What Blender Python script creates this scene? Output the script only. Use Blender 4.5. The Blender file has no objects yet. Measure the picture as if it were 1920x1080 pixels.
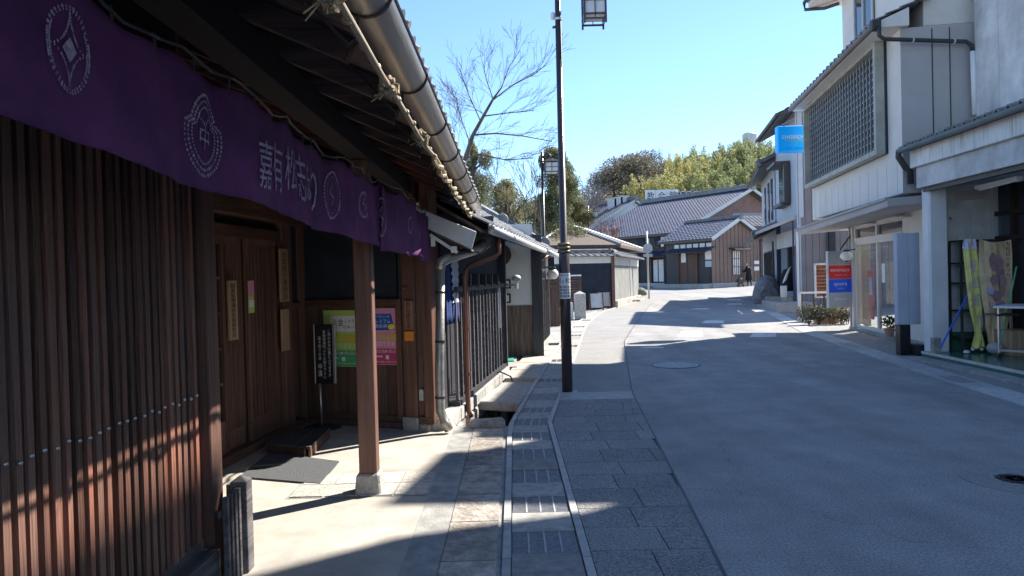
import bpy, math, random
from mathutils import Vector, Matrix
import numpy as np
R = random.Random(7)
sc = bpy.context.scene; COL = sc.collection
# ---------------------------------------------------------------- camera, sky, sun, exposure
EYE, F, ROLL, PITCH = 1.5, 1350., .026, -math.atan(19/1350)
cd = bpy.data.cameras.new('camera'); cam = bpy.data.objects.new('camera', cd); COL.objects.link(cam)
cd.sensor_width = 36; cd.lens = 36*F/1920; cd.clip_end = 3000; cd.clip_start = .05
cam.matrix_world = Matrix.Translation((0, 0, EYE)) @ Matrix.Rotation(math.pi/2+PITCH, 4, 'X') @ Matrix.Rotation(-ROLL, 4, 'Z')
sc.camera = cam
SUN_AZ, SUN_EL = math.radians(36), math.radians(43)      # direction angle from +x towards +y
w = bpy.data.worlds.new('World'); sc.world = w; w.use_nodes = True
nt = w.node_tree; bg = nt.nodes['Background']
sky = nt.nodes.new('ShaderNodeTexSky'); sky.sky_type = 'NISHITA'; sky.sun_disc = False
sky.sun_elevation = SUN_EL; sky.sun_rotation = math.pi/2 - SUN_AZ
sky.air_density = 1.0; sky.dust_density = 0; sky.ozone_density = 6
nt.links.new(sky.outputs[0], bg.inputs[0]); bg.inputs[1].default_value = .095
sl = bpy.data.lights.new('sun', 'SUN'); sl.energy = 4.3; sl.angle = math.radians(.55); sl.color = (1, .94, .85)
so = bpy.data.objects.new('sun', sl); COL.objects.link(so)
SD = Vector((math.cos(SUN_AZ)*math.cos(SUN_EL), math.sin(SUN_AZ)*math.cos(SUN_EL), math.sin(SUN_EL)))
so.rotation_euler = SD.to_track_quat('Z', 'Y').to_euler(); so.location = (20, 20, 40)
sc.view_settings.view_transform = 'Standard'; sc.view_settings.look = 'None'
sc.view_settings.exposure = 1.5; sc.view_settings.gamma = 1
# ---------------------------------------------------------------- measuring helpers (photo pixel <-> place)
cr, sr, cp, sp_ = math.cos(ROLL), math.sin(ROLL), math.cos(PITCH), math.sin(PITCH)
def ray(px, py):
    a, b = (px-960)/F, (540-py)/F
    u, v = a*cr+b*sr, -a*sr+b*cr
    return Vector((u, cp-v*sp_, sp_+v*cp))
def at(px, py, Y):
    d = ray(px, py); t = Y/d.y
    return Vector((d.x*t, Y, EYE+d.z*t))
def gz(y):
    t = min(max(y-9, 0), 6); return .015*(t*t/12) if y < 15 else .015*(min(y, 60)-12)
def gr(px, py, off=0):
    d = ray(px, py); lo, hi = .3, 300.
    for _ in range(50):
        m = (lo+hi)/2
        if EYE+d.z*m-gz(d.y*m)-off > 0: lo = m
        else: hi = m
    return Vector((d.x*lo, d.y*lo, gz(d.y*lo)+off))
def lerp(pts, y):
    if y <= pts[0][1]: a, b = pts[0], pts[1]
    else:
        for a, b in zip(pts, pts[1:]):
            if y <= b[1]: break
    return a[0]+(b[0]-a[0])*(y-a[1])/(b[1]-a[1])
# ---------------------------------------------------------------- mesh builder
class MB:
    def __init__(s): s.v = []; s.f = []
    def add(s, vs, fs):
        n = len(s.v); s.v += [tuple(p) for p in vs]; s.f += [tuple(i+n for i in f) for f in fs]; return s
    def quad(s, *p): return s.add(p, [tuple(range(len(p)))])
    def hexa(s, p):   # 8 points: bottom 4, top 4
        return s.add(p, [(3, 2, 1, 0), (4, 5, 6, 7), (0, 1, 5, 4), (1, 2, 6, 5), (2, 3, 7, 6), (3, 0, 4, 7)])
    def box(s, x0, x1, y0, y1, z0, z1):
        return s.hexa([(x0, y0, z0), (x1, y0, z0), (x1, y1, z0), (x0, y1, z0), (x0, y0, z1), (x1, y0, z1), (x1, y1, z1), (x0, y1, z1)])
    def prism(s, poly, vec):
        n = len(poly); vec = Vector(vec); P = [Vector(p) for p in poly]
        fs = [tuple(range(n))[::-1], tuple(range(n, 2*n))]+[(i, (i+1) % n, n+(i+1) % n, n+i) for i in range(n)]
        return s.add(P+[p+vec for p in P], fs)
    def beam(s, p, q, wd, h, up=(0, 0, 1)):
        p, q = Vector(p), Vector(q); d = (q-p).normalized(); up = Vector(up)
        r = d.cross(up)
        if r.length < 1e-4: r = d.cross(Vector((1, 0, 0)))
        r.normalize(); t = r.cross(d)
        r *= wd/2; t *= h/2
        return s.hexa([p-r-t, p+r-t, q+r-t, q-r-t, p-r+t, p+r+t, q+r+t, q-r+t])
    def tube(s, pts, rad, n=8, cap=True, half=None):
        pts = [Vector(p) for p in pts]; m = len(pts)
        if not hasattr(rad, '__len__'): rad = [rad]*m
        base = len(s.v); ref = None
        for i, p in enumerate(pts):
            d = (pts[min(i+1, m-1)]-pts[max(i-1, 0)]).normalized()
            if ref is None: ref = Vector((0, 0, 1)) if abs(d.z) < .9 else Vector((1, 0, 0))
            a = d.cross(ref).normalized(); b = a.cross(d); ref = b
            for k in range(n):
                t = 2*math.pi*k/n
                s.v.append(tuple(p+(a*math.cos(t)+b*math.sin(t))*rad[i]))
        for i in range(m-1):
            for k in range(n):
                s.f.append((base+i*n+k, base+i*n+(k+1) % n, base+(i+1)*n+(k+1) % n, base+(i+1)*n+k))
        if cap:
            s.f.append(tuple(base+k for k in range(n))[::-1]); s.f.append(tuple(base+(m-1)*n+k for k in range(n)))
        return s
    def lathe(s, c, prof, n=16, axis='z'):
        base = len(s.v); c = Vector(c)
        for r, h in prof:
            for k in range(n):
                t = 2*math.pi*k/n; x, y = r*math.cos(t), r*math.sin(t)
                s.v.append(tuple(c+Vector((x, y, h) if axis == 'z' else ((h, x, y) if axis == 'x' else (y, h, x)))))
        for i in range(len(prof)-1):
            for k in range(n):
                s.f.append((base+i*n+k, base+i*n+(k+1) % n, base+(i+1)*n+(k+1) % n, base+(i+1)*n+k))
        s.f.append(tuple(base+k for k in range(n))[::-1]); s.f.append(tuple(base+(len(prof)-1)*n+k for k in range(n)))
        return s
    def ball(s, c, r, n=12, sz=1.):
        return s.lathe(c, [(max(r*math.sin(math.pi*i/8), 1e-4), -r*sz*math.cos(math.pi*i/8)) for i in range(9)], n)
    def mesh(s, name, off=(0, 0, 0), smooth=False):
        me = bpy.data.meshes.new(name); ox, oy, oz = off
        me.from_pydata([(x-ox, y-oy, z-oz) for x, y, z in s.v], [], s.f)
        if smooth: me.polygons.foreach_set('use_smooth', [True]*len(me.polygons))
        me.update(); return me
WLOC = {}
def thing(name, label, cat, loc=(0, 0, 0), group=None):
    o = bpy.data.objects.new(name, None); o.empty_display_size = .2; COL.objects.link(o)
    o.location = loc; WLOC[o.name] = Vector(loc); o['label'] = label; o['category'] = cat
    if group: o['group'] = group
    return o
def put(mb, name, m, parent=None, smooth=False, bevel=0, **kw):
    """link the builder's shape as one object; parent None = top level"""
    if parent is None:
        vs = np.array(mb.v); off = Vector((*((vs.min(0)+vs.max(0))/2)[:2], vs[:, 2].min()))
        if kw.get('kind') == 'structure': off = Vector((0, 0, 0))
    else: off = WLOC[parent.name]
    o = bpy.data.objects.new(name, mb.mesh(name, off, smooth)); COL.objects.link(o)
    o.data.materials.append(m)
    if parent is None: o.location = off
    else: o.parent = parent
    WLOC[o.name] = off
    if bevel:
        b = o.modifiers.new('bevel', 'BEVEL'); b.width = bevel; b.segments = 1; b.limit_method = 'ANGLE'
    if smooth and smooth != 'all':
        pass
    for k, v in kw.items():
        if v is not None: o['category' if k == 'cat' else k] = v
    return o
def inst(me, name, parent, M, m=None, **kw):
    o = bpy.data.objects.new(name, me); COL.objects.link(o)
    if m is not None and not me.materials: me.materials.append(m)
    if parent is not None:
        o.parent = parent; o.matrix_basis = Matrix.Translation(-WLOC[parent.name]) @ M
    else: o.matrix_basis = M
    WLOC[o.name] = WLOC[parent.name] if parent is not None else M.translation.copy()
    for k, v in kw.items(): o[k] = v
    return o
def frame_m(o, U, V, N):
    return Matrix(((U[0], V[0], N[0], o[0]), (U[1], V[1], N[1], o[1]), (U[2], V[2], N[2], o[2]), (0, 0, 0, 1)))
class Fr:   # an upright wall line from A to B; n points out of the face
    def __init__(s, A, B, side=1):
        s.A = Vector((A[0], A[1], 0)); B = Vector((B[0], B[1], 0)); s.L = (B-s.A).length
        s.u = (B-s.A).normalized(); s.n = Vector((s.u.y, -s.u.x, 0))*side
    def pt(s, a, z, d=0): return Vector((*(s.A+s.u*a+s.n*d)[:2], z))
    def box(s, mb, s0, s1, z0, z1, d0, d1):
        p = s.pt
        return mb.hexa([p(s0, z0, d0), p(s1, z0, d0), p(s1, z0, d1), p(s0, z0, d1), p(s0, z1, d0), p(s1, z1, d0), p(s1, z1, d1), p(s0, z1, d1)])
    def b(s, s0, s1, z0, z1, d0, d1): return s.box(MB(), s0, s1, z0, z1, d0, d1)
    def sp(s, px, py, d=0):
        r = ray(px, py); o = s.A+s.n*d-Vector((0, 0, 0)); k = (o.x*s.n.x+o.y*s.n.y)/(r.x*s.n.x+r.y*s.n.y)
        h = Vector((r.x*k, r.y*k, 0)); return (h-s.A).dot(s.u), EYE+r.z*k
    def m(s, a, z, d=0, cy=0): return frame_m(s.pt(a, z, d), s.u, Vector((0, 0, 1)), s.n)   # local x along, y up, z out
# ---------------------------------------------------------------- materials
def mat(name, c1, c2=None, scale=6., st=(1, 1, 1), rough=.75, bump=.15, bscale=None, metal=0., rnd=0., dirt=0., emit=None, spec=.4, hue=None, lo=.35, hi=.65):
    m = bpy.data.materials.new(name); m.use_nodes = True; n = m.node_tree.nodes; L = m.node_tree.links
    P = n['Principled BSDF']; P.inputs['Roughness'].default_value = rough; P.inputs['Metallic'].default_value = metal
    P.inputs['Specular IOR Level'].default_value = spec
    c2 = c2 or tuple(x*.72 for x in c1)
    c1, c2 = tuple(min(x*1.35, .82) for x in c1), tuple(min(x*1.35, .82) for x in c2)   # measured values, matched once for the whole place
    geo = n.new('ShaderNodeNewGeometry'); mp = n.new('ShaderNodeMapping'); mp.inputs['Scale'].default_value = st
    L.new(geo.outputs['Position'], mp.inputs[0])
    oi = n.new('ShaderNodeObjectInfo')
    if rnd:
        ad = n.new('ShaderNodeVectorMath'); ad.operation = 'ADD'; mu = n.new('ShaderNodeMath'); mu.operation = 'MULTIPLY'; mu.inputs[1].default_value = 37
        L.new(oi.outputs['Random'], mu.inputs[0]); L.new(mp.outputs[0], ad.inputs[0]); L.new(mu.outputs[0], ad.inputs[1]); vec = ad.outputs[0]
    else: vec = mp.outputs[0]
    no = n.new('ShaderNodeTexNoise'); no.inputs['Scale'].default_value = scale; no.inputs['Detail'].default_value = 8; no.inputs['Roughness'].default_value = .6
    L.new(vec, no.inputs['Vector'])
    rp = n.new('ShaderNodeValToRGB'); rp.color_ramp.elements[0].position = lo; rp.color_ramp.elements[1].position = hi
    rp.color_ramp.elements[0].color = (*c1, 1); rp.color_ramp.elements[1].color = (*c2, 1); L.new(no.outputs[0], rp.inputs[0])
    out = rp.outputs[0]
    if rnd:
        if hue:
            mx = n.new('ShaderNodeMixRGB'); mx.inputs[2].default_value = (*hue, 1); L.new(oi.outputs['Random'], mx.inputs[0]); L.new(out, mx.inputs[1]); out = mx.outputs[0]
        mr = n.new('ShaderNodeMath'); mr.operation = 'MULTIPLY_ADD'; mr.inputs[1].default_value = rnd*2; mr.inputs[2].default_value = 1-rnd
        fr = n.new('ShaderNodeMath'); fr.operation = 'FRACT'; m7 = n.new('ShaderNodeMath'); m7.operation = 'MULTIPLY'; m7.inputs[1].default_value = 17.3
        L.new(oi.outputs['Random'], m7.inputs[0]); L.new(m7.outputs[0], fr.inputs[0]); L.new(fr.outputs[0], mr.inputs[0])
        vm = n.new('ShaderNodeVectorMath'); vm.operation = 'SCALE'; L.new(out, vm.inputs[0]); L.new(mr.outputs[0], vm.inputs['Scale']); out = vm.outputs[0]
    if dirt:
        n2 = n.new('ShaderNodeTexNoise'); n2.inputs['Scale'].default_value = 1.3; n2.inputs['Detail'].default_value = 9; n2.inputs['Roughness'].default_value = .65
        L.new(geo.outputs['Position'], n2.inputs['Vector'])
        r2 = n.new('ShaderNodeMapRange'); r2.inputs[1].default_value = .35; r2.inputs[2].default_value = .7; r2.inputs[3].default_value = 1-dirt; r2.inputs[4].default_value = 1
        L.new(n2.outputs[0], r2.inputs[0])
        vm = n.new('ShaderNodeVectorMath'); vm.operation = 'SCALE'; L.new(out, vm.inputs[0]); L.new(r2.outputs[0], vm.inputs['Scale']); out = vm.outputs[0]
    L.new(out, P.inputs['Base Color'])
    if bump:
        nb = n.new('ShaderNodeTexNoise'); nb.inputs['Scale'].default_value = bscale or scale*3; nb.inputs['Detail'].default_value = 5; L.new(vec, nb.inputs['Vector'])
        bp = n.new('ShaderNodeBump'); bp.inputs['Strength'].default_value = bump; bp.inputs['Distance'].default_value = .02
        L.new(nb.outputs[0], bp.inputs['Height']); L.new(bp.outputs[0], P.inputs['Normal'])
    if emit: P.inputs['Emission Color'].default_value = (*emit[0], 1); P.inputs['Emission Strength'].default_value = emit[1]
    return m
V_ = (14, 14, .7); Y_ = (14, .7, 14); X_ = (.7, 14, 14)
M = dict(
 slat=mat('weathered_slat', (.24, .09, .055), (.11, .058, .044), 2.6, V_, .5, .6, 6, rnd=.55, dirt=.25, hue=(.17, .095, .072)),
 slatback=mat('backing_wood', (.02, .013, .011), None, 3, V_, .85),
 woodp=mat('brown_post_wood', (.175, .086, .06), (.095, .05, .038), 1.5, V_, .55, .3, 4, rnd=.15, dirt=.3),
 woodh=mat('brown_beam_wood', (.1, .05, .033), (.045, .024, .018), 1.5, Y_, .6, .3, 4, rnd=.2),
 woodx=mat('brown_cross_wood', (.1, .05, .033), (.045, .024, .018), 1.5, X_, .6, .3, 4, rnd=.2),
 door=mat('door_wood', (.14, .076, .055), (.078, .044, .034), 1.8, V_, .55, .3, 4, rnd=.3),
 board=mat('board_wood', (.11, .062, .046), (.06, .035, .028), 1.6, V_, .6, .3, 4, rnd=.25),
 paleboard=mat('pale_board_wood', (.36, .25, .16), (.24, .16, .1), 2, V_, .7, .2),
 rafter=mat('rafter_wood', (.15, .10, .082), (.045, .03, .026), 1.6, X_, .6, .3, 4, rnd=.3),
 redraft=mat('red_rafter_wood', (.10, .03, .022), (.035, .015, .012), 1.6, X_, .6, .3, 4, rnd=.3),
 graywood=mat('greyed_wood', (.11, .1, .1), (.045, .04, .04), 1.5, Y_, .8, .5, 4, rnd=.2),
 indigo=mat('dark_plaster', (.012, .017, .028), (.02, .026, .04), 4, rough=.8, bump=.08),
 black=mat('black_wood', (.02, .02, .024), (.035, .034, .038), 2, V_, .6, .2, 4, rnd=.3),
 blackp=mat('black_paint', (.012, .013, .016), None, 5, rough=.35, bump=.03),
 dripwall=mat('drip_stained_fascia', (.61, .61, .62), (.26, .26, .25), 3.2, (5, 5, .5), .8, .08, dirt=.2, lo=.5, hi=.78),
 white=mat('white_plaster', (.72, .72, .7), (.6, .6, .58), 3, rough=.85, bump=.06, dirt=.15),
 stainwhite=mat('stained_white_wall', (.61, .61, .62), (.5, .5, .5), 2.2, (2, 2, .5), .8, .08, dirt=.45),
 whitepaint=mat('white_paint', (.72, .73, .74), (.6, .6, .62), 3, rough=.5, bump=.03, dirt=.2),
 paper=mat('paper', (.75, .75, .73), None, 2, rough=.8, bump=0),
 conc=mat('concrete', (.34, .33, .31), (.22, .215, .2), 9, rough=.9, bump=.25, bscale=60, dirt=.3),
 court=mat('forecourt_concrete', (.40, .37, .32), (.31, .285, .25), 4, rough=.9, bump=.15, bscale=90, dirt=.25),
 kerb=mat('kerb_concrete', (.36, .355, .34), (.27, .265, .255), 9, rough=.9, bump=.2, bscale=60, rnd=.1),
 slabc=mat('drain_slab', (.30, .285, .26), (.2, .19, .175), 14, rough=.9, bump=.3, bscale=70, rnd=.2),
 stone=mat('rough_stone', (.42, .37, .32), (.21, .185, .16), 9, rough=.95, bump=1.0, bscale=28, rnd=.2, dirt=.25),
 stone2=mat('granite_stone', (.42, .40, .37), (.26, .25, .235), 22, rough=.9, bump=.4, bscale=60, rnd=.15, dirt=.2),
 rock=mat('field_rock', (.15, .17, .13), (.07, .08, .06), 9, rough=.95, bump=.8, bscale=20),
 cobble=mat('cobble', (.44, .41, .36), (.26, .24, .21), 26, rough=.9, bump=.6, bscale=50, rnd=.15),
 asphalt2=mat('old_asphalt', (.27, .262, .248), (.19, .185, .178), 30, rough=.93, bump=.4, bscale=120, dirt=.2),
 paver=mat('exposed_paver', (.33, .32, .305), (.145, .142, .14), 75, rough=.95, bump=.6, bscale=110, rnd=.12, dirt=.25, lo=.4, hi=.6),
 tile=mat('roof_tile', (.17, .175, .185), (.10, .105, .115), 5, rough=.38, bump=.08, rnd=.25, spec=.5, dirt=.25),
 btile=mat('blue_grey_tile', (.062, .08, .135), (.042, .055, .1), 4, rough=.55, bump=.1, rnd=.2, dirt=.3),
 tilend=mat('tile_end', (.3, .3, .3), (.18, .18, .19), 12, rough=.5, bump=.1, rnd=.2),
 gutter=mat('gutter_metal', (.36, .33, .29), (.22, .2, .18), 1.2, (6, .6, 6), .38, .1, 6, metal=.6),
 dkmetal=mat('dark_metal', (.05, .048, .05), None, 5, rough=.45, bump=.03, metal=.4),
 copper=mat('copper_pipe', (.2, .09, .06), (.1, .045, .034), 3, rough=.4, bump=.05, metal=.5),
 steel=mat('steel', (.5, .5, .5), (.4, .4, .4), 5, rough=.35, bump=.02, metal=.8),
 galv=mat('galvanised', (.42, .43, .44), (.34, .35, .36), 5, rough=.5, bump=.02, metal=.3),
 polebrown=mat('pole_brown', (.045, .03, .03), (.03, .02, .02), 3, rough=.3, bump=.02, spec=.6),
 purple=mat('purple_cloth', (.18, .048, .165), (.11, .03, .11), 3.5, (1, 1, 1.5), .88, .5, 220, dirt=.3),
 dye=mat('undyed_cloth', (.46, .38, .46), (.2, .13, .2), 60, rough=.9, bump=.2),
 indigocloth=mat('indigo_cloth', (.02, .045, .16), None, 20, rough=.9, bump=.1),
 beige=mat('beige_panel', (.56, .53, .50), (.51, .48, .455), 1.5, rough=.6, bump=.04, dirt=.12),
 taupe=mat('taupe_panel', (.34, .32, .315), (.31, .29, .285), 1.2, rough=.6, bump=.04, dirt=.12),
 corr=mat('grey_siding', (.165, .148, .16), (.14, .125, .135), 1.5, rough=.6, bump=.04, dirt=.15),
 bluewhite=mat('pale_blue_siding', (.34, .38, .44), (.29, .33, .39), 2, rough=.55, bump=.04),
 navy=mat('navy_wall', (.03, .04, .075), None, 3, rough=.6, bump=.05),
 fence=mat('grey_frame', (.29, .285, .25), None, 3, rough=.5, bump=.03),
 bronze=mat('bronze_lattice', (.25, .25, .25), (.19, .19, .19), 3, rough=.5, bump=.03),
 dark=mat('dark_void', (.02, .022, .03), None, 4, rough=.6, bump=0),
 greenpaint=mat('green_floor_paint', (.05, .15, .11), (.035, .11, .085), 4, (1, 3, 1), .22, .05, 12, dirt=.25),
 brownbd=mat('brown_cladding', (.17, .115, .095), (.115, .08, .066), 1.5, V_, .75, .2, 4, rnd=.12),
 brickwall=mat('reddish_mud_wall', (.2, .125, .105), (.15, .1, .088), 3, rough=.9, bump=.1),
 bark=mat('bark', (.11, .085, .07), (.05, .04, .034), 8, (1, 1, .3), .9, .6, 20),
 grill=mat('grating_steel', (.28, .28, .29), (.18, .18, .19), 30, rough=.6, bump=.2, metal=.4),
 line=mat('worn_white_line', (.6, .6, .6), (.22, .22, .22), 24, rough=.85, bump=.1, lo=.42, hi=.62),
 blue=mat('blue_sign', (.0, .28, .86), (.0, .26, .82), 1, rough=.35, bump=0, emit=((.0, .26, .9), .1)),
 red=mat('red_panel', (.75, .03, .035), None, 1, rough=.45, bump=0), blue2=mat('blue_panel', (.02, .1, .75), None, 1, rough=.45, bump=0),
 greyp=mat('grey_panel', (.3, .3, .31), (.27, .27, .28), 1, rough=.45, bump=0),
 yellow=mat('yellow_cloth', (.62, .58, .2), (.5, .46, .14), 5, rough=.9, bump=.1), tan=mat('tan_cloth', (.6, .46, .28), (.45, .33, .2), 5, rough=.9, bump=.1),
 maroon=mat('maroon_print', (.10, .03, .06), (.07, .02, .045), 8, rough=.9, bump=0), gold=mat('gold_print', (.55, .38, .1), None, 5, rough=.7, bump=0),
 lime=mat('lime_paper', (.38, .5, .12), (.35, .46, .11), 2, rough=.55, bump=0), pink=mat('pink_paper', (.6, .24, .36), (.56, .22, .33), 2, rough=.55, bump=0),
 green=mat('green_print', (.08, .34, .16), None, 2, rough=.55, bump=0), hot=mat('hot_pink_print', (.55, .06, .17), None, 2, rough=.55, bump=0),
 yel=mat('yellow_print', (.8, .72, .05), None, 2, rough=.6, bump=0), org=mat('orange_print', (.8, .25, .04), None, 2, rough=.6, bump=0),
 navyp=mat('navy_print', (.02, .09, .4), None, 2, rough=.6, bump=0), ink=mat('ink', (.015, .015, .018), None, 2, rough=.6, bump=0),
 wink=mat('white_ink', (.8, .8, .78), None, 2, rough=.6, bump=0), lblue=mat('light_blue_ink', (.7, .8, .82), None, 2, rough=.6, bump=0),
 rope=mat('straw_rope', (.36, .29, .19), (.2, .16, .1), 30, rough=.9, bump=.5, bscale=60), bamboo=mat('bamboo_pole', (.34, .27, .18), (.2, .155, .1), 5, (6, 1, 6), .5, .1),
 mattm=mat('door_mat', (.11, .115, .12), (.06, .062, .066), 90, rough=1, bump=.8, bscale=150),
 brownroof=mat('bark_roof', (.105, .08, .062), (.065, .05, .04), 5, (1, 6, 6), .8, .3),
 globe=mat('opal_globe', (.8, .78, .7), None, 2, rough=.3, bump=0), frost=mat('frosted_pane', (.62, .62, .6), (.5, .5, .5), 4, rough=.5, bump=0),
 terracotta=mat('terracotta', (.42, .24, .17), None, 5, rough=.85, bump=.1), soil=mat('soil', (.05, .035, .025), None, 12, rough=1, bump=.5),
 coat=mat('black_coat', (.012, .012, .014), None, 8, rough=.85, bump=.1), skin=mat('skin', (.45, .27, .2), None, 5, rough=.55, bump=0), hair=mat('grey_hair', (.32, .3, .29), (.2, .19, .18), 20, rough=.7, bump=.2),
 cloth_w=mat('white_cloth', (.7, .7, .7), None, 5, rough=.9, bump=.1), teal=mat('green_plastic', (.03, .3, .2), None, 3, rough=.5, bump=0),
 bluepole=mat('blue_plastic', (.03, .12, .5), None, 3, rough=.4, bump=0), greenpole=mat('green_tube', (.1, .35, .2), None, 3, rough=.4, bump=0),
 redroof=mat('red_brown_slats', (.28, .12, .085), (.16, .07, .05), 4, rough=.6, bump=.1, rnd=.2),
 mosscap=mat('garden_soil', (.12, .1, .07), None, 2, rough=1, bump=.3))
def leafmat(name, a, b, rough=.6):
    m = mat(name, a, b, .9, rough=rough, bump=0, lo=.3, hi=.7); n = m.node_tree.nodes; L = m.node_tree.links; P = n['Principled BSDF']
    tr = n.new('ShaderNodeBsdfTranslucent'); mx = n.new('ShaderNodeMixShader'); mx.inputs[0].default_value = .35
    L.new(P.inputs['Base Color'].links[0].from_socket, tr.inputs[0]); L.new(P.outputs[0], mx.inputs[1]); L.new(tr.outputs[0], mx.inputs[2])
    L.new(mx.outputs[0], n['Material Output'].inputs[0]); return m
M['bambooleaf'] = leafmat('bamboo_leaves', (.27, .28, .12), (.15, .17, .08)); M['bambooyel'] = leafmat('yellow_bamboo_leaves', (.40, .37, .14), (.24, .235, .1))  # bamboo colours lightened, the hill's haze is put into the leaves
M['brownleaf'] = leafmat('brownish_leaves', (.16, .14, .10), (.10, .09, .065)); M['pineleaf'] = leafmat('pine_needles', (.19, .19, .085), (.07, .08, .04))
M['olive'] = leafmat('olive_leaves', (.23, .21, .09), (.09, .09, .045)); M['darkleaf'] = leafmat('dark_leaves', (.045, .07, .02), (.02, .035, .012)); M['shrubleaf'] = leafmat('shrub_leaves', (.09, .08, .05), (.03, .035, .018))
def glassmat(name, tint, gl=.12):
    m = bpy.data.materials.new(name); m.use_nodes = True; n = m.node_tree.nodes; L = m.node_tree.links; n.clear()
    o = n.new('ShaderNodeOutputMaterial'); mx = n.new('ShaderNodeMixShader'); t = n.new('ShaderNodeBsdfTransparent'); g = n.new('ShaderNodeBsdfGlossy')
    t.inputs[0].default_value = (*tint, 1); g.inputs['Roughness'].default_value = .02; lw = n.new('ShaderNodeLayerWeight'); lw.inputs[0].default_value = .12
    ad = n.new('ShaderNodeMath'); ad.operation = 'ADD'; ad.inputs[1].default_value = gl; mx.inputs[0].default_value = .04+gl
    L.new(t.outputs[0], mx.inputs[1]); L.new(g.outputs[0], mx.inputs[2]); L.new(mx.outputs[0], o.inputs[0]); return m
M['glass'] = glassmat('window_glass', (.85, .88, .88), .03); M['dkglass'] = mat('dark_window_glass', (.03, .04, .055), None, 1, rough=.06, bump=0, spec=.8)
def asphalt():
    m = mat('street_asphalt', (.26, .252, .243), (.215, .209, .202), 2.2, rough=.9, bump=.35, bscale=160, dirt=.22); n = m.node_tree.nodes; L = m.node_tree.links
    P = n['Principled BSDF']; src = P.inputs['Base Color'].links[0].from_socket; geo = n.new('ShaderNodeNewGeometry')
    no = n.new('ShaderNodeTexNoise'); no.inputs['Scale'].default_value = 75; no.inputs['Detail'].default_value = 3; L.new(geo.outputs['Position'], no.inputs[0])
    mr = n.new('ShaderNodeMapRange'); mr.inputs[1].default_value = .3; mr.inputs[2].default_value = .72; mr.inputs[3].default_value = .62; mr.inputs[4].default_value = 1.5
    L.new(no.outputs[0], mr.inputs[0]); vm = n.new('ShaderNodeVectorMath'); vm.operation = 'SCALE'; L.new(src, vm.inputs[0]); L.new(mr.outputs[0], vm.inputs['Scale'])
    vo = n.new('ShaderNodeTexVoronoi'); vo.inputs['Scale'].default_value = 22; L.new(geo.outputs['Position'], vo.inputs[0])
    lt = n.new('ShaderNodeMath'); lt.operation = 'LESS_THAN'; lt.inputs[1].default_value = .11; L.new(vo.outputs['Distance'], lt.inputs[0])
    mx = n.new('ShaderNodeMixRGB'); mx.inputs[2].default_value = (.26, .24, .22, 1); L.new(vm.outputs[0], mx.inputs[1]); ml = n.new('ShaderNodeMath'); ml.operation = 'MULTIPLY'; ml.inputs[1].default_value = .7
    L.new(lt.outputs[0], ml.inputs[0]); L.new(ml.outputs[0], mx.inputs[0])
    wn = n.new('ShaderNodeTexNoise'); wn.inputs['Scale'].default_value = 1.1; wn.inputs['Detail'].default_value = 6; L.new(geo.outputs['Position'], wn.inputs[0])
    wm = n.new('ShaderNodeVectorMath'); wm.operation = 'MULTIPLY_ADD'; wm.inputs[1].default_value = (1.2, 1.2, 1.2); L.new(wn.outputs['Color'], wm.inputs[0]); L.new(geo.outputs['Position'], wm.inputs[2])
    vc = n.new('ShaderNodeTexVoronoi'); vc.feature = 'DISTANCE_TO_EDGE'; vc.inputs['Scale'].default_value = .33; L.new(wm.outputs[0], vc.inputs[0])
    cr_ = n.new('ShaderNodeMapRange'); cr_.inputs[1].default_value = .0; cr_.inputs[2].default_value = .005; cr_.inputs[3].default_value = .8; cr_.inputs[4].default_value = 1; L.new(vc.outputs['Distance'], cr_.inputs[0])
    st = n.new('ShaderNodeMapping'); st.inputs['Scale'].default_value = (1.1, .1, 1); st.inputs['Rotation'].default_value = (0, 0, -.12); L.new(geo.outputs['Position'], st.inputs[0])
    sn = n.new('ShaderNodeTexNoise'); sn.inputs['Scale'].default_value = 1.2; sn.inputs['Detail'].default_value = 4; L.new(st.outputs[0], sn.inputs[0])
    sm_ = n.new('ShaderNodeMapRange'); sm_.inputs[1].default_value = .35; sm_.inputs[2].default_value = .65; sm_.inputs[3].default_value = .84; sm_.inputs[4].default_value = 1.12; L.new(sn.outputs[0], sm_.inputs[0])
    mm = n.new('ShaderNodeMath'); mm.operation = 'MULTIPLY'; L.new(cr_.outputs[0], mm.inputs[0]); L.new(sm_.outputs[0], mm.inputs[1])
    v2 = n.new('ShaderNodeVectorMath'); v2.operation = 'SCALE'; L.new(mx.outputs[0], v2.inputs[0]); L.new(mm.outputs[0], v2.inputs['Scale']); L.new(v2.outputs[0], P.inputs['Base Color']); return m
M['asphalt'] = asphalt()
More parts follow.
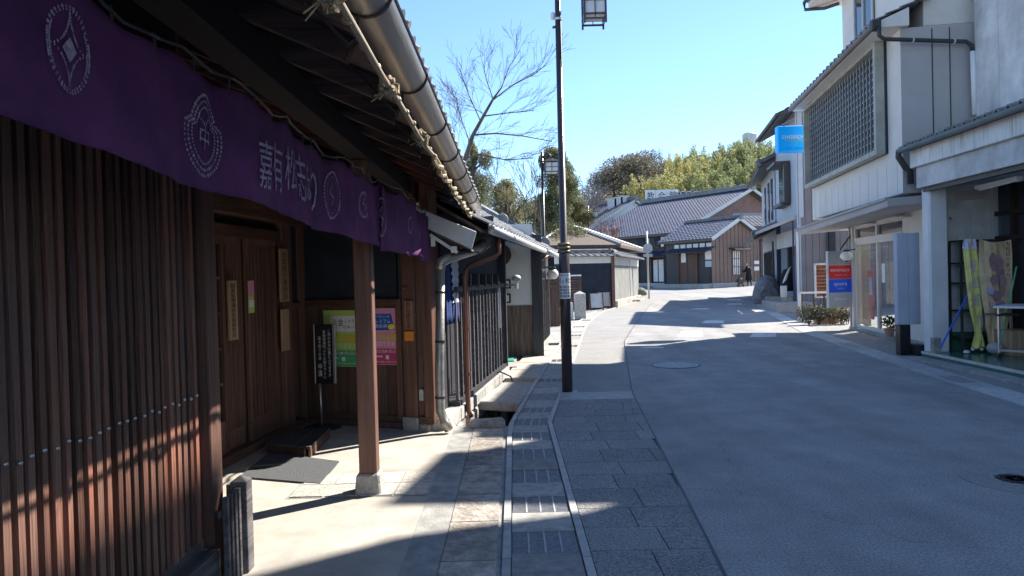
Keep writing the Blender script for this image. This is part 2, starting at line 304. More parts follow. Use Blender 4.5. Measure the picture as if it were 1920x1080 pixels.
# ---------------------------------------------------------------- lettering
GL = {}
def glyph(t):
    if t not in GL:
        c = bpy.data.curves.new('t', 'FONT'); c.body = t; c.size = 1; c.resolution_u = 2
        o = bpy.data.objects.new('t', c); COL.objects.link(o); dg = bpy.context.evaluated_depsgraph_get(); dg.update()
        me = bpy.data.meshes.new_from_object(o.evaluated_get(dg))
        GL[t] = ([tuple(v.co[:2]) for v in me.vertices], [tuple(p.vertices) for p in me.polygons])
        bpy.data.objects.remove(o); bpy.data.curves.remove(c); bpy.data.meshes.remove(me)
    return GL[t]
def textmb(t, fn, W, H, vert=False, mb=None):
    """letters fitted into a W x H box; fn(u,v) gives the place (u right, v up from the lower left corner)"""
    mb = mb or MB(); vs = []; fs = []
    if vert:
        for i, ch in enumerate(t):
            if ch in ' \u3000': continue
            v, f = glyph(ch); n = len(vs)
            cx = (max(p[0] for p in v)+min(p[0] for p in v))/2
            vs += [(x-cx, y-i*1.02) for x, y in v]; fs += [tuple(k+n for k in g) for g in f]
    else: vs, fs = glyph(t)
    x0, x1 = min(p[0] for p in vs), max(p[0] for p in vs); y0, y1 = min(p[1] for p in vs), max(p[1] for p in vs)
    return mb.add([fn((x-x0)/(x1-x0)*W, (y-y0)/(y1-y0)*H) for x, y in vs], fs)
def ftext(t, fr, s0, z0, W, H, d, vert=False, flip=False, mb=None):
    """flip: the reader sees the frame running right to left"""
    return textmb(t, (lambda u, v: fr.pt(s0+W-u, z0+v, d)) if flip else (lambda u, v: fr.pt(s0+u, z0+v, d)), W, H, vert, mb)
# ================================================================ SETTING: ground, road, kerbs
KL = [(-.1, 0), (-.09, 3.6), (-.08, 7.25), (.26, 10.1), (1.06, 16), (1.62, 20), (2.84, 25.7), (6.14, 34.6), (7.7, 45)]       # street edge, left
KR = [(.34, 0), (.34, 3.6), (.33, 7.4), (.70, 10.27), (1.47, 16), (2.0, 20), (3.15, 25.7), (6.4, 34.6), (7.9, 45)]           # right edge of the drain path
SEAM = [(.55, 0), (1.02, 3.54), (1.5, 9.19), (2.41, 15.66), (3.4, 20), (5.73, 29.8), (8.4, 38), (10, 46)]
RR = [(4.4, 0), (5.36, 7.57), (6.68, 16.75), (8.2, 23.5), (10.3, 31), (13, 38.5), (16.5, 46)]
WL1 = [(-.80, 7.2), (-.22, 11.28), (.45, 16)]
def sheet(mb, left, right, y0, y1, off, step=.5, lo=0, ro=0, thick=None):
    n = max(1, int((y1-y0)/step)); ys = [y0+(y1-y0)*i/n for i in range(n+1)]
    for a, b in zip(ys, ys[1:]):
        xl, xr = lambda y: (lerp(left, y) if isinstance(left, list) else left)+lo, lambda y: (lerp(right, y) if isinstance(right, list) else right)+ro
        p = [(xl(a), a, gz(a)+off), (xr(a), a, gz(a)+off), (xr(b), b, gz(b)+off), (xl(b), b, gz(b)+off)]
        if thick: mb.hexa([(x, y, z-thick) for x, y, z in p]+p)
        else: mb.quad(*p)
    return mb
mb = MB(); ys = [-60, -20, -5]+[i*.5 for i in range(0, 14)]+[7.35]+[7.5+i*.5 for i in range(0, 18)]+list(range(17, 62))+[80, 120, 200, 500, 1500]
for a, b in zip(ys, ys[1:]):
    def ln(y):
        ya = min(max(y, 7.2), 16); return [-900, -200, -30, (lerp(WL1, ya)-.03), lerp(KL, ya)-.02, 30, 200, 900]
    la, lb = ln(a), ln(b)
    for i in range(7):
        dz = -.85 if (i == 3 and 7.35 <= a < 16) else -.03
        mb.quad((la[i], a, gz(a)+dz), (la[i+1], a, gz(a)+dz), (lb[i+1], b, gz(b)+dz), (lb[i], b, gz(b)+dz))
for a, b in zip(ys, ys[1:]):
    if 7.35 <= a < 16:
        for k in (3, 4):
            xa, xb = ln(a)[k], ln(b)[k]; mb.quad((xa, a, gz(a)-.85), (xb, b, gz(b)-.85), (xb, b, gz(b)-.03), (xa, a, gz(a)-.03))
for y in (7.35, 16):
    l = ln(y); mb.quad((l[3], y, -.85), (l[4], y, -.85), (l[4], y, gz(y)-.03), (l[3], y, gz(y)-.03))
put(mb, 'ground', M['conc'], kind='structure')
road = put(sheet(MB(), SEAM, RR, -8, 46, 0), 'road', M['asphalt'], kind='structure')
mb = MB(); sheet(mb, [(-6, 40), (7, 46), (5, 58)], [(14, 40), (40, 46), (45, 58)], 40, 58, .004, 1); put(mb, 'road_junction', M['asphalt2'], kind='structure')
put(sheet(MB(), KR, SEAM, 9.25, 46, -.004, lo=.045), 'road_shoulder', M['asphalt2'], kind='structure')
put(sheet(MB(), KR, SEAM, 8.72, 9.25, .002, lo=.045), 'concrete_band', M['kerb'], kind='structure')
# exposed stone pavers beside the drain
pv = put(sheet(MB(), KR, SEAM, -1, 8.72, -.016, lo=.045), 'pavement', M['asphalt2'], kind='structure')
y = 1.2; k = 0
while y < 8.7:
    L_ = .36 if k % 3 else .42; y2 = min(y+L_, 8.715); x0 = lerp(KR, y)+.05
    cuts = [0, .33+.1*(k % 2), .33+.1*(k % 2)+.42, 2.]
    for c0, c1 in zip(cuts, cuts[1:]):
        p = []
        for yy in (y+.003, y2-.003):
            xs = lerp(KR, yy)+.05; xe = lerp(SEAM, yy)-.004; a, b = min(xs+c0+.003, xe), min(xs+c1-.003, xe); p.append((a, b, yy))
        if p[1][1]-p[1][0] < .05: continue
        dz = R.uniform(-.001, .001)
        t = MB().hexa([(p[0][0], p[0][2], -.05), (p[0][1], p[0][2], -.05), (p[1][1], p[1][2], -.05), (p[1][0], p[1][2], -.05)]+[(p[0][0], p[0][2], .002+dz), (p[0][1], p[0][2], .002+dz), (p[1][1], p[1][2], .002+dz), (p[1][0], p[1][2], .002+dz)])
        put(t, 'paver', M['paver'], pv)
    y = y2; k += 1
# drain path: edge strips, gratings and slabs
dp = put(sheet(MB(), KL, KR, -1, 46, -.02), 'drain_path', M['slabc'], kind='structure')
for nm, A, o0, o1 in (('edge_strip', KL, 0, .045), ('edge_strip', KR, 0, .045)):
    y = -1
    while y < 40:
        y2 = min(y+(.6 if y < 12 else 2.), 40); put(sheet(MB(), A, A, y+.004, y2-.004, .012, 1, o0, o1, .06), nm, M['kerb'], dp); y = y2
gbar = MB()
y = 1.85; k = 0
def piece(y, y2, mname, nm, off):
    put(sheet(MB(), KL, KR, y+.004, y2-.004, off, 1, .052, -.008, .05), nm, M[mname], dp)
while y < 24:
    near = y < 7.3
    if near: lens = (.335, .345)
    else: lens = (.3, 2.0)
    y2 = y+lens[0]; xa, xb = lerp(KL, y)+.055, lerp(KR, y)-.01
    if y < 20:
        g = put(sheet(MB(), KL, KR, y+.004, y2-.004, -.008, 1, .055, -.01, .03), 'grating', M['grill'], dp)
        fine = MB(); nn = int((y2-y)/.016) if y < 9 else 8
        for i in range(nn):
            yy = y+.01+(y2-y-.02)*i/nn; fine.box(lerp(KL, yy)+.06, lerp(KR, yy)-.015, yy, yy+.006, gz(yy)-.008, gz(yy)-.001)
        fine = put(fine, 'grating_bars', M['grill'], g, kind='stuff')
        for i in range(3):
            s = MB(); fr_ = (i+1)/4
            for a_, b_ in ((y+.006, y2-.006),):
                xA = lerp(KL, a_)+.055; xA += (lerp(KR, a_)-.01-xA)*fr_; xB = lerp(KL, b_)+.055; xB += (lerp(KR, b_)-.01-xB)*fr_
                s.hexa([(xA-.005, a_, gz(a_)-.01), (xA+.005, a_, gz(a_)-.01), (xB+.005, b_, gz(b_)-.01), (xB-.005, b_, gz(b_)-.01), (xA-.005, a_, gz(a_)+.002), (xA+.005, a_, gz(a_)+.002), (xB+.005, b_, gz(b_)+.002), (xB-.005, b_, gz(b_)+.002)])
            put(s, 'grating_rib', M['kerb'], g)
    y = y2; end = y+lens[1]
    while y < end-.01:
        y2 = min(y+.5, end); piece(y, y2, 'slabc', 'cover_slab', R.uniform(-.001, .002)); y = y2
# forecourt and stone kerb in front of the first shop
put(sheet(MB(), -3.2, -.62, -4, 7.75, -.002), 'forecourt', M['court'], kind='structure')
put(sheet(MB(), -.62, -.42, -4, 7.35, 0), 'gutter_strip', M['conc'], kind='structure')
sk = put(MB().box(-.42, -.11, -4, 7.3, -.3, -.03), 'stone_kerb', M['stone'], kind='structure')
y = .5
for L_ in (1.3, 1.25, .75, .62, .55, .8, .9, .58):
    y2 = y+L_; t = MB(); n = 6
    for i in range(n):
        a, b = y+.006+(L_-.012)*i/n, y+.006+(L_-.012)*(i+1)/n; h = [R.uniform(-.006, .004) for _ in range(4)]
        t.hexa([(-.415, a, -.1), (-.12, a, -.1), (-.12, b, -.1), (-.415, b, -.1), (-.415, a, .004), (-.12, a, .006), (-.12, b, .006), (-.415, b, .004)])
    put(t, 'kerb_slab', M['stone'], sk); y = y2
put(sheet(MB(), -.13, KL, -1, 7.3, -.006, ro=-.003), 'mortar_joint', M['conc'], sk)
cb = put(sheet(MB(), -1.62, -.63, 5.0, 5.62, .0005), 'cobble_band', M['conc'], kind='structure')
for r_ in range(2):
    for i in range(4):
        x0 = -1.6+i*.245; y0 = 5.02+r_*.3; put(MB().box(x0+.006, x0+.235, y0, y0+.285, -.03, .006+R.uniform(0, .003)), 'cobble', M['cobble'], cb)
# road paint, manholes, repairs
def ell(c, rx, ry, z0, z1, n=40): return MB().prism([(c[0]+rx*math.cos(2*math.pi*i/n), c[1]+ry*math.sin(2*math.pi*i/n), z0) for i in range(n)], (0, 0, z1-z0))
def manhole(px, py, r, lab, ring, mcol, gp='manhole covers in the road'):
    c = gr(px, py); t = thing('manhole_cover', lab, 'manhole cover', c, gp)
    put(ell(c, r+.035, r+.035, c.z-.02, c.z+.006), 'rim', ring, t); put(ell(c, r+.06, r+.06, c.z-.02, c.z+.003), 'joint', M['dark'], t); put(ell(c, r, r, c.z-.02, c.z+.008), 'lid', mcol, t)
    mb = MB()
    for rr in (.35, .6, .85):
        for i in range(24):
            if i % 2: a = i*math.pi/12; mb.box(c.x+rr*r*math.cos(a)-.02, c.x+rr*r*math.cos(a)+.02, c.y+rr*r*math.sin(a)-.02, c.y+rr*r*math.sin(a)+.02, c.z+.006, c.z+.011)
    put(mb, 'lid_pattern', mcol, t, kind='stuff')
manhole(1267, 685, .33, 'pale round manhole cover with a white rim, in the middle of the shaded road', M['kerb'], M['grill'])
c = gr(1905, 900); put(ell(c, .34, .34, -.01, .0035), 'asphalt_repair', M['asphalt2'], road)
manhole(1905, 900, .12, 'small dark rusty manhole cover inside a round asphalt patch, at the right edge', M['conc'], M['dkmetal'])
mb = MB()
def patch(px0, px1, py0, py1, nm, m, lab):
    a, b, c, d = gr(px0, py1), gr(px1, py1), gr(px1+(px0-px1)*.03, py0), gr(px0+8, py0)
    up = Vector((0, 0, .004)); o = put(MB().prism([a-up, b-up, c-up, d-up], (0, 0, .008)), nm, m, road)
for q in ((1270, 1318, 621, 632, 'painted_mark', 'line'), (1405, 1456, 624, 632, 'painted_mark', 'line'), (1315, 1358, 601, 606, 'painted_mark', 'line'), (1296, 1330, 578, 580, 'painted_mark', 'line'),
          (1360, 1392, 569, 571, 'painted_mark', 'line'), (1362, 1390, 561, 563, 'painted_mark', 'line'), (1200, 1245, 651, 653, 'painted_mark', 'line')):
    patch(*q[:5], M[q[5]], '')
put(sheet(MB(), SEAM, SEAM, 0, 30, .0035, lo=-.008, ro=.008), 'asphalt_seam', M['dark'], road)
# right side: gutter strip, apron, green raised floor
gs = put(sheet(MB(), RR, RR, -8, 40, .002, lo=0, ro=.42), 'gutter_strip', M['kerb'], kind='structure')
y = 1.
while y < 24:
    put(sheet(MB(), RR, RR, y+.005, y+.595, .012, 1, .01, .40, .05), 'gutter_slab', M['kerb'], gs); y += .6
for py, px in ((713, 1803), (648, 1592)):
    c = gr(px, py); put(sheet(MB(), RR, RR, c.y-.3, c.y+.3, .016, 1, .06, .33, .03), 'drain_grate', M['grill'], gs)
put(sheet(MB(), RR, RR, -8, 24, .004, lo=.42, ro=5), 'apron', M['asphalt2'], kind='structure')

# ================================================================ LEFT: the first shop (lattice front, canopy on a post)
FL = Fr((-1.557, -.6), (-1.557, 3.6)); FD = Fr((-2.665, 3.7), (-2.27, 7.72)); FP = Fr((-2.27, 7.72), (-.82, 7.15))
shop = thing('lattice_shop', 'dark wooden merchant house with vertical lattice front and canopy on one post, left foreground', 'building', (-1.7, 4, 0))
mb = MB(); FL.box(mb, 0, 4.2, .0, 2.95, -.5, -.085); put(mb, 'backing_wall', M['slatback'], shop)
bs = MB().box(0, .046, 0, .034, 0, 1)
slm = bs.mesh('slat'); nail = MB().lathe((0, 0, 0), [(.009, 0), (.009, .003), (.005, .008), (.0005, .01)], 8, 'x').mesh('nail', smooth=True); nail.materials.append(M['steel'])
for i in range(44):
    y = .84+i*.0632
    if y > 3.55: break
    wv = .8+.35*R.random(); dp_ = R.uniform(-.004, .004)
    s = inst(slm, 'slat', shop, Matrix.Translation((-1.603+dp_, y, .24)) @ Matrix.Rotation(R.uniform(-.003, .003), 4, 'X') @ Matrix.Rotation(R.uniform(-.06, .06), 4, 'Z') @ Matrix.Diagonal((1, wv, 2.0, 1)), M['slat'])
    inst(nail, 'nail', shop, Matrix.Translation((-1.557+dp_, y+.017*wv, .962+R.uniform(-.011, .011))), None)
for a, b, d0, d1, z0, z1, nm in ((0, 4.16, -.05, .0, .14, .25, 'sill_rail'), (0, 4.15, -.02, .08, .0, .2, 'drip_board')):
    put(FL.b(a, b, z0, z1, d0, d1), nm, M['graywood'], shop, bevel=.006)
for z in (.65, 1.37, 1.9): put(FL.b(.0, 4.18, z, z+.04, -.083, -.047), 'cross_rail', M['slatback'], shop)
put(MB().box(-1.68, -1.53, 3.60, 3.735, 0, 2.45), 'corner_post', M['woodp'], shop, bevel=.006)
put(MB().prism([(-2.9, 3.62, 0), (-1.68, 3.62, 0), (-1.68, 3.62, 2.84), (-2.9, 3.62, 3.4)], (0, .09, 0)), 'return_wall', M['board'], shop); put(MB().prism([(-2.9, 7.86, 0), (-.75, 7.86, 0), (-.75, 7.86, 2.42), (-2.9, 7.86, 3.4)], (0, .09, 0)), 'gap_party_wall', M['slatback'], shop)
# door wall
DW = {k: FD.sp(px, 600)[0] for k, px in dict(a=405, b=427, c=465, d=525, e=541, f=566).items()}
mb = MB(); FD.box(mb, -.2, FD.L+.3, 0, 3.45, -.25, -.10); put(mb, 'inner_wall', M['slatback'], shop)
def lattice_panel(fr, s0, s1, z0, z1, d, nsl, parent, nm, m, lowboard=.28, rails=4):
    p = put(fr.b(s0, s0+.05, z0, z1, d-.03, d), nm, m, parent)
    put(fr.b(s1-.05, s1, z0, z1, d-.03, d), 'stile', m, p); put(fr.b(s0+.05, s1-.05, z1-.07, z1, d-.03, d-.002), 'top_rail', m, p)
    put(fr.b(s0+.05, s1-.05, z0, z0+lowboard, d-.028, d-.006), 'kick_board', m, p)
    for k in range(rails):
        z = z0+lowboard+(z1-.07-z0-lowboard)*(k+1)/(rails+1); put(fr.b(s0+.05, s1-.05, z, z+.022, d-.026, d-.016), 'rail', m, p)
    g = (s1-s0-.1)/nsl
    for k in range(nsl):
        c_ = s0+.05+g*(k+.5); put(fr.b(c_-g*.21, c_+g*.21, z0+lowboard, z1-.07, d-.012, d+.008), 'slat', m, p)
    put(fr.b(s0+.05, s1-.05, z0+lowboard, z1-.07, d-.036, d-.031), 'pane', M['slatback'], p)  # pane coloured near black to put shade into the gaps between slats
    return p
lattice_panel(FD, .2, DW['b']-.03, .08, 1.92, .0, 6, shop, 'side_lattice', M['door'])
lattice_panel(FD, DW['b'], DW['c']+.03, .08, 1.92, -.045, 7, shop, 'sliding_door', M['door'], .16, 3)
lattice_panel(FD, DW['c'], DW['d'], .08, 1.92, .0, 8, shop, 'sliding_door', M['door'], .2, 3)
put(FD.b(0, FD.L-.1, 0, .08, -.1, .06), 'threshold', M['woodh'], shop, bevel=.004)
put(FD.b(-.2, DW['e'], 1.92, 2.02, -.09, .03), 'lintel', M['woodh'], shop)
put(FD.b(-.2, FD.L, 2.10, 2.34, -.05, .10), 'head_beam', M['woodh'], shop, bevel=.008)
put(FD.b(-.2, FD.L, 2.02, 2.10, -.09, -.02), 'transom_board', M['slatback'], shop)
put(FD.b(DW['d'], DW['e'], 0, 2.4, -.1, .05), 'post', M['door'], shop, bevel=.004)
put(FD.b(DW['e'], FD.L-.06, 1.30, 2.4, -.1, -.01), 'plaster_panel', M['indigo'], shop)
n = 4; g = (FD.L-.06-DW['e'])/n
for k in range(n): put(FD.b(DW['e']+g*k+.002, DW['e']+g*(k+1)-.002, .1, 1.24, -.1, .0), 'wall_board', M['board'], shop)
put(FD.b(DW['e'], FD.L-.02, 1.24, 1.30, -.1, .025), 'dado_rail', M['board'], shop, bevel=.004)
put(FD.b(FD.L-.06, FD.L+.06, 0, 2.4, -.1, .06), 'alcove_post', M['door'], shop, bevel=.004)
# poster wall
S = lambda px: FP.sp(px, 650)[0]
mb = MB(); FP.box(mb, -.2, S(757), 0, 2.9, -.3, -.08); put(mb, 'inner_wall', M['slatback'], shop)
put(FP.b(.05, S(745), 1.32, 2.5, -.08, -.01), 'plaster_panel', M['indigo'], shop)
s1 = S(745); n = 8
for k in range(n): put(FP.b(.06+(s1-.06)*k/n+.003, .06+(s1-.06)*(k+1)/n-.003, .13, 1.25, -.06, R.uniform(-.003, .004)), 'wall_board', M['board'], shop, bevel=.003)
put(FP.b(.05, s1+.03, 1.25, 1.32, -.06, .03), 'dado_rail', M['woodx'], shop, bevel=.005)
put(FP.b(s1, s1+.06, .1, 1.32, -.06, .028), 'panel_stile', M['woodp'], shop, bevel=.004)
for z in (0, .068): put(FP.b(.05, S(757), z+.002, z+.064, -.05, .02), 'base_board', M['board'], shop, bevel=.004)
a, b = S(759), S(783)
put(FP.b(a, b, .13, 2.6, -.12, .04), 'post', M['woodp'], shop, bevel=.006)
put(FP.b(a-.02, b+.01, -.02, .13, -.12, .06), 'post_stone', M['stone2'], shop, bevel=.01)
put(FP.b(b, S(796), .12, 2.1, -.1, .0), 'infill_board', M['board'], shop)
put(FP.b(S(796), S(814), .12, 2.6, -.14, .04), 'post', M['woodp'], shop, bevel=.006)
put(FP.b(S(785), S(814), .07, .14, -.14, .045), 'sill', M['woodx'], shop, bevel=.004)
put(FP.b(b+.012, S(806), -.02, .07, -.12, .05), 'post_stone', M['stone'], shop, bevel=.01)
put(FP.b(S(786), S(794), .30, .41, 0, .03), 'metal_cap', M['galv'], shop)
s_, z_ = FP.sp(764, 543); kn = MB().lathe((0, 0, 0), [(.035, 0), (.035, .012), (.026, .02), (.018, .012), (.001, .012)], 16)
k_ = put(MB().add([FP.pt(s_+x, z_+y, .04+h) for x, y, h in kn.v], kn.f), 'round_boss', M['woodp'], shop, smooth=True)
put(FP.b(S(783)+.0, S(800), 2.1, 2.28, -.1, -.04), 'gap_board', M['paper'], shop)
# canopy post
px_, py_ = -1.05, 5.12
put(MB().box(px_-.062, px_+.062, py_-.06, py_+.06, .14, 2.359), 'canopy_post', M['woodp'], shop, bevel=.006)
put(MB().hexa([(px_-.095, py_-.09, -.01), (px_+.095, py_-.09, -.01), (px_+.095, py_+.09, -.01), (px_-.095, py_+.09, -.01), (px_-.08, py_-.078, .145), (px_+.08, py_-.078, .145), (px_+.08, py_+.078, .145), (px_-.08, py_+.078, .145)]), 'post_stone', M['stone2'], shop, bevel=.012)
put(MB().box(px_-.07, px_+.07, -1, 7.6, 2.36, 2.5), 'eave_beam', M['slatback'], shop, bevel=.005)
# roof: slopes up from the eave at x=-.50
ex, ez, pitch = -.606, 2.33, .45; Rn = Vector((-1, 0, pitch)).normalized(); Up = Vector((pitch, 0, 1)).normalized()
P0 = lambda y, d, h=0: Vector((ex, y, ez))+Rn*d+Up*h
k = 0; y = -.5
while y < 7.9:
    m_ = M['redraft'] if y > 5.5 else M['rafter']
    r_ = put(MB().beam(P0(y, 0, .045), P0(y, 2.4, .045), .05, .09, Up), 'rafter', m_, shop, bevel=.003)
    if y > .9: put(MB().beam(P0(y, -.004, .045), P0(y, .0005, .045), .056, .096, Up), 'rafter_cap', M['woodx'], r_)
    y += .538
for i in range(7):
    d0 = -.06+i*.36; put(MB().hexa([P0(-1, d0, .092), P0(7.95, d0, .092), P0(7.95, d0+.355, .092), P0(-1, d0+.355, .092), P0(-1, d0, .11), P0(7.95, d0, .11), P0(7.95, d0+.355, .11), P0(-1, d0+.355, .11)]), 'roof_board', M['rafter'], shop)
put(MB().beam(P0(-1, -.09, .10), P0(7.95, -.09, .10), .05, .05, Up), 'eave_fascia', M['dkmetal'], shop)
# tiles: profile and first courses
def tile_mesh(w_=.27, l_=.26, nm='roof_tile'):
    prof = [(0, .012), (.08, .002), (.2, -.006), (.36, -.008), (.5, -.003), (.62, .008), (.70, .026), (.79, .038), (.88, .034), (.96, .018), (1.02, .006)]
    vs, fs = [], []; n = len(prof)
    for x, z in prof: vs.append((x*w_, -.03, z+.036))
    for x, z in prof: vs.append((x*w_, l_+.02, z+.006))
    for x, z in prof: vs.append((x*w_, -.03, z+.012))
    for i in range(n-1): fs += [(i, i+1, n+i+1, n+i), (2*n+i, 2*n+i+1, i+1, i)]
    m_ = MB().add(vs, fs).mesh(nm, smooth=False); return m_
TM = tile_mesh(); TM.materials.append(M['tile']); CAP = MB().lathe((0, 0, 0), [(.001, -.03), (.026, -.03), (.028, 0), (.001, .002)], 14, 'y').mesh('tile_end'); CAP.materials.append(M['tilend'])
def tiled(parent, O, U, V, ncol, nrow, me=None, w_=.27, l_=.25, caps=False, stuff=False, m_=None, capx=.215):
    """tiles from eave point O; U along the eave, V up the slope"""
    U, V = Vector(U).normalized(), Vector(V).normalized(); N = U.cross(V)
    if N.z < 0: N = -N
    me = me or TM; acc = MB() if stuff else None
    for r in range(nrow):
        for c in range(ncol):
            o = Vector(O)+U*(c*w_)+V*(r*l_)
            if stuff:
                acc.add([o+U*v.co.x+V*v.co.y+N*v.co.z for v in me.vertices], [tuple(p.vertices) for p in me.polygons])
            else: inst(me, 'roof_tile', parent, frame_m(o+Vector((0, 0, R.uniform(-.002, .002))), U, V, N))
            if caps and r == 0: inst(CAP, 'tile_end', parent, frame_m(o+U*capx*w_/.27-V*.035+N*.02, U, V, N))
    if stuff: put(acc, 'roof_tiles', m_ or M['tile'], parent, kind='stuff')
tiled(shop, P0(.9, -.175, .12), (0, 1, 0), Rn, 26, 2, caps=True)
mb = MB(); mb.hexa([P0(-1, -.2, .116), P0(8.0, -.2, .116), P0(8.0, 5.5, .115), P0(-1, 5.5, .115), P0(-1, -.2, .137), P0(8.0, -.2, .137), P0(8.0, 5.5, .135), P0(-1, 5.5, .135)]); put(mb, 'roof_bed', M['tile'], shop)
tiled(shop, P0(-.99, .3, .13), (0, 1, 0), Rn, 33, 20, stuff=True)
# near ridge tiles seen poking over the gutter at the top of the photo
for i in range(5):
    o = P0(.92+i*.05, -.30+i*.012, .16+i*.03); put(MB().beam(o, o+Vector((.0, .42, 0)), .13, .02), 'ridge_tile', M['tile'], shop)
# half round gutter with brackets, end box and downpipe
gx, gzz, grd = -.386, 2.316, .071
gut = MB(); n = 12; ysg = [-.6+i*.7 for i in range(12)]+[8.1]
for sgn, rr in ((1, grd), (-1, grd-.004)):
    base = len(gut.v)
    for y in ysg:
        for k in range(n+1):
            t = math.pi+math.pi*k/n; gut.v.append((gx+rr*math.cos(t), y, gzz+rr*math.sin(t)-.0025*y))
    for i in range(len(ysg)-1):
        for k in range(n): gut.f.append((base+i*(n+1)+k, base+i*(n+1)+k+1, base+(i+1)*(n+1)+k+1, base+(i+1)*(n+1)+k))
gt = put(gut, 'gutter', M['gutter'], shop, smooth=True)
for sx in (-1, 1): put(MB().tube([(gx+sx*grd, y, gzz-.0025*y) for y in ysg], .006, 6), 'gutter_bead', M['dkmetal'], gt)
for i in range(8):
    y = 1.2+i*.82; rr = grd+.004; pts = [(gx+rr*math.cos(math.pi+math.pi*k/10), y, gzz+rr*math.sin(math.pi+math.pi*k/10)-.0025*y) for k in range(11)]
    b_ = put(MB().tube(pts, .0045, 6), 'gutter_bracket', M['dkmetal'], shop)
    put(MB().tube([pts[4], (pts[4][0]-.0, y, pts[4][2]-.05), (pts[4][0]-.03, y, pts[4][2]-.08), (ex+.03, y, 2.315), (ex-.05, y, 2.35)], .006, 6), 'bracket_arm', M['dkmetal'], b_)
o = at(905, 432, 7.05)
put(MB().prism([at(886, 420, 8.05), at(884, 408, 8.05), at(926, 404, 8.05), at(922, 425, 8.05), at(918, 462, 8.05), at(903, 474, 8.05), at(890, 452, 8.05)], (0, .13, 0)), 'gutter_hopper', M['dkmetal'], shop, bevel=.006)
put(MB().tube([at(906, 455, 8.1), at(893, 468, 7.9), at(862, 478, 7.35), at(838, 486, 7.12), at(827, 492, 7.06), at(826, 505, 7.06)], [.055, .055, .05, .05, .055, .05], 12), 'downpipe_elbow', M['gutter'], shop, smooth=True)
put(MB().tube([at(826, 500, 7.06), at(824, 700, 7.06), at(826, 770, 7.06), at(834, 792, 7.04), at(842, 806, 7.0)], .045, 12), 'downpipe', M['gutter'], shop, smooth=True)
for py in (548, 640, 745): q = at(825, py, 7.06); put(MB().lathe(q, [(.05, -.012), (.05, .012)], 12), 'pipe_strap', M['dkmetal'], shop)
# sloping grey verge panel and lamp under the canopy end
q = [at(775, 386, 7.0), at(893, 434, 7.0), at(884, 467, 7.0), at(800, 428, 7.0), at(778, 408, 7.0)]
put(MB().prism(q, (0, .06, 0)), 'verge_panel', M['galv'], shop, bevel=.006)
q = [at(800, 428, 7.06), at(884, 467, 7.06), at(905, 475, 8.2), at(812, 452, 8.2)]
put(MB().prism([p for p in q], (0, 0, -.02)), 'soffit_board', M['graywood'], shop)
lt = thing('strip_lamp', 'pale fluorescent strip lamp mounted under the far end of the canopy', 'lamp', at(832, 458, 7.1))
put(MB().beam(at(806, 440, 7.08), at(858, 474, 7.12), .045, .03), 'lamp_body', M['whitepaint'], lt, bevel=.004)
put(MB().box(*[v for p in zip(at(808, 462, 7.05), at(816, 445, 7.09)) for v in (min(p), max(p))]), 'lamp_socket', M['globe'], lt)
put(MB().box(*[v for p in zip(at(846, 474, 7.05), at(857, 462, 7.09)) for v in (min(p), max(p))]), 'lamp_socket', M['globe'], lt)
# bamboo pole tied with rope
bp = thing('bamboo_pole', 'pale bamboo pole lashed with straw rope along the canopy edge beside the gutter', 'bamboo pole', (-.49, 3, 2.25))
pts = [(-.393+.006*math.sin(i*.9), 1.3+i*.32, 2.155-.0015*i+.008*math.sin(i*1.7)) for i in range(11)]
put(MB().tube(pts, [.0105]*11, 8), 'pole', M['bamboo'], bp, smooth=True)
for i in range(16): y = 1.4+i*.2; put(MB().lathe((-.393, y, 2.152), [(.0105, -.008), (.0135, -.002), (.0135, .002), (.0105, .008)], 8, 'y'), 'node', M['bamboo'], bp)
for y0 in (1.62, 2.42, 3.3):
    mb = MB()
    for k in range(9):
        a = R.uniform(0, 6.28); p = Vector((-.395, y0+R.uniform(-.05, .05), 2.152)); mb.tube([p+Vector((.024*math.cos(a), 0, .024*math.sin(a))), p+Vector((.028*math.cos(a+1.4), .02, .028*math.sin(a+1.4))), p+Vector((.022*math.cos(a+2.8), -.01, .03*math.sin(a+2.8)))], .009, 5)
    for k in range(5): p = Vector((-.40, y0, 2.14)); mb.tube([p, p+Vector((R.uniform(-.06, .02), R.uniform(-.04, .04), R.uniform(-.045, -.01)))], .0025, 4)
    put(mb, 'rope_knot', M['rope'], bp)
rp = MB(); pts = []
for i in range(70):
    y = 3.7+i*.055; t = i*1.1; pts.append((-.392+.012*math.cos(t)+.008*math.sin(i*.37), y, 2.135+.012*math.sin(t)-.012*abs(math.sin(i*.19))))
rp.tube(pts, [.010+.005*abs(math.sin(i*.9)) for i in range(70)], 6); put(rp, 'twisted_rope', M['rope'], bp)
mb = MB()
for i in range(46): y = 3.75+i*.08; p = Vector((-.392, y, 2.125)); mb.tube([p, p+Vector((R.uniform(-.02, .02), R.uniform(-.02, .02), R.uniform(-.03, -.01)))], .003, 4)
put(mb, 'rope_fray', M['rope'], bp, kind='stuff')
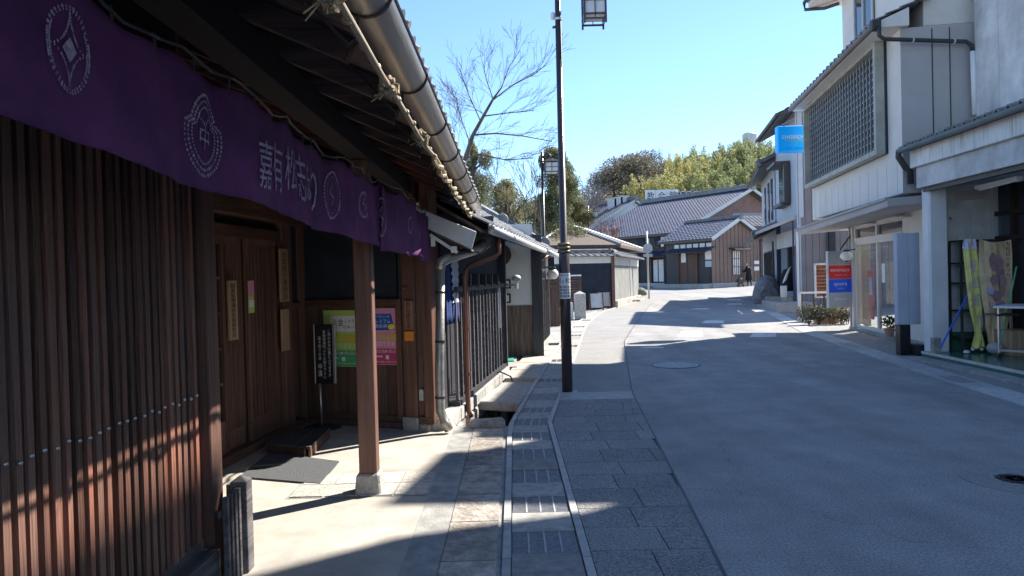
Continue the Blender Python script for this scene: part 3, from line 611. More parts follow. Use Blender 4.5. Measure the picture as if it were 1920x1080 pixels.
# purple shop curtain
FN = Fr((-.97, 1.1), (-.826, 7.1))
def top_z(s): hooks = (s*2.1) % 1.; return 2.175-.03*math.sin(math.pi*hooks)-.004*s
def bot_z(s): return 1.805-.012*s+.02*math.cos(s*.9)+.006*math.sin(5*s)
def cl(s, z, off=0, part=0):
    v = (z-1.75)/.42; wv = .018*math.sin(s*4.3+.8*v)+.012*math.sin(s*9.1+1)*(1.2-v)+.02*math.sin(s*1.7)+.006*math.sin(s*23+2.5*v)*(.3+v)+.004*math.sin(s*37-3*v)
    if part: wv += .03+.018*math.sin(s*13)*(1.1-v)
    return FN.pt(s, z, wv+off)
def cloth(s0, s1, part, drop=0):
    mb = MB(); ns, nz = int((s1-s0)/.04), 12; base = 0
    for i in range(ns+1):
        s = s0+(s1-s0)*i/ns; zt, zb = top_z(s)-drop*.3, bot_z(s)-drop
        if part: zb -= .05*max(0, (s-5.3)/.7)**2; 
        for j in range(nz+1): mb.v.append(tuple(cl(s, zb+(zt-zb)*j/nz, 0, part)))
    for i in range(ns):
        for j in range(nz): a = i*(nz+1)+j; mb.f.append((a, a+nz+1, a+nz+2, a+1))
    return mb
nor = thing('shop_curtain', 'long purple shop curtain with pale tie-dyed crests and brush lettering, hung under the canopy', 'curtain', (-.95, 4, 1.75))
c1 = put(cloth(-.6, 3.95, 0), 'curtain_cloth', M['purple'], nor, smooth=True); c2 = put(cloth(3.8, 6.0, 1, .035), 'curtain_cloth', M['purple'], nor, smooth=True)
for c_ in (c1, c2): sd = c_.modifiers.new('thickness', 'SOLIDIFY'); sd.thickness = .004
put(MB().tube([cl(s*.1, top_z(s*.1)+.03+.012*math.sin(s*.1*2.1*math.pi), 0, s*.1 > 3.9) for s in range(-5, 61)], .005, 6), 'hanging_cord', M['dkmetal'], nor)
mb = MB()
for k in range(0, 30): s = k*.238*.9; mb.tube([cl(s, top_z(s)-.004, 0, s > 3.9), cl(s, top_z(s)+.035, 0, s > 3.9)], .004, 5)
put(mb, 'curtain_loops', M['dkmetal'], nor, kind='stuff')
def stitch(pts, rad, part=0, step=.011):
    mb = MB(); 
    for a, b in zip(pts, pts[1:]):
        L_ = math.hypot(b[0]-a[0], b[1]-a[1]); n = max(1, int(L_/step))
        for i in range(n):
            s, z = a[0]+(b[0]-a[0])*i/n, a[1]+(b[1]-a[1])*i/n; r = rad*R.uniform(.65, 1.1); m_ = 6; an = R.random()
            mb.add([cl(s+r*math.cos(an+2*math.pi*q/m_), z+r*1.1*math.sin(an+2*math.pi*q/m_), .0045, part) for q in range(m_)], [tuple(range(m_))])
    return mb
def oval(cx, cz, a, b, t0=0, t1=2*math.pi, n=40): return [(cx+a*math.cos(t0+(t1-t0)*i/n), cz+b*math.sin(t0+(t1-t0)*i/n)) for i in range(n+1)]
def merge(*ms):
    o = MB()
    for m_ in ms: o.add(m_.v, m_.f)
    return o
sA, zT = FN.sp(108, 14); _, zB = FN.sp(108, 172); s_l, _ = FN.sp(71, 92); s_r, _ = FN.sp(147, 92); ca, cz_ = (s_l+s_r)/2, (zT+zB)/2; A_, B_ = (s_r-s_l)/2, (zT-zB)/2
e = [stitch(oval(ca, cz_, A_, B_), .0042, 0, .007), stitch(oval(ca, cz_, A_*.9, B_*.93), .0034, 0, .006)]
for i in range(4):
    cx, cy = ca+A_*1.0*(1 if i in (0, 3) else -1), cz_+B_*1.0*(1 if i < 2 else -1); pts = []
    for t in range(41):
        th = 2*math.pi*t/40; x, z = cx+A_*1.02*math.cos(th), cy+B_*1.02*math.sin(th)
        if ((x-ca)/A_)**2+((z-cz_)/B_)**2 < .98: pts.append((x, z))
        elif pts: 
            if len(pts) > 2: e.append(stitch(pts, .0036, 0, .006))
            pts = []
    if len(pts) > 2: e.append(stitch(pts, .0036, 0, .006))
dia = MB(); q = [(ca, cz_+B_*.30), (ca+A_*.36, cz_), (ca, cz_-B_*.30), (ca-A_*.36, cz_)]; dia.quad(*[cl(s, z, .005) for s, z in q]); e.append(dia)
put(merge(*e), 'crest', M['dye'], c1, kind='stuff'); put(merge(stitch([(ca-A_*.2, cz_+B_*.12), (ca+A_*.2, cz_-B_*.12)], .003), stitch([(ca-A_*.2, cz_-B_*.1), (ca+A_*.2, cz_+B_*.12)], .003)), 'crest_mark', M['purple'], c1)
for v_ in c1.data.vertices[:0]: pass
s_, zt = FN.sp(372, 176); s2_, zb = FN.sp(388, 331); sl_, _ = FN.sp(350, 260); sr_, _ = FN.sp(410, 260); ca, cz_, A_, B_ = (sl_+sr_)/2, (zt+zb)/2, (sr_-sl_)/2, (zt-zb)/2
def gourd(k): return [(ca+A_*k*(math.cos(t)*(.78 if math.sin(t) > .3 else 1)), cz_+B_*k*math.sin(t)) for t in [2*math.pi*i/50 for i in range(51)]]
e = [stitch(gourd(1), .006, 0, .009), stitch(gourd(.85), .0052, 0, .008), stitch(gourd(.7), .0045, 0, .009), stitch([(ca-A_*.4, cz_+B_*.4), (ca, cz_+B_*.25), (ca+A_*.35, cz_+B_*.5)], .005)]
e += [textmb('中', lambda u, v: cl(ca-A_*.38+u, cz_-B_*.35+v, .006), A_*.7, B_*.6)]
put(merge(*e), 'crest', M['dye'], c1, kind='stuff')
for ch, x0, x1, y0, y1 in (('嘉', 473, 494, 265, 355), ('有', 500, 523, 268, 359), ('松', 530, 549, 277, 357), ('志', 556, 571, 290, 376), ('ぼ', 574, 587, 305, 376), ('り', 594, 606, 317, 396)):
    a, zt = FN.sp(x0, (y0+y1)/2); b, _ = FN.sp(x1, (y0+y1)/2); _, zt = FN.sp((x0+x1)/2, y0); _, zb = FN.sp((x0+x1)/2, y1)
    put(textmb(ch, lambda u, v: cl(a+u, zb+v, .006), b-a, zt-zb), 'brush_letter', M['dye'], c1)
for px, y0, y1, wd, prt in ((630, 323, 408, 17, 0), (680, 361, 407, 11, 0), (712, 372, 442, 13, 1), (755, 408, 437, 7, 1), (778, 430, 460, 8, 1)):
    s, zt = FN.sp(px, y0); _, zb = FN.sp(px, y1); sl_, _ = FN.sp(px-wd/2, y0); sr_, _ = FN.sp(px+wd/2, y0); ca, cz_, A_, B_ = s, (zt+zb)/2, (sr_-sl_)/2, (zt-zb)/2
    if ca > 3.8: prt = 1
    e = [stitch(oval(ca, cz_, A_, B_), .008, prt, .01)]
    if wd > 10: e += [stitch(oval(ca, cz_, A_*.72, B_*.8), .003, prt, .012), stitch([(ca, cz_+B_*.5), (ca-A_*.3, cz_+B_*.1), (ca+A_*.3, cz_-B_*.1), (ca, cz_-B_*.5)], .006, prt)]
    put(merge(*e), 'crest', M['dye'], c2 if prt else c1, kind='stuff')
# plaques, stickers, posters on the shop
def plaque(fr, pxs, py0, py1, d, nm, lab, cat, m, text=None, tm='ink', group=None, th=.02):
    a, zt = fr.sp(pxs[0], py0, d); b, _ = fr.sp(pxs[1], py0, d); _, zb = fr.sp((pxs[0]+pxs[1])/2, py1, d)
    t = thing(nm, lab, cat, fr.pt((a+b)/2, zb, d), group); bd = put(fr.b(a, b, zb, zt, d, d+th), 'panel', m, t, bevel=.002)
    if text: put(ftext(text, fr, a+(b-a)*.22, zb+(zt-zb)*.05, (b-a)*.56, (zt-zb)*.9, d+th+.0015, True), 'lettering', M[tm], bd)
    return t, a, b, zb, zt
plaque(FD, (424, 440), 526, 638, .006, 'wooden_plaque', 'long pale wooden plaque with two columns of writing, on the left sliding door', 'plaque', M['paleboard'], '絞有松鳴海絞会館推奨店')
plaque(FD, (521, 536), 466, 566, .052, 'wooden_plaque', 'upper wooden name plaque with black characters, on the post right of the door', 'plaque', M['paleboard'], '絞問屋中濱商店')
plaque(FD, (525, 538), 580, 658, .052, 'wooden_plaque', 'lower narrow brown plaque in a frame, on the post right of the door', 'plaque', M['paleboard'], None)
t, a, b, zb, zt = plaque(FD, (464, 475), 526, 587, .006, 'door_sticker', 'small pink and green sticker on the stile of the right sliding door', 'sticker', M['lime'], None, th=.004)
put(FD.b(a, b, zb+(zt-zb)*.52, zt, .010, .0115), 'pink_half', M['pink'], t); put(FD.b(a+.01, b-.01, zb+.05, zb+(zt-zb)*.4, .010, .0118), 'white_label', M['wink'], t)
plaque(FP, (759, 775), 564, 618, .041, 'wooden_plaque', 'brown wooden plaque reading おしぼり水, above the small orange plate on the far post', 'plaque', mat('plaque_wood', (.22, .12, .075), (.15, .08, .05), 2, V_, .6, .2), 'おしぼり水')
plaque(FP, (759, 776), 621, 639, .041, 'orange_plate', 'small square orange plate below the brown plaque on the far post', 'plate', M['org'], None, th=.012)
plaque(FP, (788, 801), 463, 490, .045, 'address_plate', 'small blue and white address plate at the end of the purple curtain', 'plate', M['navyp'], '有松', 'wink', th=.01)
def poster(px0, px1, py0, py1, lab, m, low, logo):
    t, a, b, zb, zt = plaque(FP, (px0, px1), py0, py1, .008, 'poster', lab, 'poster', m, None, th=.003)
    W, H = b-a, zt-zb; bx = lambda u0, u1, v0, v1, mm, nm, d=.0015: put(FP.b(a+W*u0, a+W*u1, zb+H*v0, zb+H*v1, .011, .011+d), nm, mm, t)
    tx = lambda s, u0, v0, w_, h_, mm, d=.0145: put(ftext(s, FP, a+W*u0, zb+H*v0, W*w_, H*h_, d), 'lettering', mm, t)
    bx(0, 1, .01, .29, low, 'lower_band'); tx('12月22日(月)▶1月31日(土)', .04, .20, .92, .07, M['wink']); bx(.0, .4, .135, .16, M['wink'], 'white_strip', .003); bx(.5, .6, .10, .17, M['paper'], 'print_block', .0025)
    tx('東海地区の加盟店でご利用いただけます', .1, .04, .8, .03, M['wink']); tx('利用できます', .12, .33, .82, .09, M['wink']); tx('参加店舗', .03, .43, .86, .135, M['org'], .0140); tx('参加店舗', .045, .438, .83, .12, M['yel'], .0155)
    return t, a, b, zb, zt, W, H, bx, tx
t, a, b, zb, zt, W, H, bx, tx = poster(606, 672, 582, 687, 'lime green poster with a white logo box, left of the canopy post', M['lime'], M['green'], 0)
bx(.2, .97, .62, .90, M['paper'], 'logo_box'); tx('金', .42, .72, .16, .13, M['ink']); tx('しゃち', .62, .78, .26, .06, M['ink']); tx('マネー', .55, .67, .34, .06, M['ink']); bx(.26, .38, .66, .84, M['tan'], 'logo_blot', .002)
t, a, b, zb, zt, W, H, bx, tx = poster(692, 751, 578, 684, 'pink poster with a blue and yellow badge, right of the canopy post', M['pink'], M['hot'], 0)
put(MB().prism([FP.pt(a+W*.03, zb+H*.9, .011), FP.pt(a+W*.7, zb+H*.9, .011), FP.pt(a+W*.8, zb+H*.62, .011), FP.pt(a+W*.0, zb+H*.6, .011)], FP.n*.0015), 'badge', M['navyp'], t)
tx('全国でうれしい★', .05, .83, .6, .045, M['wink']); tx('プレミアム', .08, .735, .6, .07, M['wink']); tx('商品券', .16, .655, .42, .065, M['wink'])
s = [(a+W*.7+W*.11*math.cos(q*.628), zb+H*.67+H*.05*math.sin(q*.628)) for q in range(10)]; put(MB().prism([FP.pt(x, z, .0125) for x, z in s], FP.n*.0015), 'yellow_dot', M['yel'], t)
# standing black sign
c = gr(604, 802); ss = thing('standing_sign', 'black standing sign with white vertical writing, before the green poster', 'sign', c)
put(MB().lathe(c, [(.2, 0), (.2, .006), (.17, .016), (.03, .03), (.001, .03)], 28), 'base_plate', M['dkmetal'], ss, smooth=False)
put(MB().tube([c+Vector((0, 0, .02)), c+Vector((-.01, 0, .5))], .012, 10), 'stem', M['steel'], ss, smooth=True)
A = at(589, 660, c.y-.01); B = at(629, 660, c.y-.06); FS = Fr((A.x, A.y), (B.x, B.y)); s0, z1_ = 0, FS.sp(609, 608)[1]; z0_ = FS.sp(609, 719)[1]
pn = put(FS.b(.012, FS.L-.03, z0_, z1_, -.02, .004), 'panel', M['blackp'], ss); put(FS.b(FS.L-.03, FS.L, z0_, z1_, -.022, .008), 'side_trim', M['steel'], ss, bevel=.004); put(FS.b(0, .012, z0_, z1_, -.022, .008), 'side_trim', M['steel'], ss, bevel=.003)
Wd = FS.L; H = z1_-z0_
for tx_, u0, w_, v0, v1 in (('ご用のお方は裏に入りますが', .66, .13, .12, .92), ('東側通用門よりお廻り下さい', .43, .13, .08, .90), ('益々絞りの店', .21, .13, .40, .80), ('中濱', .18, .19, .12, .34)):
    put(ftext(tx_, FS, Wd*u0, z0_+H*v0, Wd*w_, H*(v1-v0), .0055, True), 'lettering', M['wink'], pn)
# mat, step board, picket fence
q = [gr(449, 896), gr(600, 909), gr(636, 867), gr(505, 850)]; mb = MB().prism([p for p in q], (0, 0, .012)); o = put(mb, 'door_mat', M['mattm'], label='dark grey speckled door mat lying before the sliding doors', cat='door mat')
q = [gr(497, 850), gr(582, 858), gr(620, 820), gr(556, 822)]
sb = thing('step_board', 'low weathered wooden step board beside the door mat', 'step', q[0]); up = Vector((0, 0, .07))
put(MB().prism([p+up for p in q], (0, 0, .022)), 'top_board', M['graywood'], sb, bevel=.003); put(MB().beam(q[1]+Vector((-.01, .02, .035)), q[2]+Vector((-.01, -.02, .035)), .02, .068), 'side_board', M['woodp'], sb); put(MB().beam(q[0]+Vector((.03, .02, .035)), q[1]+Vector((-.05, .02, .035)), .02, .068), 'side_board', M['board'], sb)
pf = thing('picket_fence', 'short weathered wooden picket fence with a pointed end post, beside the lattice corner', 'fence', (-1.45, 3.65, 0))
def picket(x, y, w_, h, cap): 
    mb = MB().box(x-w_/2, x+w_/2, y-w_/2, y+w_/2, 0, h); n = len(mb.v)
    if cap: mb.add([(x-w_/2, y-w_/2, h), (x+w_/2, y-w_/2, h), (x+w_/2, y+w_/2, h), (x-w_/2, y+w_/2, h), (x, y, h+.03)], [(0, 1, 4), (1, 2, 4), (2, 3, 4), (3, 0, 4)])
    return mb
put(picket(-1.45, 3.77, .085, .475, 1), 'end_post', M['graywood'], pf, bevel=.003)
for k in range(4): put(picket(-1.44, 3.69-k*.05, .026, .455, 0), 'picket', M['graywood'], pf, bevel=.002)
put(picket(-1.51, 3.80, .045, .45, 0), 'picket', M['graywood'], pf); put(MB().box(-1.465, -1.455, 3.5, 3.74, .36, .39), 'fence_rail', M['graywood'], pf)
# ================================================================ LEFT: second shop with bars, entrance, third wing, ditch
FA = Fr((-.80, 7.22), (.45, 16)); sa = lambda px, py=650: FA.sp(px, py)[0]
bh = thing('barred_shop', 'low black merchant house with thin vertical bars, copper downpipes and a sunlit tiled roof', 'building', (-.6, 9, 0))
sE = FA.sp(938, 700)[0]
mb = MB(); FA.box(mb, .0, sE, .0, 2.3, -.35, -.12); put(mb, 'wall', M['black'], bh)
put(FA.b(.35, .62, .1, 2.2, -.15, .0), 'post', M['black'], bh, bevel=.005); put(FA.b(.02, .25, .1, 2.2, -.2, -.04), 'wall_board', M['black'], bh)
put(FA.b(.3, sE, 1.42, 2.12, -.12, .02), 'upper_wall', M['indigo'], bh)
put(FA.b(.6, sE, 1.36, 1.42, -.1, .12), 'bar_head_rail', M['black'], bh); put(FA.b(.6, sE, .12, .17, -.1, .12), 'bar_foot_rail', M['black'], bh)
n = 15
for k in range(n):
    s = .72+(sE-.78)*k/(n-1); put(FA.b(s-.014, s+.014, .17, 1.36, .05, .085), 'bar', M['corr'] if k % 3 == 0 else M['graywood'], bh)
for k in range(5): s = 1.3+k*.5; put(FA.b(s-.03, s+.03, 1.40, 1.56, .0, .14), 'bracket', M['black'], bh)
put(FA.b(sE-.06, sE+.02, .0, 2.2, -.3, .13), 'end_post', M['black'], bh, bevel=.004)
for i, (s0, s1) in enumerate(((-.05, .5), (.52, 1.2), (1.22, 1.95), (1.97, 2.7), (2.72, 3.4), (3.42, sE))): put(FA.b(s0, s1, -.02, .12, -.3, .15), 'plinth_slab', M['stone2'], bh, bevel=.008)
s = -.02; 
for r_, (z0, z1) in enumerate(((-.23, -.03), (-.46, -.24), (-.85, -.47))):
    s = -.05
    while s < sE:
        L_ = R.uniform(.22, .42); mb = MB(); FA.box(mb, s+.008, s+L_-.008, z0, z1, -.3, .13+R.uniform(-.02, .04)); put(mb, 'plinth_stone', M['stone'], bh, bevel=.03); s += L_
s = sE
put(FA.b(sE, 9.6, -.5, -.02, -.3, .05), 'foundation', M['conc'], bh)
# recessed entrance and the projecting white end wall
FW = Fr((-1.3, 13.5), (.40, 13.5)); sw = lambda px, py: FW.sp(px, py)
put(MB().box(-1.5, -1.3, 11.3, 13.6, 0, 2.4), 'entrance_wall', M['black'], bh); put(MB().box(-1.4, -.25, 11.25, 11.33, 0, 2.3), 'entrance_side', M['black'], bh)
put(FW.b(0, FW.L, .98, 2.5, -.1, 0), 'plaster_wall', M['white'], bh); put(FW.b(0, FW.L, .0, .98, -.1, .01), 'wainscot', mat('stained_wainscot', (.16, .115, .09), (.04, .032, .03), 3, V_, .8, .2), bh)
put(FW.b(FW.L-.03, FW.L+.17, 0, 2.3, -.12, .05), 'corner_post', M['black'], bh, bevel=.005)
put(MB().box(-1.1, .05, 11.9, 13.4, .0, .03), 'step_floor', M['conc'], bh); put(MB().box(-.6, -.0, 12.6, 13.3, .031, .05), 'green_mat', M['teal'], bh)
for y0, y1 in ((524, 541), (551, 568)):
    (a, zt), (b, zb) = sw(939, y0), sw(958, y1); t = thing('picture_frame', 'small black framed picture on the white end wall, %s of the two' % ('upper' if y0 < 530 else 'lower'), 'picture', FW.pt(a, zb, .02), 'framed pictures on the white end wall')
    put(FW.b(a, b, zb, zt, .0, .03), 'frame', M['blackp'], t, bevel=.003); put(FW.b(a+.035, b-.035, zb+.03, zt-.03, .028, .033), 'picture_print', M['frost'], t); put(FW.b(a+.07, b-.07, zb+.06, zt-.06, .033, .035), 'picture_motif', mat('grey_print', (.25, .25, .22), (.5, .5, .45), 30, bump=0), t)
dsk = thing('round_wooden_disc', 'large dark round wooden disc standing against the white end wall behind the copper pipe', 'disc', at(940, 500, 13.3))
c = at(938, 478, 13.3); put(MB().lathe(c, [(.001, 0), (.19, 0), (.205, .02), (.205, .06), (.19, .075), (.001, .075)], 36, 'y'), 'disc', M['board'], dsk)
for a_ in range(3):
    d_ = Vector((math.cos(a_*1.05), 0, math.sin(a_*1.05))); put(MB().beam(c-d_*.15+Vector((0, -.004, 0)), c+d_*.15+Vector((0, -.004, 0)), .012, .012), 'carved_line', M['door'], dsk)
FX = Fr((.42, 13.56), (.86, 16.9)); 
put(FX.b(0, FX.L, 0, 2.1, -.4, -.1), 'wing_wall', M['black'], bh); put(FX.b(0, FX.L, 1.45, 2.1, -.1, .0), 'wing_upper_wall', M['black'], bh)
for k in range(13): s = .12+k*.26; put(FX.b(s-.02, s+.02, .15, 1.45, -.03, .02), 'bar', M['black'] if k % 2 else M['graywood'], bh)
for z in (.12, .55, 1.0, 1.43): put(FX.b(.05, FX.L, z, z+.035, -.06, -.01), 'bar_rail', M['black'], bh)
put(FX.b(.7, .95, .5, 1.38, .02, .03), 'white_notice', M['paper'], bh); put(FX.b(-.0, FX.L, -.3, .1, -.3, .04), 'foundation', M['stone2'], bh)
# roof
def slope(fr, over, pitch): return (-fr.n+Vector((0, 0, pitch))).normalized()
V1 = slope(FA, 0, .6)
O = FA.pt(.1, 2.03, .53); tiled(bh, O, FA.u, V1, 34, 1, caps=True); tiled(bh, O+V1*.25, FA.u, V1, 34, 9, stuff=True)
e1 = FA.pt(.05, 2.0, .5); e2 = FA.pt(9.3, 2.0, .5); mb = MB(); dn = Vector((0, 0, -.03)); mb.hexa([e1+dn, e2+dn, e2+V1*2.6+dn, e1+V1*2.6+dn, e1, e2, e2+V1*2.6, e1+V1*2.6]); put(mb, 'roof_deck', M['rafter'], bh)
put(MB().tube([e1+V1*2.62+Vector((0, 0, .12)), e2+V1*2.62+Vector((0, 0, .12))], .11, 10), 'ridge_cap', M['tile'], bh); mb = MB()
for k in range(5): a_ = e1+V1*2.55+Vector((0, 0, .02+.035*k)); mb.beam(a_, a_+FA.u*9.2, .34-.03*k, .028)
put(mb, 'ridge_courses', M['tile'], bh, kind='stuff')
for s in (3.0, 6.3, 9.2):
    c = FA.pt(s, 2.03, .53)+V1*(.9 if s < 9 else .3)+Vector((0, 0, .1)); o = put(MB().tube([c, c+V1*1.7], .06, 8), 'descending_ridge', M['tile'], bh)
    put(MB().lathe(c, [(.001, -.03), (.11, -.03), (.12, 0), (.09, .04), (.001, .05)], 12, 'y'), 'ridge_ornament', M['tile'], o)
    mb = MB(); mb.prism([c+Vector((-.13, .02, -.1)), c+Vector((.13, .02, -.1)), c+Vector((.1, .02, .06)), c+Vector((0, .02, .16)), c+Vector((-.1, .02, .06))], (0, .05, 0)); put(mb, 'ridge_end_tile', M['tile'], o)
for k in range(26): s = .25+k*.36; put(MB().beam(FA.pt(s, 1.985, .48), FA.pt(s, 1.985, .48)+V1*1.0, .04, .05), 'rafter', M['black'], bh)
gtp = [FA.pt(s, 2.0-.004*s, .57) for s in (.3, 3, 6)]; put(MB().tube(gtp, .045, 10), 'gutter', M['galv'], bh, smooth=True)
gtp = [FA.pt(s, 1.985-.004*s, .60) for s in (6.2, 9.3)]; put(MB().tube(gtp, .05, 10), 'gutter', M['galv'], bh, smooth=True)
put(MB().box(*[v for p in zip(at(925, 443, 8.3), at(945, 428, 8.1)) for v in (min(p), max(p))]), 'copper_hopper', M['copper'], bh, bevel=.01)
put(MB().tube([at(935, 440, 8.2), at(935, 474, 8.2), at(929, 480, 8.18), at(878, 500, 7.95), at(873, 508, 7.93), at(872, 530, 7.93), at(878, 770, 7.93), at(884, 782, 7.9)], .030, 10), 'copper_downpipe', M['copper'], bh, smooth=True)
for py in (520, 615, 700): put(MB().lathe(at(872+(py-530)*.027, py, 7.93), [(.034, -.012), (.034, .012)], 10), 'pipe_strap', M['copper'], bh)
put(MB().tube([at(1030, 470, 14.6), at(1028, 480, 14.5), at(995, 496, 13.9), at(985, 506, 13.7), at(985, 520, 13.7), at(990, 650, 13.7)], .035, 10), 'copper_downpipe', M['copper'], bh, smooth=True)
for py in (540, 600): put(MB().lathe(at(986+(py-530)*.03, py, 13.7), [(.042, -.015), (.042, .015)], 10), 'pipe_strap', M['copper'], bh)
# cloth, boards, lamps on that shop
a, zt = FA.sp(831, 484, .05); b, _ = FA.sp(856, 484, .05); zb = FA.sp(842, 608, .05)[1]
it = thing('indigo_cloth', 'indigo cloth with a white jagged stripe, hanging between the grey and copper downpipes', 'cloth', FA.pt(a, zb, .05))
mb = MB(); n = 16
for i in range(n+1):
    for j in range(9): s = a+(b-a)*i/n; mb.v.append(tuple(FA.pt(s, zb+(zt-zb)*j/8, .06+.015*math.sin(i*1.3+j*.3))))
for i in range(n):
    for j in range(8): q = i*9+j; mb.f.append((q, q+9, q+10, q+1))
cl_ = put(mb, 'cloth', M['indigocloth'], it, smooth=True); cl_.modifiers.new('t', 'SOLIDIFY').thickness = .003
poly = []; m_ = 12
for i in range(m_+1): poly.append((a+(b-a)*(.30+(.14 if i % 2 else 0)+.1*i/m_), zt-(zt-zb)*.68*i/m_))
pr = [(a+(b-a)*(.95-.05*i/m_-(.08 if i % 2 else 0)), zt-(zt-zb)*.68*i/m_) for i in range(m_+1)]
mb = MB()
for i in range(m_): mb.hexa([FA.pt(*poly[i], .078), FA.pt(*pr[i], .078), FA.pt(*pr[i], .082), FA.pt(*poly[i], .082), FA.pt(*poly[i+1], .078), FA.pt(*pr[i+1], .078), FA.pt(*pr[i+1], .082), FA.pt(*poly[i+1], .082)])
put(mb, 'shibori_stripe', mat('shibori_print', (.6, .62, .7), (.25, .3, .45), 90, bump=.1, lo=.45, hi=.6), it)
q0, q1 = at(929, 528, 10.9), at(940, 615, 10.9); put(MB().box(q0.x, q1.x, 10.9, 10.93, q1.z, q0.z), 'notice_board', M['paper'], label='narrow white notice board hung at the end of the barred front', cat='notice board')
q0 = at(811, 500, 7.3)
for i in range(6): pass
sl_ = thing('security_lamp', 'white dome shaped security lamp on a black post before the white end wall', 'lamp', at(968, 545, 11.2)); c = at(968, 522, 11.2)
put(MB().ball(c+Vector((.0, 0, .0)), .075, 14, .75), 'dome', M['galv'], sl_, smooth=True); put(MB().lathe(c+Vector((0, 0, -.16)), [(.026, 0), (.03, .1), (.05, .12), (.03, .13)], 12), 'lamp_head', M['globe'], sl_); put(MB().beam(c+Vector((0, 0, -.1)), c+Vector((-.25, .25, -.1)), .03, .03), 'arm', M['galv'], sl_)
def paper_lantern(c, r, lab, d=Vector((0, 0, 0))):
    t = thing('globe_lantern', lab, 'lantern', c-Vector((0, 0, r))); put(MB().ball(c, r, 16, .92), 'globe', M['globe'], t, smooth=True)
    put(MB().lathe(c+Vector((0, 0, r*.86)), [(r*.55, 0), (r*.6, .03), (r*.3, .05), (r*.1, .07)], 14), 'top_cap', M['blackp'], t); put(MB().lathe(c-Vector((0, 0, r*1.1)), [(r*.15, 0), (r*.12, .02), (r*.45, r*.22)], 12), 'bottom_cap', M['blackp'], t)
    put(MB().beam(c+Vector((0, 0, r)), c+Vector((0, 0, r))+d, .03, .03), 'hanger', M['blackp'], t); return t
paper_lantern(at(1036, 514, 16.2), .135, 'cream oval lantern lamp hanging just left of the near street lamp pole', Vector((-.25, .1, .05)))
# bridges over the ditch
def slabq(q, th, nm, m, lab, cat, gp=None, bev=.01): put(MB().prism([p-Vector((0, 0, th)) for p in q], (0, 0, th)), nm, m, bevel=bev, label=lab, cat=cat, group=gp)
G_ = 'stone slabs bridging the ditch'
slabq([gr(893, 752), gr(974, 756), gr(1003, 716), gr(945, 716)], .11, 'bridge_slab', M['slabc'], 'broad pale stone slab bridging the dark ditch, nearest to the camera', 'slab', G_)
ys_ = [(10.75, 11.6), (11.63, 12.5), (12.53, 13.4), (13.43, 14.3), (14.33, 15.2)]
for i, (ya, yb) in enumerate(ys_):
    f_ = lambda y, o: lerp(WL1, y)+o if y < 13.5 else max(lerp(WL1, y)+o, .42+.13*(y-13.5)+.02)
    q = [Vector((f_(ya, .1), ya, .004+gz(ya))), Vector((lerp(KL, ya)-.01, ya, .004+gz(ya))), Vector((lerp(KL, yb)-.01, yb, .004+gz(yb))), Vector((f_(yb, .1), yb, .004+gz(yb)))]
    slabq(q, .14, 'bridge_slab', M['court'], 'pale stone slab over the ditch before the recessed entrance, %s of five in a row' % ('nearest', 'second', 'middle', 'fourth', 'farthest')[i], 'slab', G_)
lg = [gr(882, 808, .02), gr(944, 808, .02), gr(940, 796, .02), gr(884, 800, .02)]
slabq([Vector((-.5, 7.2, .07)), Vector((-.10, 7.16, .075)), Vector((-.11, 7.42, .07)), Vector((-.48, 7.40, .06))], .09, 'stone_log', M['stone'], 'short rough stone laid across the near end of the ditch', 'stone', None, .03)
put(MB().tube([Vector((-.35, 10.2, .12)), Vector((-.2, 10.3, .16)), Vector((-.05, 10.35, .08)), Vector((.0, 10.35, -.1))], .012, 8), 'hose', M['blackp'], label='short black hose arching over the ditch beside the wide slab', cat='hose')
# ================================================================ STREET LAMPS
def lantern(parent, c, wd, h, roof=True):
    x, y, z = c; hw = wd/2; L = put(MB().box(x-hw+.012, x+hw-.012, y-hw+.012, y+hw-.012, z+.045, z+h-.01), 'lantern_panes', M['frost'], parent)
    for sx in (-1, 1):
        for sy in (-1, 1): put(MB().box(x+sx*hw-.012, x+sx*hw+.012, y+sy*hw-.012, y+sy*hw+.012, z-.06, z+h), 'lantern_post', M['polebrown'], L)
    for zz, t_ in ((z-.005, .012), (z+.055, .012), (z+h*.5+.02, .006), (z+h-.01, .014)):
        for sx in (-1, 1):
            put(MB().box(x-hw, x+hw, y+sx*(hw-.002)-.008, y+sx*(hw-.002)+.008, zz-t_, zz+t_), 'lantern_rail', M['polebrown'], L); put(MB().box(x+sx*(hw-.002)-.008, x+sx*(hw-.002)+.008, y-hw+.01, y+hw-.01, zz-t_, zz+t_), 'lantern_rail', M['polebrown'], L)
    for sx in (-1, 1): put(MB().box(x-.005, x+.005, y+sx*hw-.006, y+sx*hw+.006, z, z+h), 'lantern_muntin', M['polebrown'], L); put(MB().box(x+sx*hw-.006, x+sx*hw+.006, y-.005, y+.005, z, z+h), 'lantern_muntin', M['polebrown'], L)
    mb = MB(); r = hw+.06; mb.add([(x-r, y-r, z+h), (x+r, y-r, z+h), (x+r, y+r, z+h), (x-r, y+r, z+h), (x, y, z+h+.1)], [(3, 2, 1, 0), (0, 1, 4), (1, 2, 4), (2, 3, 4), (3, 0, 4)]); put(mb, 'lantern_roof', M['polebrown'], L)
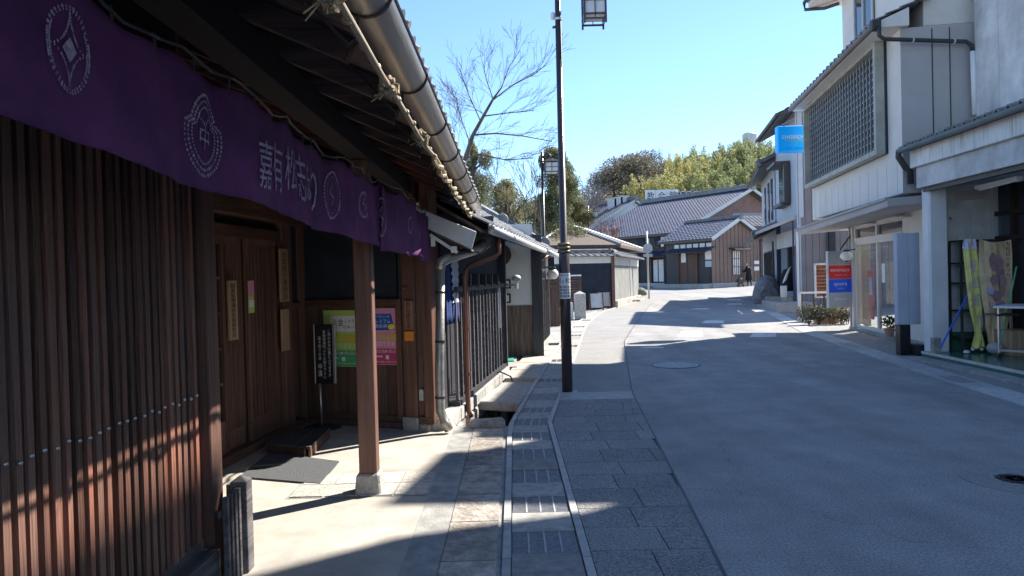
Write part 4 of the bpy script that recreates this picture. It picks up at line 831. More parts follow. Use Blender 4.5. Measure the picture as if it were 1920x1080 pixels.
def lamp_post(b, H, lc, lw, lh, lab, scale=1, band=True):
    t = thing('street_lamp', lab, 'street lamp', b, 'brown lantern street lamps')
    put(MB().lathe(b, [(.069*scale, -.02), (.069*scale, 1.85), (.047*scale, 1.87), (.038*scale, H)], 18), 'pole', M['polebrown'], t, smooth=True)
    if band:
        for k in range(3): put(MB().lathe(b+Vector((0, 0, 1.80+k*.048)), [(.07, 0), (.082, .008), (.084, .02), (.082, .032), (.07, .04)], 18), 'brass_band', mat('brass_band', (.2, .16, .1), None, 5, rough=.45, metal=.5), t, smooth=True)
    arm = [Vector((b.x, b.y, b.z+H-.15)), Vector((lc.x*.5+b.x*.5, lc.y*.5+b.y*.5, b.z+H-.02)), Vector((lc.x, lc.y, b.z+H-.1)), Vector((lc.x, lc.y, lc.z+lh+.08))]
    put(MB().tube(arm, .022, 8), 'arm', M['polebrown'], t, smooth=True); lantern(t, lc, lw, lh); return t
b = gr(1064, 735); t1 = lamp_post(b, 5.6, Vector((at(1114, 40, b.y).x, b.y, at(1114, 40, b.y).z)), .27, .42, 'nearest tall brown lantern street lamp, with a poster and brass bands on its pole')
put(MB().box(b.x-.13, b.x+.13, b.y-.13, b.y+.13, -.02, .006), 'base_plate', M['kerb'], t1)
a = [math.pi*(1.0+i/16) for i in range(0, 17)]; r_ = .0715
mb = MB(); z0, z1 = at(1060, 560, b.y).z, at(1060, 512, b.y).z
for i, t_ in enumerate(a): mb.v += [(b.x+r_*math.cos(t_), b.y+r_*math.sin(t_), z0), (b.x+r_*math.cos(t_), b.y+r_*math.sin(t_), z1)]
for i in range(16): mb.f.append((2*i, 2*i+2, 2*i+3, 2*i+1))
ps = thing('pole_poster', 'white paper poster with dark print wrapped round the near lamp pole', 'poster', (b.x, b.y-.07, z0)); p_ = put(mb, 'sheet', M['paper'], ps); p_.modifiers.new('t', 'SOLIDIFY').thickness = .002
cyl = lambda u, v: (b.x+(r_+.0015)*math.cos(math.pi*1.08+u/r_), b.y+(r_+.0015)*math.sin(math.pi*1.08+u/r_), z0+v)
H = z1-z0; Wc = math.pi*r_*.8
for tx_, v0, h_ in (('有松を守る', .88, .07), ('有松', .60, .22)): put(textmb(tx_, lambda u, v: cyl(u, H*v0+v), Wc, H*h_), 'lettering', M['ink'], ps)
for i in range(3):
    for j in range(4):
        u0, v0 = Wc*(.02+.33*i), H*(.06+.12*j); mb = MB(); mb.quad(cyl(u0, v0), cyl(u0+Wc*.14, v0), cyl(u0+Wc*.28, v0), cyl(u0+Wc*.28, v0+H*.09), cyl(u0+Wc*.14, v0+H*.09), cyl(u0, v0+H*.09)); put(mb, 'photo_print', mat('photo_print', (.04, .05, .07), (.4, .42, .45), 120, bump=0, lo=.45, hi=.55) if (i, j) == (0, 0) else bpy.data.materials['photo_print'], ps)
cm = thing('pole_sensor', 'small white and dark camera bracket high on the left of the near lamp pole', 'camera', at(1040, 45, b.y)); c = at(1036, 32, b.y)
put(MB().lathe(c, [(.02, -.03), (.03, 0), (.03, .05), (.015, .06)], 12), 'sensor_head', M['whitepaint'], cm, smooth=False); put(MB().beam(c+Vector((0, 0, -.02)), Vector((b.x, b.y, c.z-.02)), .01, .01), 'bracket', M['dkmetal'], cm)
put(MB().beam(at(1036, 52, b.y), at(1047, 48, b.y), .03, .025), 'camera_body', M['dkmetal'], cm); put(MB().lathe(Vector((b.x, b.y, c.z-.045)), [(.047, 0), (.047, .03)], 14), 'strap', M['steel'], cm)
b2 = Vector((at(1020, 450, 17.1).x, 17.1, gz(17))); l2 = at(1034, 328, 17.1); lamp_post(b2, l2.z+.55-b2.z, l2, .31, .30, 'second lantern street lamp, rising beyond the tiled roof of the barred shop', .75, False)
b3 = Vector((at(1104, 450, 36).x, 36, gz(36))); l3 = at(1115, 408, 36); lamp_post(b3, l3.z+.6-b3.z, l3, .3, .3, 'farthest lantern street lamp, behind the walled garden', .8, False)
# ================================================================ WALLED HOUSE further up on the left
wh = thing('walled_house', 'low house behind a tile-topped navy and pale garden wall, with a shallow brown bark roof', 'building', (3.9, 28, .24))
W1 = Fr((1.7, 27.2), (3.9, 28)); W2 = Fr((3.95, 28.05), (6.3, 35.8)); zg = gz(28)
put(W1.b(0, W1.L, zg, 1.98, -.2, -.01), 'navy_wall', M['indigo'], wh); put(W1.b(0, W1.L, 1.98, 2.24, -.2, 0), 'plaster_band', M['white'], wh); put(MB().box(3.88, 4.0, 27.93, 28.06, zg, 2.45), 'corner_post', M['woodp'], wh)
put(W2.b(0, W2.L, .5, 1.9, -.2, 0), 'pale_wall', mat('pale_render', (.24, .24, .225), (.18, .18, .17), 2, bump=.05, dirt=.2), wh); put(W2.b(0, W2.L, 1.9, 2.24, -.2, .01), 'plaster_band', M['white'], wh); put(W2.b(W2.L*.6, W2.L*.6+.12, .5, 2.2, 0, .03), 'wall_post', M['galv'], wh)
for k in range(12): put(W2.b(k*.68, k*.68+.66, .2, .5+.0*k, -.2, .16), 'base_stone', M['cobble'], wh, bevel=.02)
for k in range(5): put(W2.b(4.4+k*.75, 5.1+k*.75, .15, .38+.02*k, .16, .5), 'step_stone', M['cobble'], wh, bevel=.02)
for fr in (W1, W2):
    o = (fr.n*1+Vector((0, 0, -.45))).normalized(); nc = int(fr.L/.27)+1
    for sgn in (1, -1):
        Vv = (fr.n*-sgn+Vector((0, 0, .45))).normalized(); tiled(wh, fr.pt(-.05, 2.24, -.1+sgn*.36), fr.u, Vv, nc, 1, caps=(sgn == 1), l_=.3)
    put(MB().tube([fr.pt(-.1, 2.47, -.1), fr.pt(fr.L+.1, 2.47, -.1)], .07, 10), 'coping_ridge', M['tile'], wh)
mb = MB(); E_ = [(1.0, 28.3, 2.75), (4.5, 29.6, 2.75), (7.0, 37.5, 2.75), (1.0, 38, 2.75)]; rA, rB = (2.4, 31.5, 3.75), (3.6, 35, 3.75)
mb.add(E_+[rA, rB]+[(x, y, z-.12) for x, y, z in E_], [(0, 1, 4), (1, 2, 5, 4), (2, 3, 5), (3, 0, 4, 5), (6, 7, 1, 0), (7, 8, 2, 1), (8, 9, 3, 2), (9, 6, 0, 3), (9, 8, 7, 6)]); put(mb, 'bark_roof', M['brownroof'], wh)
for a_, b_ in ((E_[1], rA), (E_[2], rB), (rA, rB), (E_[0], rA)): put(MB().tube([Vector(a_)+Vector((0, 0, .03)), Vector(b_)+Vector((0, 0, .03))], .06, 6), 'roof_ridge', M['galv'], wh)
put(MB().box(1.5, 4.0, 30, 36, 0, 2.65), 'house_wall', M['black'], wh)
lv = thing('louvered_fence', 'brown horizontal louvered fence panel with a pale top rail, left of the navy wall', 'fence', (1.8, 24.3, .18)); LF = Fr((1.15, 24.3), (2.36, 24.5))
put(LF.b(0, LF.L, 1.50, 1.55, -.06, .03), 'top_rail', M['whitepaint'], lv)
for k in range(14): put(LF.b(.03, LF.L-.03, .3+k*.085, .35+k*.085, -.03, .01), 'louver', M['board'], lv)
for s in (0, LF.L*.45, LF.L-.07): put(LF.b(s, s+.07, .15, 1.5, -.05, .02), 'post', M['board'], lv)
gp = thing('boarded_gate', 'brown boarded gate just left of the near lamp pole, beyond the barred shop', 'gate', (.9, 20.2, .1)); LG = Fr((.72, 20.2), (1.35, 20.3))
for k in range(5): put(LG.b(k*.125, k*.125+.12, .1, 1.55, -.04, 0), 'board', M['board'], gp)
put(LG.b(0, LG.L, 1.2, 1.27, 0, .03), 'cross_rail', M['board'], gp)
sp1 = gr(1088, 597); mb = MB().box(sp1.x-.17, sp1.x+.17, sp1.y-.17, sp1.y+.17, sp1.z-.02, sp1.z+.78); mb.add([(sp1.x-.17, sp1.y-.17, sp1.z+.78), (sp1.x+.17, sp1.y-.17, sp1.z+.78), (sp1.x+.17, sp1.y+.17, sp1.z+.78), (sp1.x-.17, sp1.y+.17, sp1.z+.78), (sp1.x, sp1.y, sp1.z+.87)], [(0, 1, 4), (1, 2, 4), (2, 3, 4), (3, 0, 4)])
put(mb, 'stone_post', M['stone2'], bevel=.01, label='square stone marker post with a low pointed top, right of the near lamp pole', cat='stone post')
for (p0, p1, yb, hh), lab in (((1040, 1058, 606, .42), 'pale concrete block, left of the two beside the lamp pole'), ((1060, 1076, 598, .5), 'white concrete block, right of the two, next to the stone marker post')):
    a_, b_ = gr(p0, yb), gr(p1, yb); put(MB().box(a_.x, b_.x, a_.y, a_.y+.5, a_.z-.1, a_.z+hh), 'concrete_block', M['whitepaint'] if p0 > 1050 else M['conc'], bevel=.012, label=lab, cat='block', group='concrete blocks by the lamp pole')
for i, (px, py) in enumerate(((1119, 582), (1133, 579), (1146, 573))):
    c = gr(px, py); t = thing('signboard_easel', ('weathered grey folding signboard on a pavement frame, nearest of three', 'brown folding signboard, middle of three by the navy wall', 'slim folding signboard with a dark top, farthest of three by the pale wall')[i], 'signboard', c, 'folding signboards by the garden wall')
    wd, hh = .24, .62; put(MB().hexa([c+Vector((-wd, -.12, .1)), c+Vector((wd, .0, .1)), c+Vector((wd, .02, .1)), c+Vector((-wd, -.10, .1)), c+Vector((-wd, .0, hh)), c+Vector((wd, .12, hh)), c+Vector((wd, .14, hh)), c+Vector((-wd, .02, hh))]), 'board', (M['galv'], M['taupe'], M['tan'])[i], t)
    for sx in (-1, 1):
        put(MB().beam(c+Vector((sx*wd, -.16+.06*sx, 0)), c+Vector((sx*wd, .04+.06*sx, hh+.03)), .03, .03), 'leg', M['board'], t); put(MB().beam(c+Vector((sx*wd, .3, 0)), c+Vector((sx*wd, .05, hh)), .03, .03), 'leg', M['board'], t)
c = gr(1201, 558); mb = MB(); n = 10
mb.ball(c+Vector((0, .2, .22)), .40, 14, .62); mb.v = [(x+.05*math.sin(9*y+5*z), y, z+.04*math.sin(7*x+3*y)) for x, y, z in mb.v]; put(mb, 'garden_boulder', M['rock'], smooth=True, label='rounded mossy boulder at the road edge beside the round road sign', cat='boulder')
c = gr(1217, 560); rs = thing('road_sign', 'round road sign on a slim galvanised post, beside the boulder at the bend', 'road sign', c); tp = at(1213, 434, c.y)
put(MB().tube([c, Vector((c.x-.05, c.y, tp.z))], .045, 10), 'post', M['galv'], rs, smooth=True); q = at(1214, 466, c.y); put(MB().lathe(q+Vector((.0, -.06, 0)), [(.001, 0), (.235, 0), (.235, .02), (.001, .02)], 28, 'y'), 'disc', M['galv'], rs); put(MB().box(q.x-.22, q.x+.22, q.y-.07, q.y-.05, q.z-.4, q.z-.26), 'plate', M['galv'], rs)
# ================================================================ FAR HOUSES at the bend
FTM = MB().add([(0, 0, .03), (.15, 0, .02), (.21, 0, .055), (.28, 0, .055), (.30, 0, .03), (0, .3, .0), (.15, .3, -.01), (.21, .3, .025), (.28, .3, .025), (.30, .3, 0)], [(0, 1, 6, 5), (1, 2, 7, 6), (2, 3, 8, 7), (3, 4, 9, 8)]).mesh('far_tile')
e_ = Vector((.55, -.835, 0)).normalized(); p_ = Vector((-e_.y, e_.x, 0))*1. ; p_ = Vector((.835, .55, 0)).normalized()
def gabled(parent, C, L_, D, ze, zr, zg_, wm, gm, rm, over=.6, rsc=.75):
    """C: front eave corner at the near gable end; runs back along -e for L_, ridge D behind the eave"""
    C = Vector((C[0], C[1], 0)); pitch = (zr-ze)/D; V = (p_+Vector((0, 0, pitch))).normalized(); B = C-e_*L_
    tiled(parent, Vector((B.x, B.y, ze)), e_, V, int(L_/.3), int(math.hypot(D, zr-ze)/.28), FTM, .3, .28, stuff=True, m_=rm)
    V2 = (-p_+Vector((0, 0, pitch))).normalized(); E2 = C+p_*2*D; tiled(parent, Vector((E2.x, E2.y, ze)), -e_, V2, int(L_/.3), int(math.hypot(D, zr-ze)/.28), FTM, .3, .28, stuff=True, m_=rm)
    th = Vector((0, 0, -.16)); mb = MB()
    for s0, s1, z0, z1 in ((C, C+p_*D, ze, zr), (C+p_*D, C+p_*2*D, zr, ze)):
        a, b = Vector((s0.x, s0.y, z0)), Vector((s1.x, s1.y, z1)); mb.hexa([a+th, b+th, b+th-e_*L_, a+th-e_*L_, a-Vector((0, 0, .005)), b-Vector((0, 0, .005)), b-e_*L_-Vector((0, 0, .005)), a-e_*L_-Vector((0, 0, .005))])
    put(mb, 'roof_deck', M['graywood'], parent)
    rg = Vector(((C+p_*D).x, (C+p_*D).y, zr)); mb = MB()
    for k in range(4): mb.beam(rg+Vector((0, 0, (.04+.09*k)*rsc)), rg-e_*L_+Vector((0, 0, (.04+.09*k)*rsc)), (.5-.06*k)*rsc, .075*rsc)
    mb.tube([rg+Vector((0, 0, .38*rsc))+e_*.02, rg-e_*L_+Vector((0, 0, .38*rsc))], .1*rsc, 8); put(mb, 'ridge', M['tile'], parent)
    put(MB().prism([rg+Vector((0, 0, .62*rsc))+e_*.05, rg+e_*.05-p_*.35*rsc+Vector((0, 0, .3*rsc)), rg+e_*.05-p_*.3*rsc-Vector((0, 0, .1)), rg+e_*.05+p_*.3*rsc-Vector((0, 0, .1)), rg+e_*.05+p_*.35*rsc+Vector((0, 0, .3*rsc))], e_*.12), 'ridge_end_tile', M['tile'], parent)
    for s in (0, 2*D):   # verge boards
        a = C+p_*s; put(MB().beam(Vector((a.x, a.y, ze-.05))+e_*.03, rg+e_*.03-Vector((0, 0, .05)), .06, .22), 'verge_board', M['galv'], parent)
    i0 = C+p_*over-e_*over; i1 = C+p_*(2*D-over)-e_*over; zz = ze+pitch*over-.16; top = rg-e_*over-Vector((0, 0, .17))
    put(MB().prism([Vector((i0.x, i0.y, zg_)), Vector((i1.x, i1.y, zg_)), Vector((i1.x, i1.y, zz)), top, Vector((i0.x, i0.y, zz))], -e_*.2), 'gable_wall', gm, parent)
    fr = Fr((i0-e_*(L_-2*over)).xy[:], i0.xy[:], 1); put(fr.b(0, fr.L-.01, zg_, zz-.02, -.2, 0), 'front_wall', wm, parent)
    put(MB().prism([Vector((i1.x, i1.y, zg_)), Vector((*(i1-e_*(L_-2*over))[:2], zg_)), Vector((*(i1-e_*(L_-2*over))[:2], zz)), Vector((i1.x, i1.y, zz))], -p_*.2), 'rear_wall', wm, parent)
    put(MB().prism([Vector((*(i0-e_*(L_-2*over))[:2], zg_)), Vector((*(i1-e_*(L_-2*over))[:2], zg_)), Vector((*(i1-e_*(L_-2*over))[:2], zz)), Vector((*(top-e_*(L_-2*over))[:2], top.z)), Vector((*(i0-e_*(L_-2*over))[:2], zz))], e_*.2), 'far_gable_wall', wm, parent)
    return fr, Fr(i0.xy[:], i1.xy[:], 1)
big = thing('tiled_merchant_house', 'large old merchant house with a broad blue-grey tiled roof and reddish gable, closing the street', 'building', (12, 50, .5))
fb, gb = gabled(big, (11.9, 50.2), 12, 7.7, 4.4, 7.8, .5, M['black'], M['brickwall'], M['btile'])
Sb = lambda px, py: fb.sp(px, py)
for x0, x1, m_ in ((1195, 1208, 'indigo'), (1212, 1228, 'white'), (1218, 1236, 'indigo'), (1240, 1256, 'frost'), (1259, 1268, 'indigo')):
    a, b = Sb(x0, 450)[0], Sb(x1, 450)[0]; w_ = put(fb.b(a, b, 3.5, 4.2, .0, .05), 'upper_window', M[m_], big); put(fb.b(a-.05, b+.05, 3.42, 3.5, 0, .09), 'window_sill', M['board'], w_)
a, b = Sb(1186, 470)[0], Sb(1268, 470)[0]; Vc = (-fb.n+Vector((0, 0, .4))).normalized(); a = max(a, 0)
tiled(big, fb.pt(a, 2.75, 1.1), fb.u, Vc, int((b-a)/.3), 4, FTM, .3, .28, stuff=True, m_=M['btile']); put(MB().prism([fb.pt(a, 2.7, 1.1), fb.pt(b, 2.7, 1.1), fb.pt(b, 3.14, 0), fb.pt(a, 3.14, 0)], (0, 0, .04)), 'canopy_deck', M['board'], big)
for i, (x0, x1) in enumerate(((1226, 1234), (1236, 1245))):
    a, b = Sb(x0, 500)[0], Sb(x1, 500)[0]; dd = put(fb.b(a, b, .95, 2.55, .02, .06), 'shop_door', M['frost'], big); put(fb.b(a+.04, b-.04, .98, 1.9, .06, .065), 'door_panel', M['whitepaint'], dd)
a, b = Sb(1246, 510)[0], Sb(1259, 510)[0]; put(fb.b(a, b, 1.1, 1.75, .05, .1), 'notice_board', M['paleboard'], big)
for px in (1193, 1222, 1248, 1262): a = max(Sb(px, 500)[0], .1); put(fb.b(a, a+.14, .6, 2.75, .05, .2), 'front_post', M['board'], big)
put(fb.b(0, fb.L, .45, .85, 0, .7), 'stone_base', M['stone2'], big)
rw = 10
for z in (2.1, 2.9, 3.7): put(gb.b(0, gb.L, z, z+.1, 0, .04), 'gable_rail', M['brownbd'], big)
an = thing('gatehouse_annex', 'small brown board gabled annex with double doors, in front of the large tiled house', 'building', (13, 46, .5))
fa, ga = gabled(an, (12.75, 45.7), 4.8, 2.75, 3.68, 5.05, .45, M['black'], M['brownbd'], M['btile'], .3, .4)
n = 13
for k in range(n+1): s = ga.L*k/n; zt = 3.6+min(s, ga.L-s)*.5; put(ga.b(s-.02, s+.02, .8, zt, .0, .035), 'wall_batten', M['brownbd'], an)
for z in (1.3, 1.9, 2.5, 3.1, 3.7): put(ga.b(0, ga.L, z, z+.04, .0, .028), 'wall_rail', M['brownbd'], an)
put(ga.b(-.05, ga.L+.05, .4, .82, -.1, .1), 'base_wall', M['stone2'], an)
(a, zt), (b, zb) = ga.sp(1372, 470), ga.sp(1387, 515); wn = put(ga.b(a, b, zb, zt, .035, .06), 'lattice_window', M['frost'], an)
for k in range(5): put(ga.b(a+(b-a)*k/4-.02, a+(b-a)*k/4+.02, zb, zt, .06, .09), 'window_bar', M['board'], wn)
for k in range(4): z = zb+(zt-zb)*k/3; put(ga.b(a, b, z-.02, z+.02, .062, .08), 'window_rail', M['board'], wn)
(c0, z0), (c1_, z1) = ga.sp(1366, 464), ga.sp(1396, 464); put(MB().prism([ga.pt(c0, z0-.1, .04), ga.pt(c1_, z0-.1, .04), ga.pt(c1_, z0-.22, .6), ga.pt(c0, z0-.22, .6)], (0, 0, .08)), 'window_hood', M['black'], an)
for y0, y1 in ((489, 495), (500, 507)): (a, zt), (b, zb) = ga.sp(1413, y0), ga.sp(1422, y1); put(ga.b(a, b, zb, zt, .03, .06), 'wall_notice', M['paper'], an)
a, b = fa.sp(1262, 470)[0], fa.sp(1345, 470)[0]; a = max(a, .1)
tiled(an, fa.pt(a, 2.85, 1.0), fa.u, (-fa.n+Vector((0, 0, .35))).normalized(), int((fa.L+.5-a)/.3), 3, FTM, .3, .28, stuff=True, m_=M['btile']); put(MB().prism([fa.pt(a, 2.8, 1.0), fa.pt(fa.L+.4, 2.8, 1.0), fa.pt(fa.L+.4, 3.15, 0), fa.pt(a, 3.15, 0)], (0, 0, .04)), 'porch_deck', M['board'], an)
for k in range(6): s = a+.15+k*(fa.L-a)/6; put(fa.b(s, s+.42, 3.18, 3.42, .0, .03), 'clerestory_pane', M['paper'], an)
mid = fa.L*.52
for s0, s1 in ((mid-.75, mid-.02), (mid+.02, mid+.75)): dd = put(fa.b(s0, s1, .8, 2.75, .0, .05), 'gate_door', M['board'], an)
for s in (mid-.85, mid+.77): put(fa.b(s, s+.1, .7, 2.8, 0, .12), 'door_post', M['board'], an)
(a, zt), (b, zb) = fa.sp(1331, 470), fa.sp(1341, 486); put(fa.b(min(a, fa.L-.5), min(b, fa.L), zb, zt, .03, .06), 'white_notice', M['paper'], an); (a, zt), (b, zb) = fa.sp(1331, 489), fa.sp(1341, 500); put(fa.b(min(a, fa.L-.5), min(b, fa.L), zb, zt, .03, .06), 'blue_notice', M['bluewhite'], an)
(a, zt), (b, zb) = fa.sp(1278, 474), fa.sp(1287, 492); put(fa.b(max(a, .1), max(b, .4), zb, zt, .03, .06), 'white_notice', M['paper'], an)
put(fa.b(-.2, fa.L, .4, .8, 0, .9), 'stone_step', M['stone2'], an)
# third little roof right of the annex
tl = thing('small_tiled_roof_house', 'little house with a bright tiled roof, squeezed between the annex and the right-hand houses', 'building', (18.3, 50, .5))
mb = MB().box(17.4, 22, 50.5, 54, .4, 3.9); put(mb, 'house_wall', M['brownbd'], tl); o = at(1400, 424, 50.3); tiled(tl, o, (1, .15, 0), (-.2, 1, .5), 16, 7, FTM, .3, .28, stuff=True, m_=M['tile']); put(MB().beam(o+Vector((-.4, 2, .95)), o+Vector((4.5, 2.6, .95)), .3, .25), 'ridge', M['tilend'], tl)
sh = thing('white_storehouse', 'white plastered storehouse gable with dark tiled roof, behind the large tiled house', 'building', (9, 66, .6))
gabled(sh, (7.3, 66), 14, 5.7, 5.75, 8.7, .6, M['white'], M['white'], M['tile'], .25)
for i in range(3): c = at(1148+i*12, 384-i*3, 70); put(MB().box(c.x-.4, c.x+.4, c.y, c.y+.6, c.z-1, c.z+.6), 'roof_vent', M['galv'], sh)
rs_ = thing('rooftop_sign', 'white rooftop sign of three square panels lettered 教会館, above the tiled ridge', 'sign', at(1238, 385, 70)); FS_ = Fr(at(1209, 370, 70).xy[:], at(1272, 370, 70).xy[:])
zt, zb = at(1240, 356, 70).z, at(1240, 380, 70).z
for i, ch in enumerate('教会館'):
    s = i*FS_.L/3; p = put(FS_.b(s+.04, s+FS_.L/3-.04, zb, zt, 0, .15), 'sign_panel', M['whitepaint'], rs_); put(ftext(ch, FS_, s+FS_.L/3*.17, zb+(zt-zb)*.15, FS_.L/3*.66, (zt-zb)*.7, .155), 'lettering', M['ink'], p)
for s in (0, FS_.L/2, FS_.L): put(FS_.b(s-.05, s+.05, zb-3.2, zb, -.1, 0), 'sign_post', M['galv'], rs_)
for i, (x0, x1) in enumerate(((1276, 1297), (1299, 1322))):
    t = thing('rooftop_unit', ('left', 'right')[i]+' of two grey rooftop air-conditioning racks beside the rooftop sign', 'air conditioner', at(x0, 372, 69)); a_, b_ = at(x0, 359, 69), at(x1, 374, 69)
    put(MB().box(a_.x, b_.x, 69, 70, b_.z-1.2, a_.z-.08), 'unit', M['dark'], t)
    for k in range(3): x = a_.x+(b_.x-a_.x)*k/2; put(MB().box(x-.05, x+.05, 68.9, 69, b_.z-1.2, a_.z), 'rack_post', M['galv'], t)
    put(MB().box(a_.x-.1, b_.x+.1, 68.9, 70, a_.z-.08, a_.z+.02), 'rack_top', M['galv'], t)
put(MB().box(12, 21, 70.4, 76, .5, 8.0), 'church_hall', M['white'], label='plain pale hall under the rooftop sign, mostly hidden behind the tiled house', cat='building')
# ================================================================ RIGHT: near house out of frame, open-front shop with white fascia
nh = thing('near_house', 'tall pale neighbouring house beyond the right edge of the photo, casting the foreground shade', 'building', (8, 2, 0))
put(MB().box(7.6, 14, -7, 8.8, 0, 3.9), 'wall', M['stainwhite'], nh); put(MB().box(7.6, 14, -7, 9.76, 3.92, 10.66), 'upper_wall', M['stainwhite'], nh); put(MB().prism([(7.55, 9.762, 8.3), (7.55, 10.2, 9.5), (7.55, 10.2, 10.55), (7.55, 9.762, 10.55)], (6, 0, 0)), 'shadow_cornice', M['stainwhite'], nh)  # slanted cornice is added, out of view, to angle the house's shadow edge
mb = MB(); mb.prism([(7.3, -7.5, 10.2), (7.3, -7.5, 10.4), (10.7, -7.5, 12.2), (14.5, -7.5, 10.4), (14.5, -7.5, 10.2)], (0, 17.65, 0)); mb.v = [(x, y, z+.42) for x, y, z in mb.v]; put(mb, 'roof', M['tile'], nh)
for k in range(3): put(MB().box(7.52, 7.56, -5+k*4, -3.2+k*4, 4.6, 6), 'window', M['dkglass'], nh)
G1 = Fr((6.02, 0), (6.70, 11.82), -1); L1_ = G1.L; sg = lambda px, py, d=0: G1.sp(px, py, d)
gs1 = thing('open_front_shop', 'shop with an open front, stained white fascia, tile canopy and green painted floor, right foreground', 'building', (7, 10, 0))
fl = put(G1.b(-2, L1_, -.05, .12, -6, 0), 'raised_floor', M['greenpaint'], gs1, bevel=.01); put(G1.b(-2, L1_, .085, .1225, -.035, .004), 'floor_edge_strip', M['galv'], gs1)
put(G1.b(-2, L1_-.01, -.05, .04, 0, .28), 'concrete_step', M['conc'], gs1, bevel=.01)
zA, zB, zC = sg(1697, 284, .12)[1], sg(1705, 316, .12)[1], sg(1718, 354, .02)[1]
put(G1.b(-2, L1_+.02, zB, zA-.02, -.1, .12), 'upper_fascia', M['dripwall'], gs1, bevel=.004); put(G1.b(-2, L1_-.02, zC, zB-.003, -.1, .04), 'lower_fascia', M['stainwhite'], gs1, bevel=.004)
put(G1.b(-2, L1_-.1, zC-.07, zC-.003, -.12, -.02), 'shutter_track', M['dkmetal'], gs1)
put(G1.b(-2, L1_, zC+.05, zC+.1, -4, -.11), 'ceiling', M['stainwhite'], gs1)
put(G1.b(-2, L1_, zA-.02, zA+.02, -.95, .2), 'canopy_deck', M['dkmetal'], gs1)
Vc = (-G1.n+Vector((0, 0, .32))).normalized(); tiled(gs1, G1.pt(L1_+.05, zA+.02, .24), -G1.u, Vc, 40, 1, w_=.24, caps=False); tiled(gs1, G1.pt(L1_+.05, zA+.02, .24)+Vc*.25, -G1.u, Vc, 40, 4, w_=.24, stuff=True)
put(MB().tube([G1.pt(s, zA-.01, .27) for s in (-2, L1_+.08)], .045, 10), 'gutter', mat('green_grey_gutter', (.075, .1, .1), (.05, .07, .07), 3, rough=.5), gs1, smooth=True)
put(MB().tube([G1.pt(L1_+.06, zA, .27), G1.pt(L1_+.08, zA-.1, .27), G1.pt(L1_+.1, zA-.28, .15), G1.pt(L1_+.1, zA-.34, .08), G1.pt(L1_+.1, zA-.55, .07)], .05, 10), 'downpipe', M['dkmetal'], gs1, smooth=True)
UW = Fr(G1.pt(0, 0, -.92).xy[:], G1.pt(L1_-.02, 0, -.92).xy[:], -1)
mb = MB(); a0, a1 = UW.L-1.97, UW.L; p = [UW.pt(a0, zA, 0), UW.pt(a1, zA, 0), UW.pt(a1, 9.3, 0), UW.pt(a0+1.05, 9.5, 0), UW.pt(a0, 7.95, 0)]
mb.prism(p, -UW.n*5); put(mb, 'upper_wall', M['stainwhite'], gs1); put(UW.b(-1, a0-.01, zA, 3.85, -5, 0), 'upper_wall', M['stainwhite'], gs1); put(UW.b(a1+.002, a1+.3, 6.0, 9.25, -5, -.01), 'gap_party_wall', M['stainwhite'], gs1)  # last wall is added, out of view, to block sun between the two shops
mb = MB(); n_ = UW.n; p = [UW.pt(a1+.3, 9.32, .2), UW.pt(a0+1.02, 9.53, .2), UW.pt(a0-.03, 8.02, .2), UW.pt(a0-.03, 7.9, .2), UW.pt(a0+1.05, 9.38, .2), UW.pt(a1+.3, 9.2, .2)]; mb.prism(p, -n_*5.5); put(mb, 'upper_roof', M['tile'], gs1)
for k in range(3): put(UW.b(a1-.62*(k+1)-.006, a1-.62*(k+1)+.006, zA+.1, 9.1, 0, .004), 'panel_joint', M['galv'], gs1)
# far pillar, end wall, back wall
px0, px1 = at(1730, 500, 11.82), at(1766, 500, 11.82)
put(MB().box(px0.x, px1.x, 11.62, 11.84, .1, zC), 'white_pillar', M['whitepaint'], gs1, bevel=.03)
put(MB().box(px1.x+.02, 10.5, 11.86, 12.0, .42, zC+.05), 'end_wall', M['stainwhite'], gs1); put(MB().box(px1.x+.02, 10.5, 11.85, 12.0, .12, .42), 'green_skirting', M['greenpaint'], gs1)
put(MB().tube([Vector((px1.x+.04, 11.8, zC)), Vector((px1.x+.05, 11.8, .12))], .03, 10), 'black_pipe', M['dkmetal'], gs1, smooth=True)
put(MB().box(px0.x-.02, px0.x+.09, 11.5, 11.6, .04, .36), 'kerb_post', M['conc'], gs1)
xb = at(1862, 500, 11.84).x; BW = Fr((xb-.62, 0), (xb, 11.85), -1)
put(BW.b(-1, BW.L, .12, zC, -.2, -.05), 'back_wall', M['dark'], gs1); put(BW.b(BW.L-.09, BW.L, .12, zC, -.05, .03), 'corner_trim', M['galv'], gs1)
for z in (.75, 1.9, 2.3): put(BW.b(-1, BW.L-.1, z, z+.07, -.05, .02), 'window_rail', M['slatback'], gs1)
for k in range(12): s = BW.L-.55-k*.85; f_ = put(BW.b(s-.04, s+.04, .12, zC, -.05, .03), 'window_stile', M['slatback'], gs1)
for k in range(8): s = BW.L-.14-k*.85; put(BW.b(s-.32, s, 1.97, 2.3, -.045, -.03), 'pane', M['dkglass'], gs1)
mk = MB()
for (px, py) in ((1775, 410), (1783, 409), (1776, 442), (1777, 478), (1781, 478), (1777, 503), (1779, 546), (1782, 410), (1762, 467)):
    c = at(px, py, 11.845); mk.box(c.x-.02, c.x+.02, 11.848, 11.856, c.z-.02, c.z+.02)
put(mk, 'wall_marks', M['galv'], gs1, kind='stuff')
lt = thing('ceiling_tube_lamp', 'unlit white tube lamp on the ceiling of the open-front shop', 'lamp', at(1870, 345, 10.6)); put(MB().beam(at(1833, 352, 11.2), at(1912, 333, 10.2), .09, .05), 'lamp_body', M['whitepaint'], lt); put(MB().tube([at(1836, 356, 11.2), at(1910, 337, 10.2)], .018, 8), 'tube', M['globe'], lt)
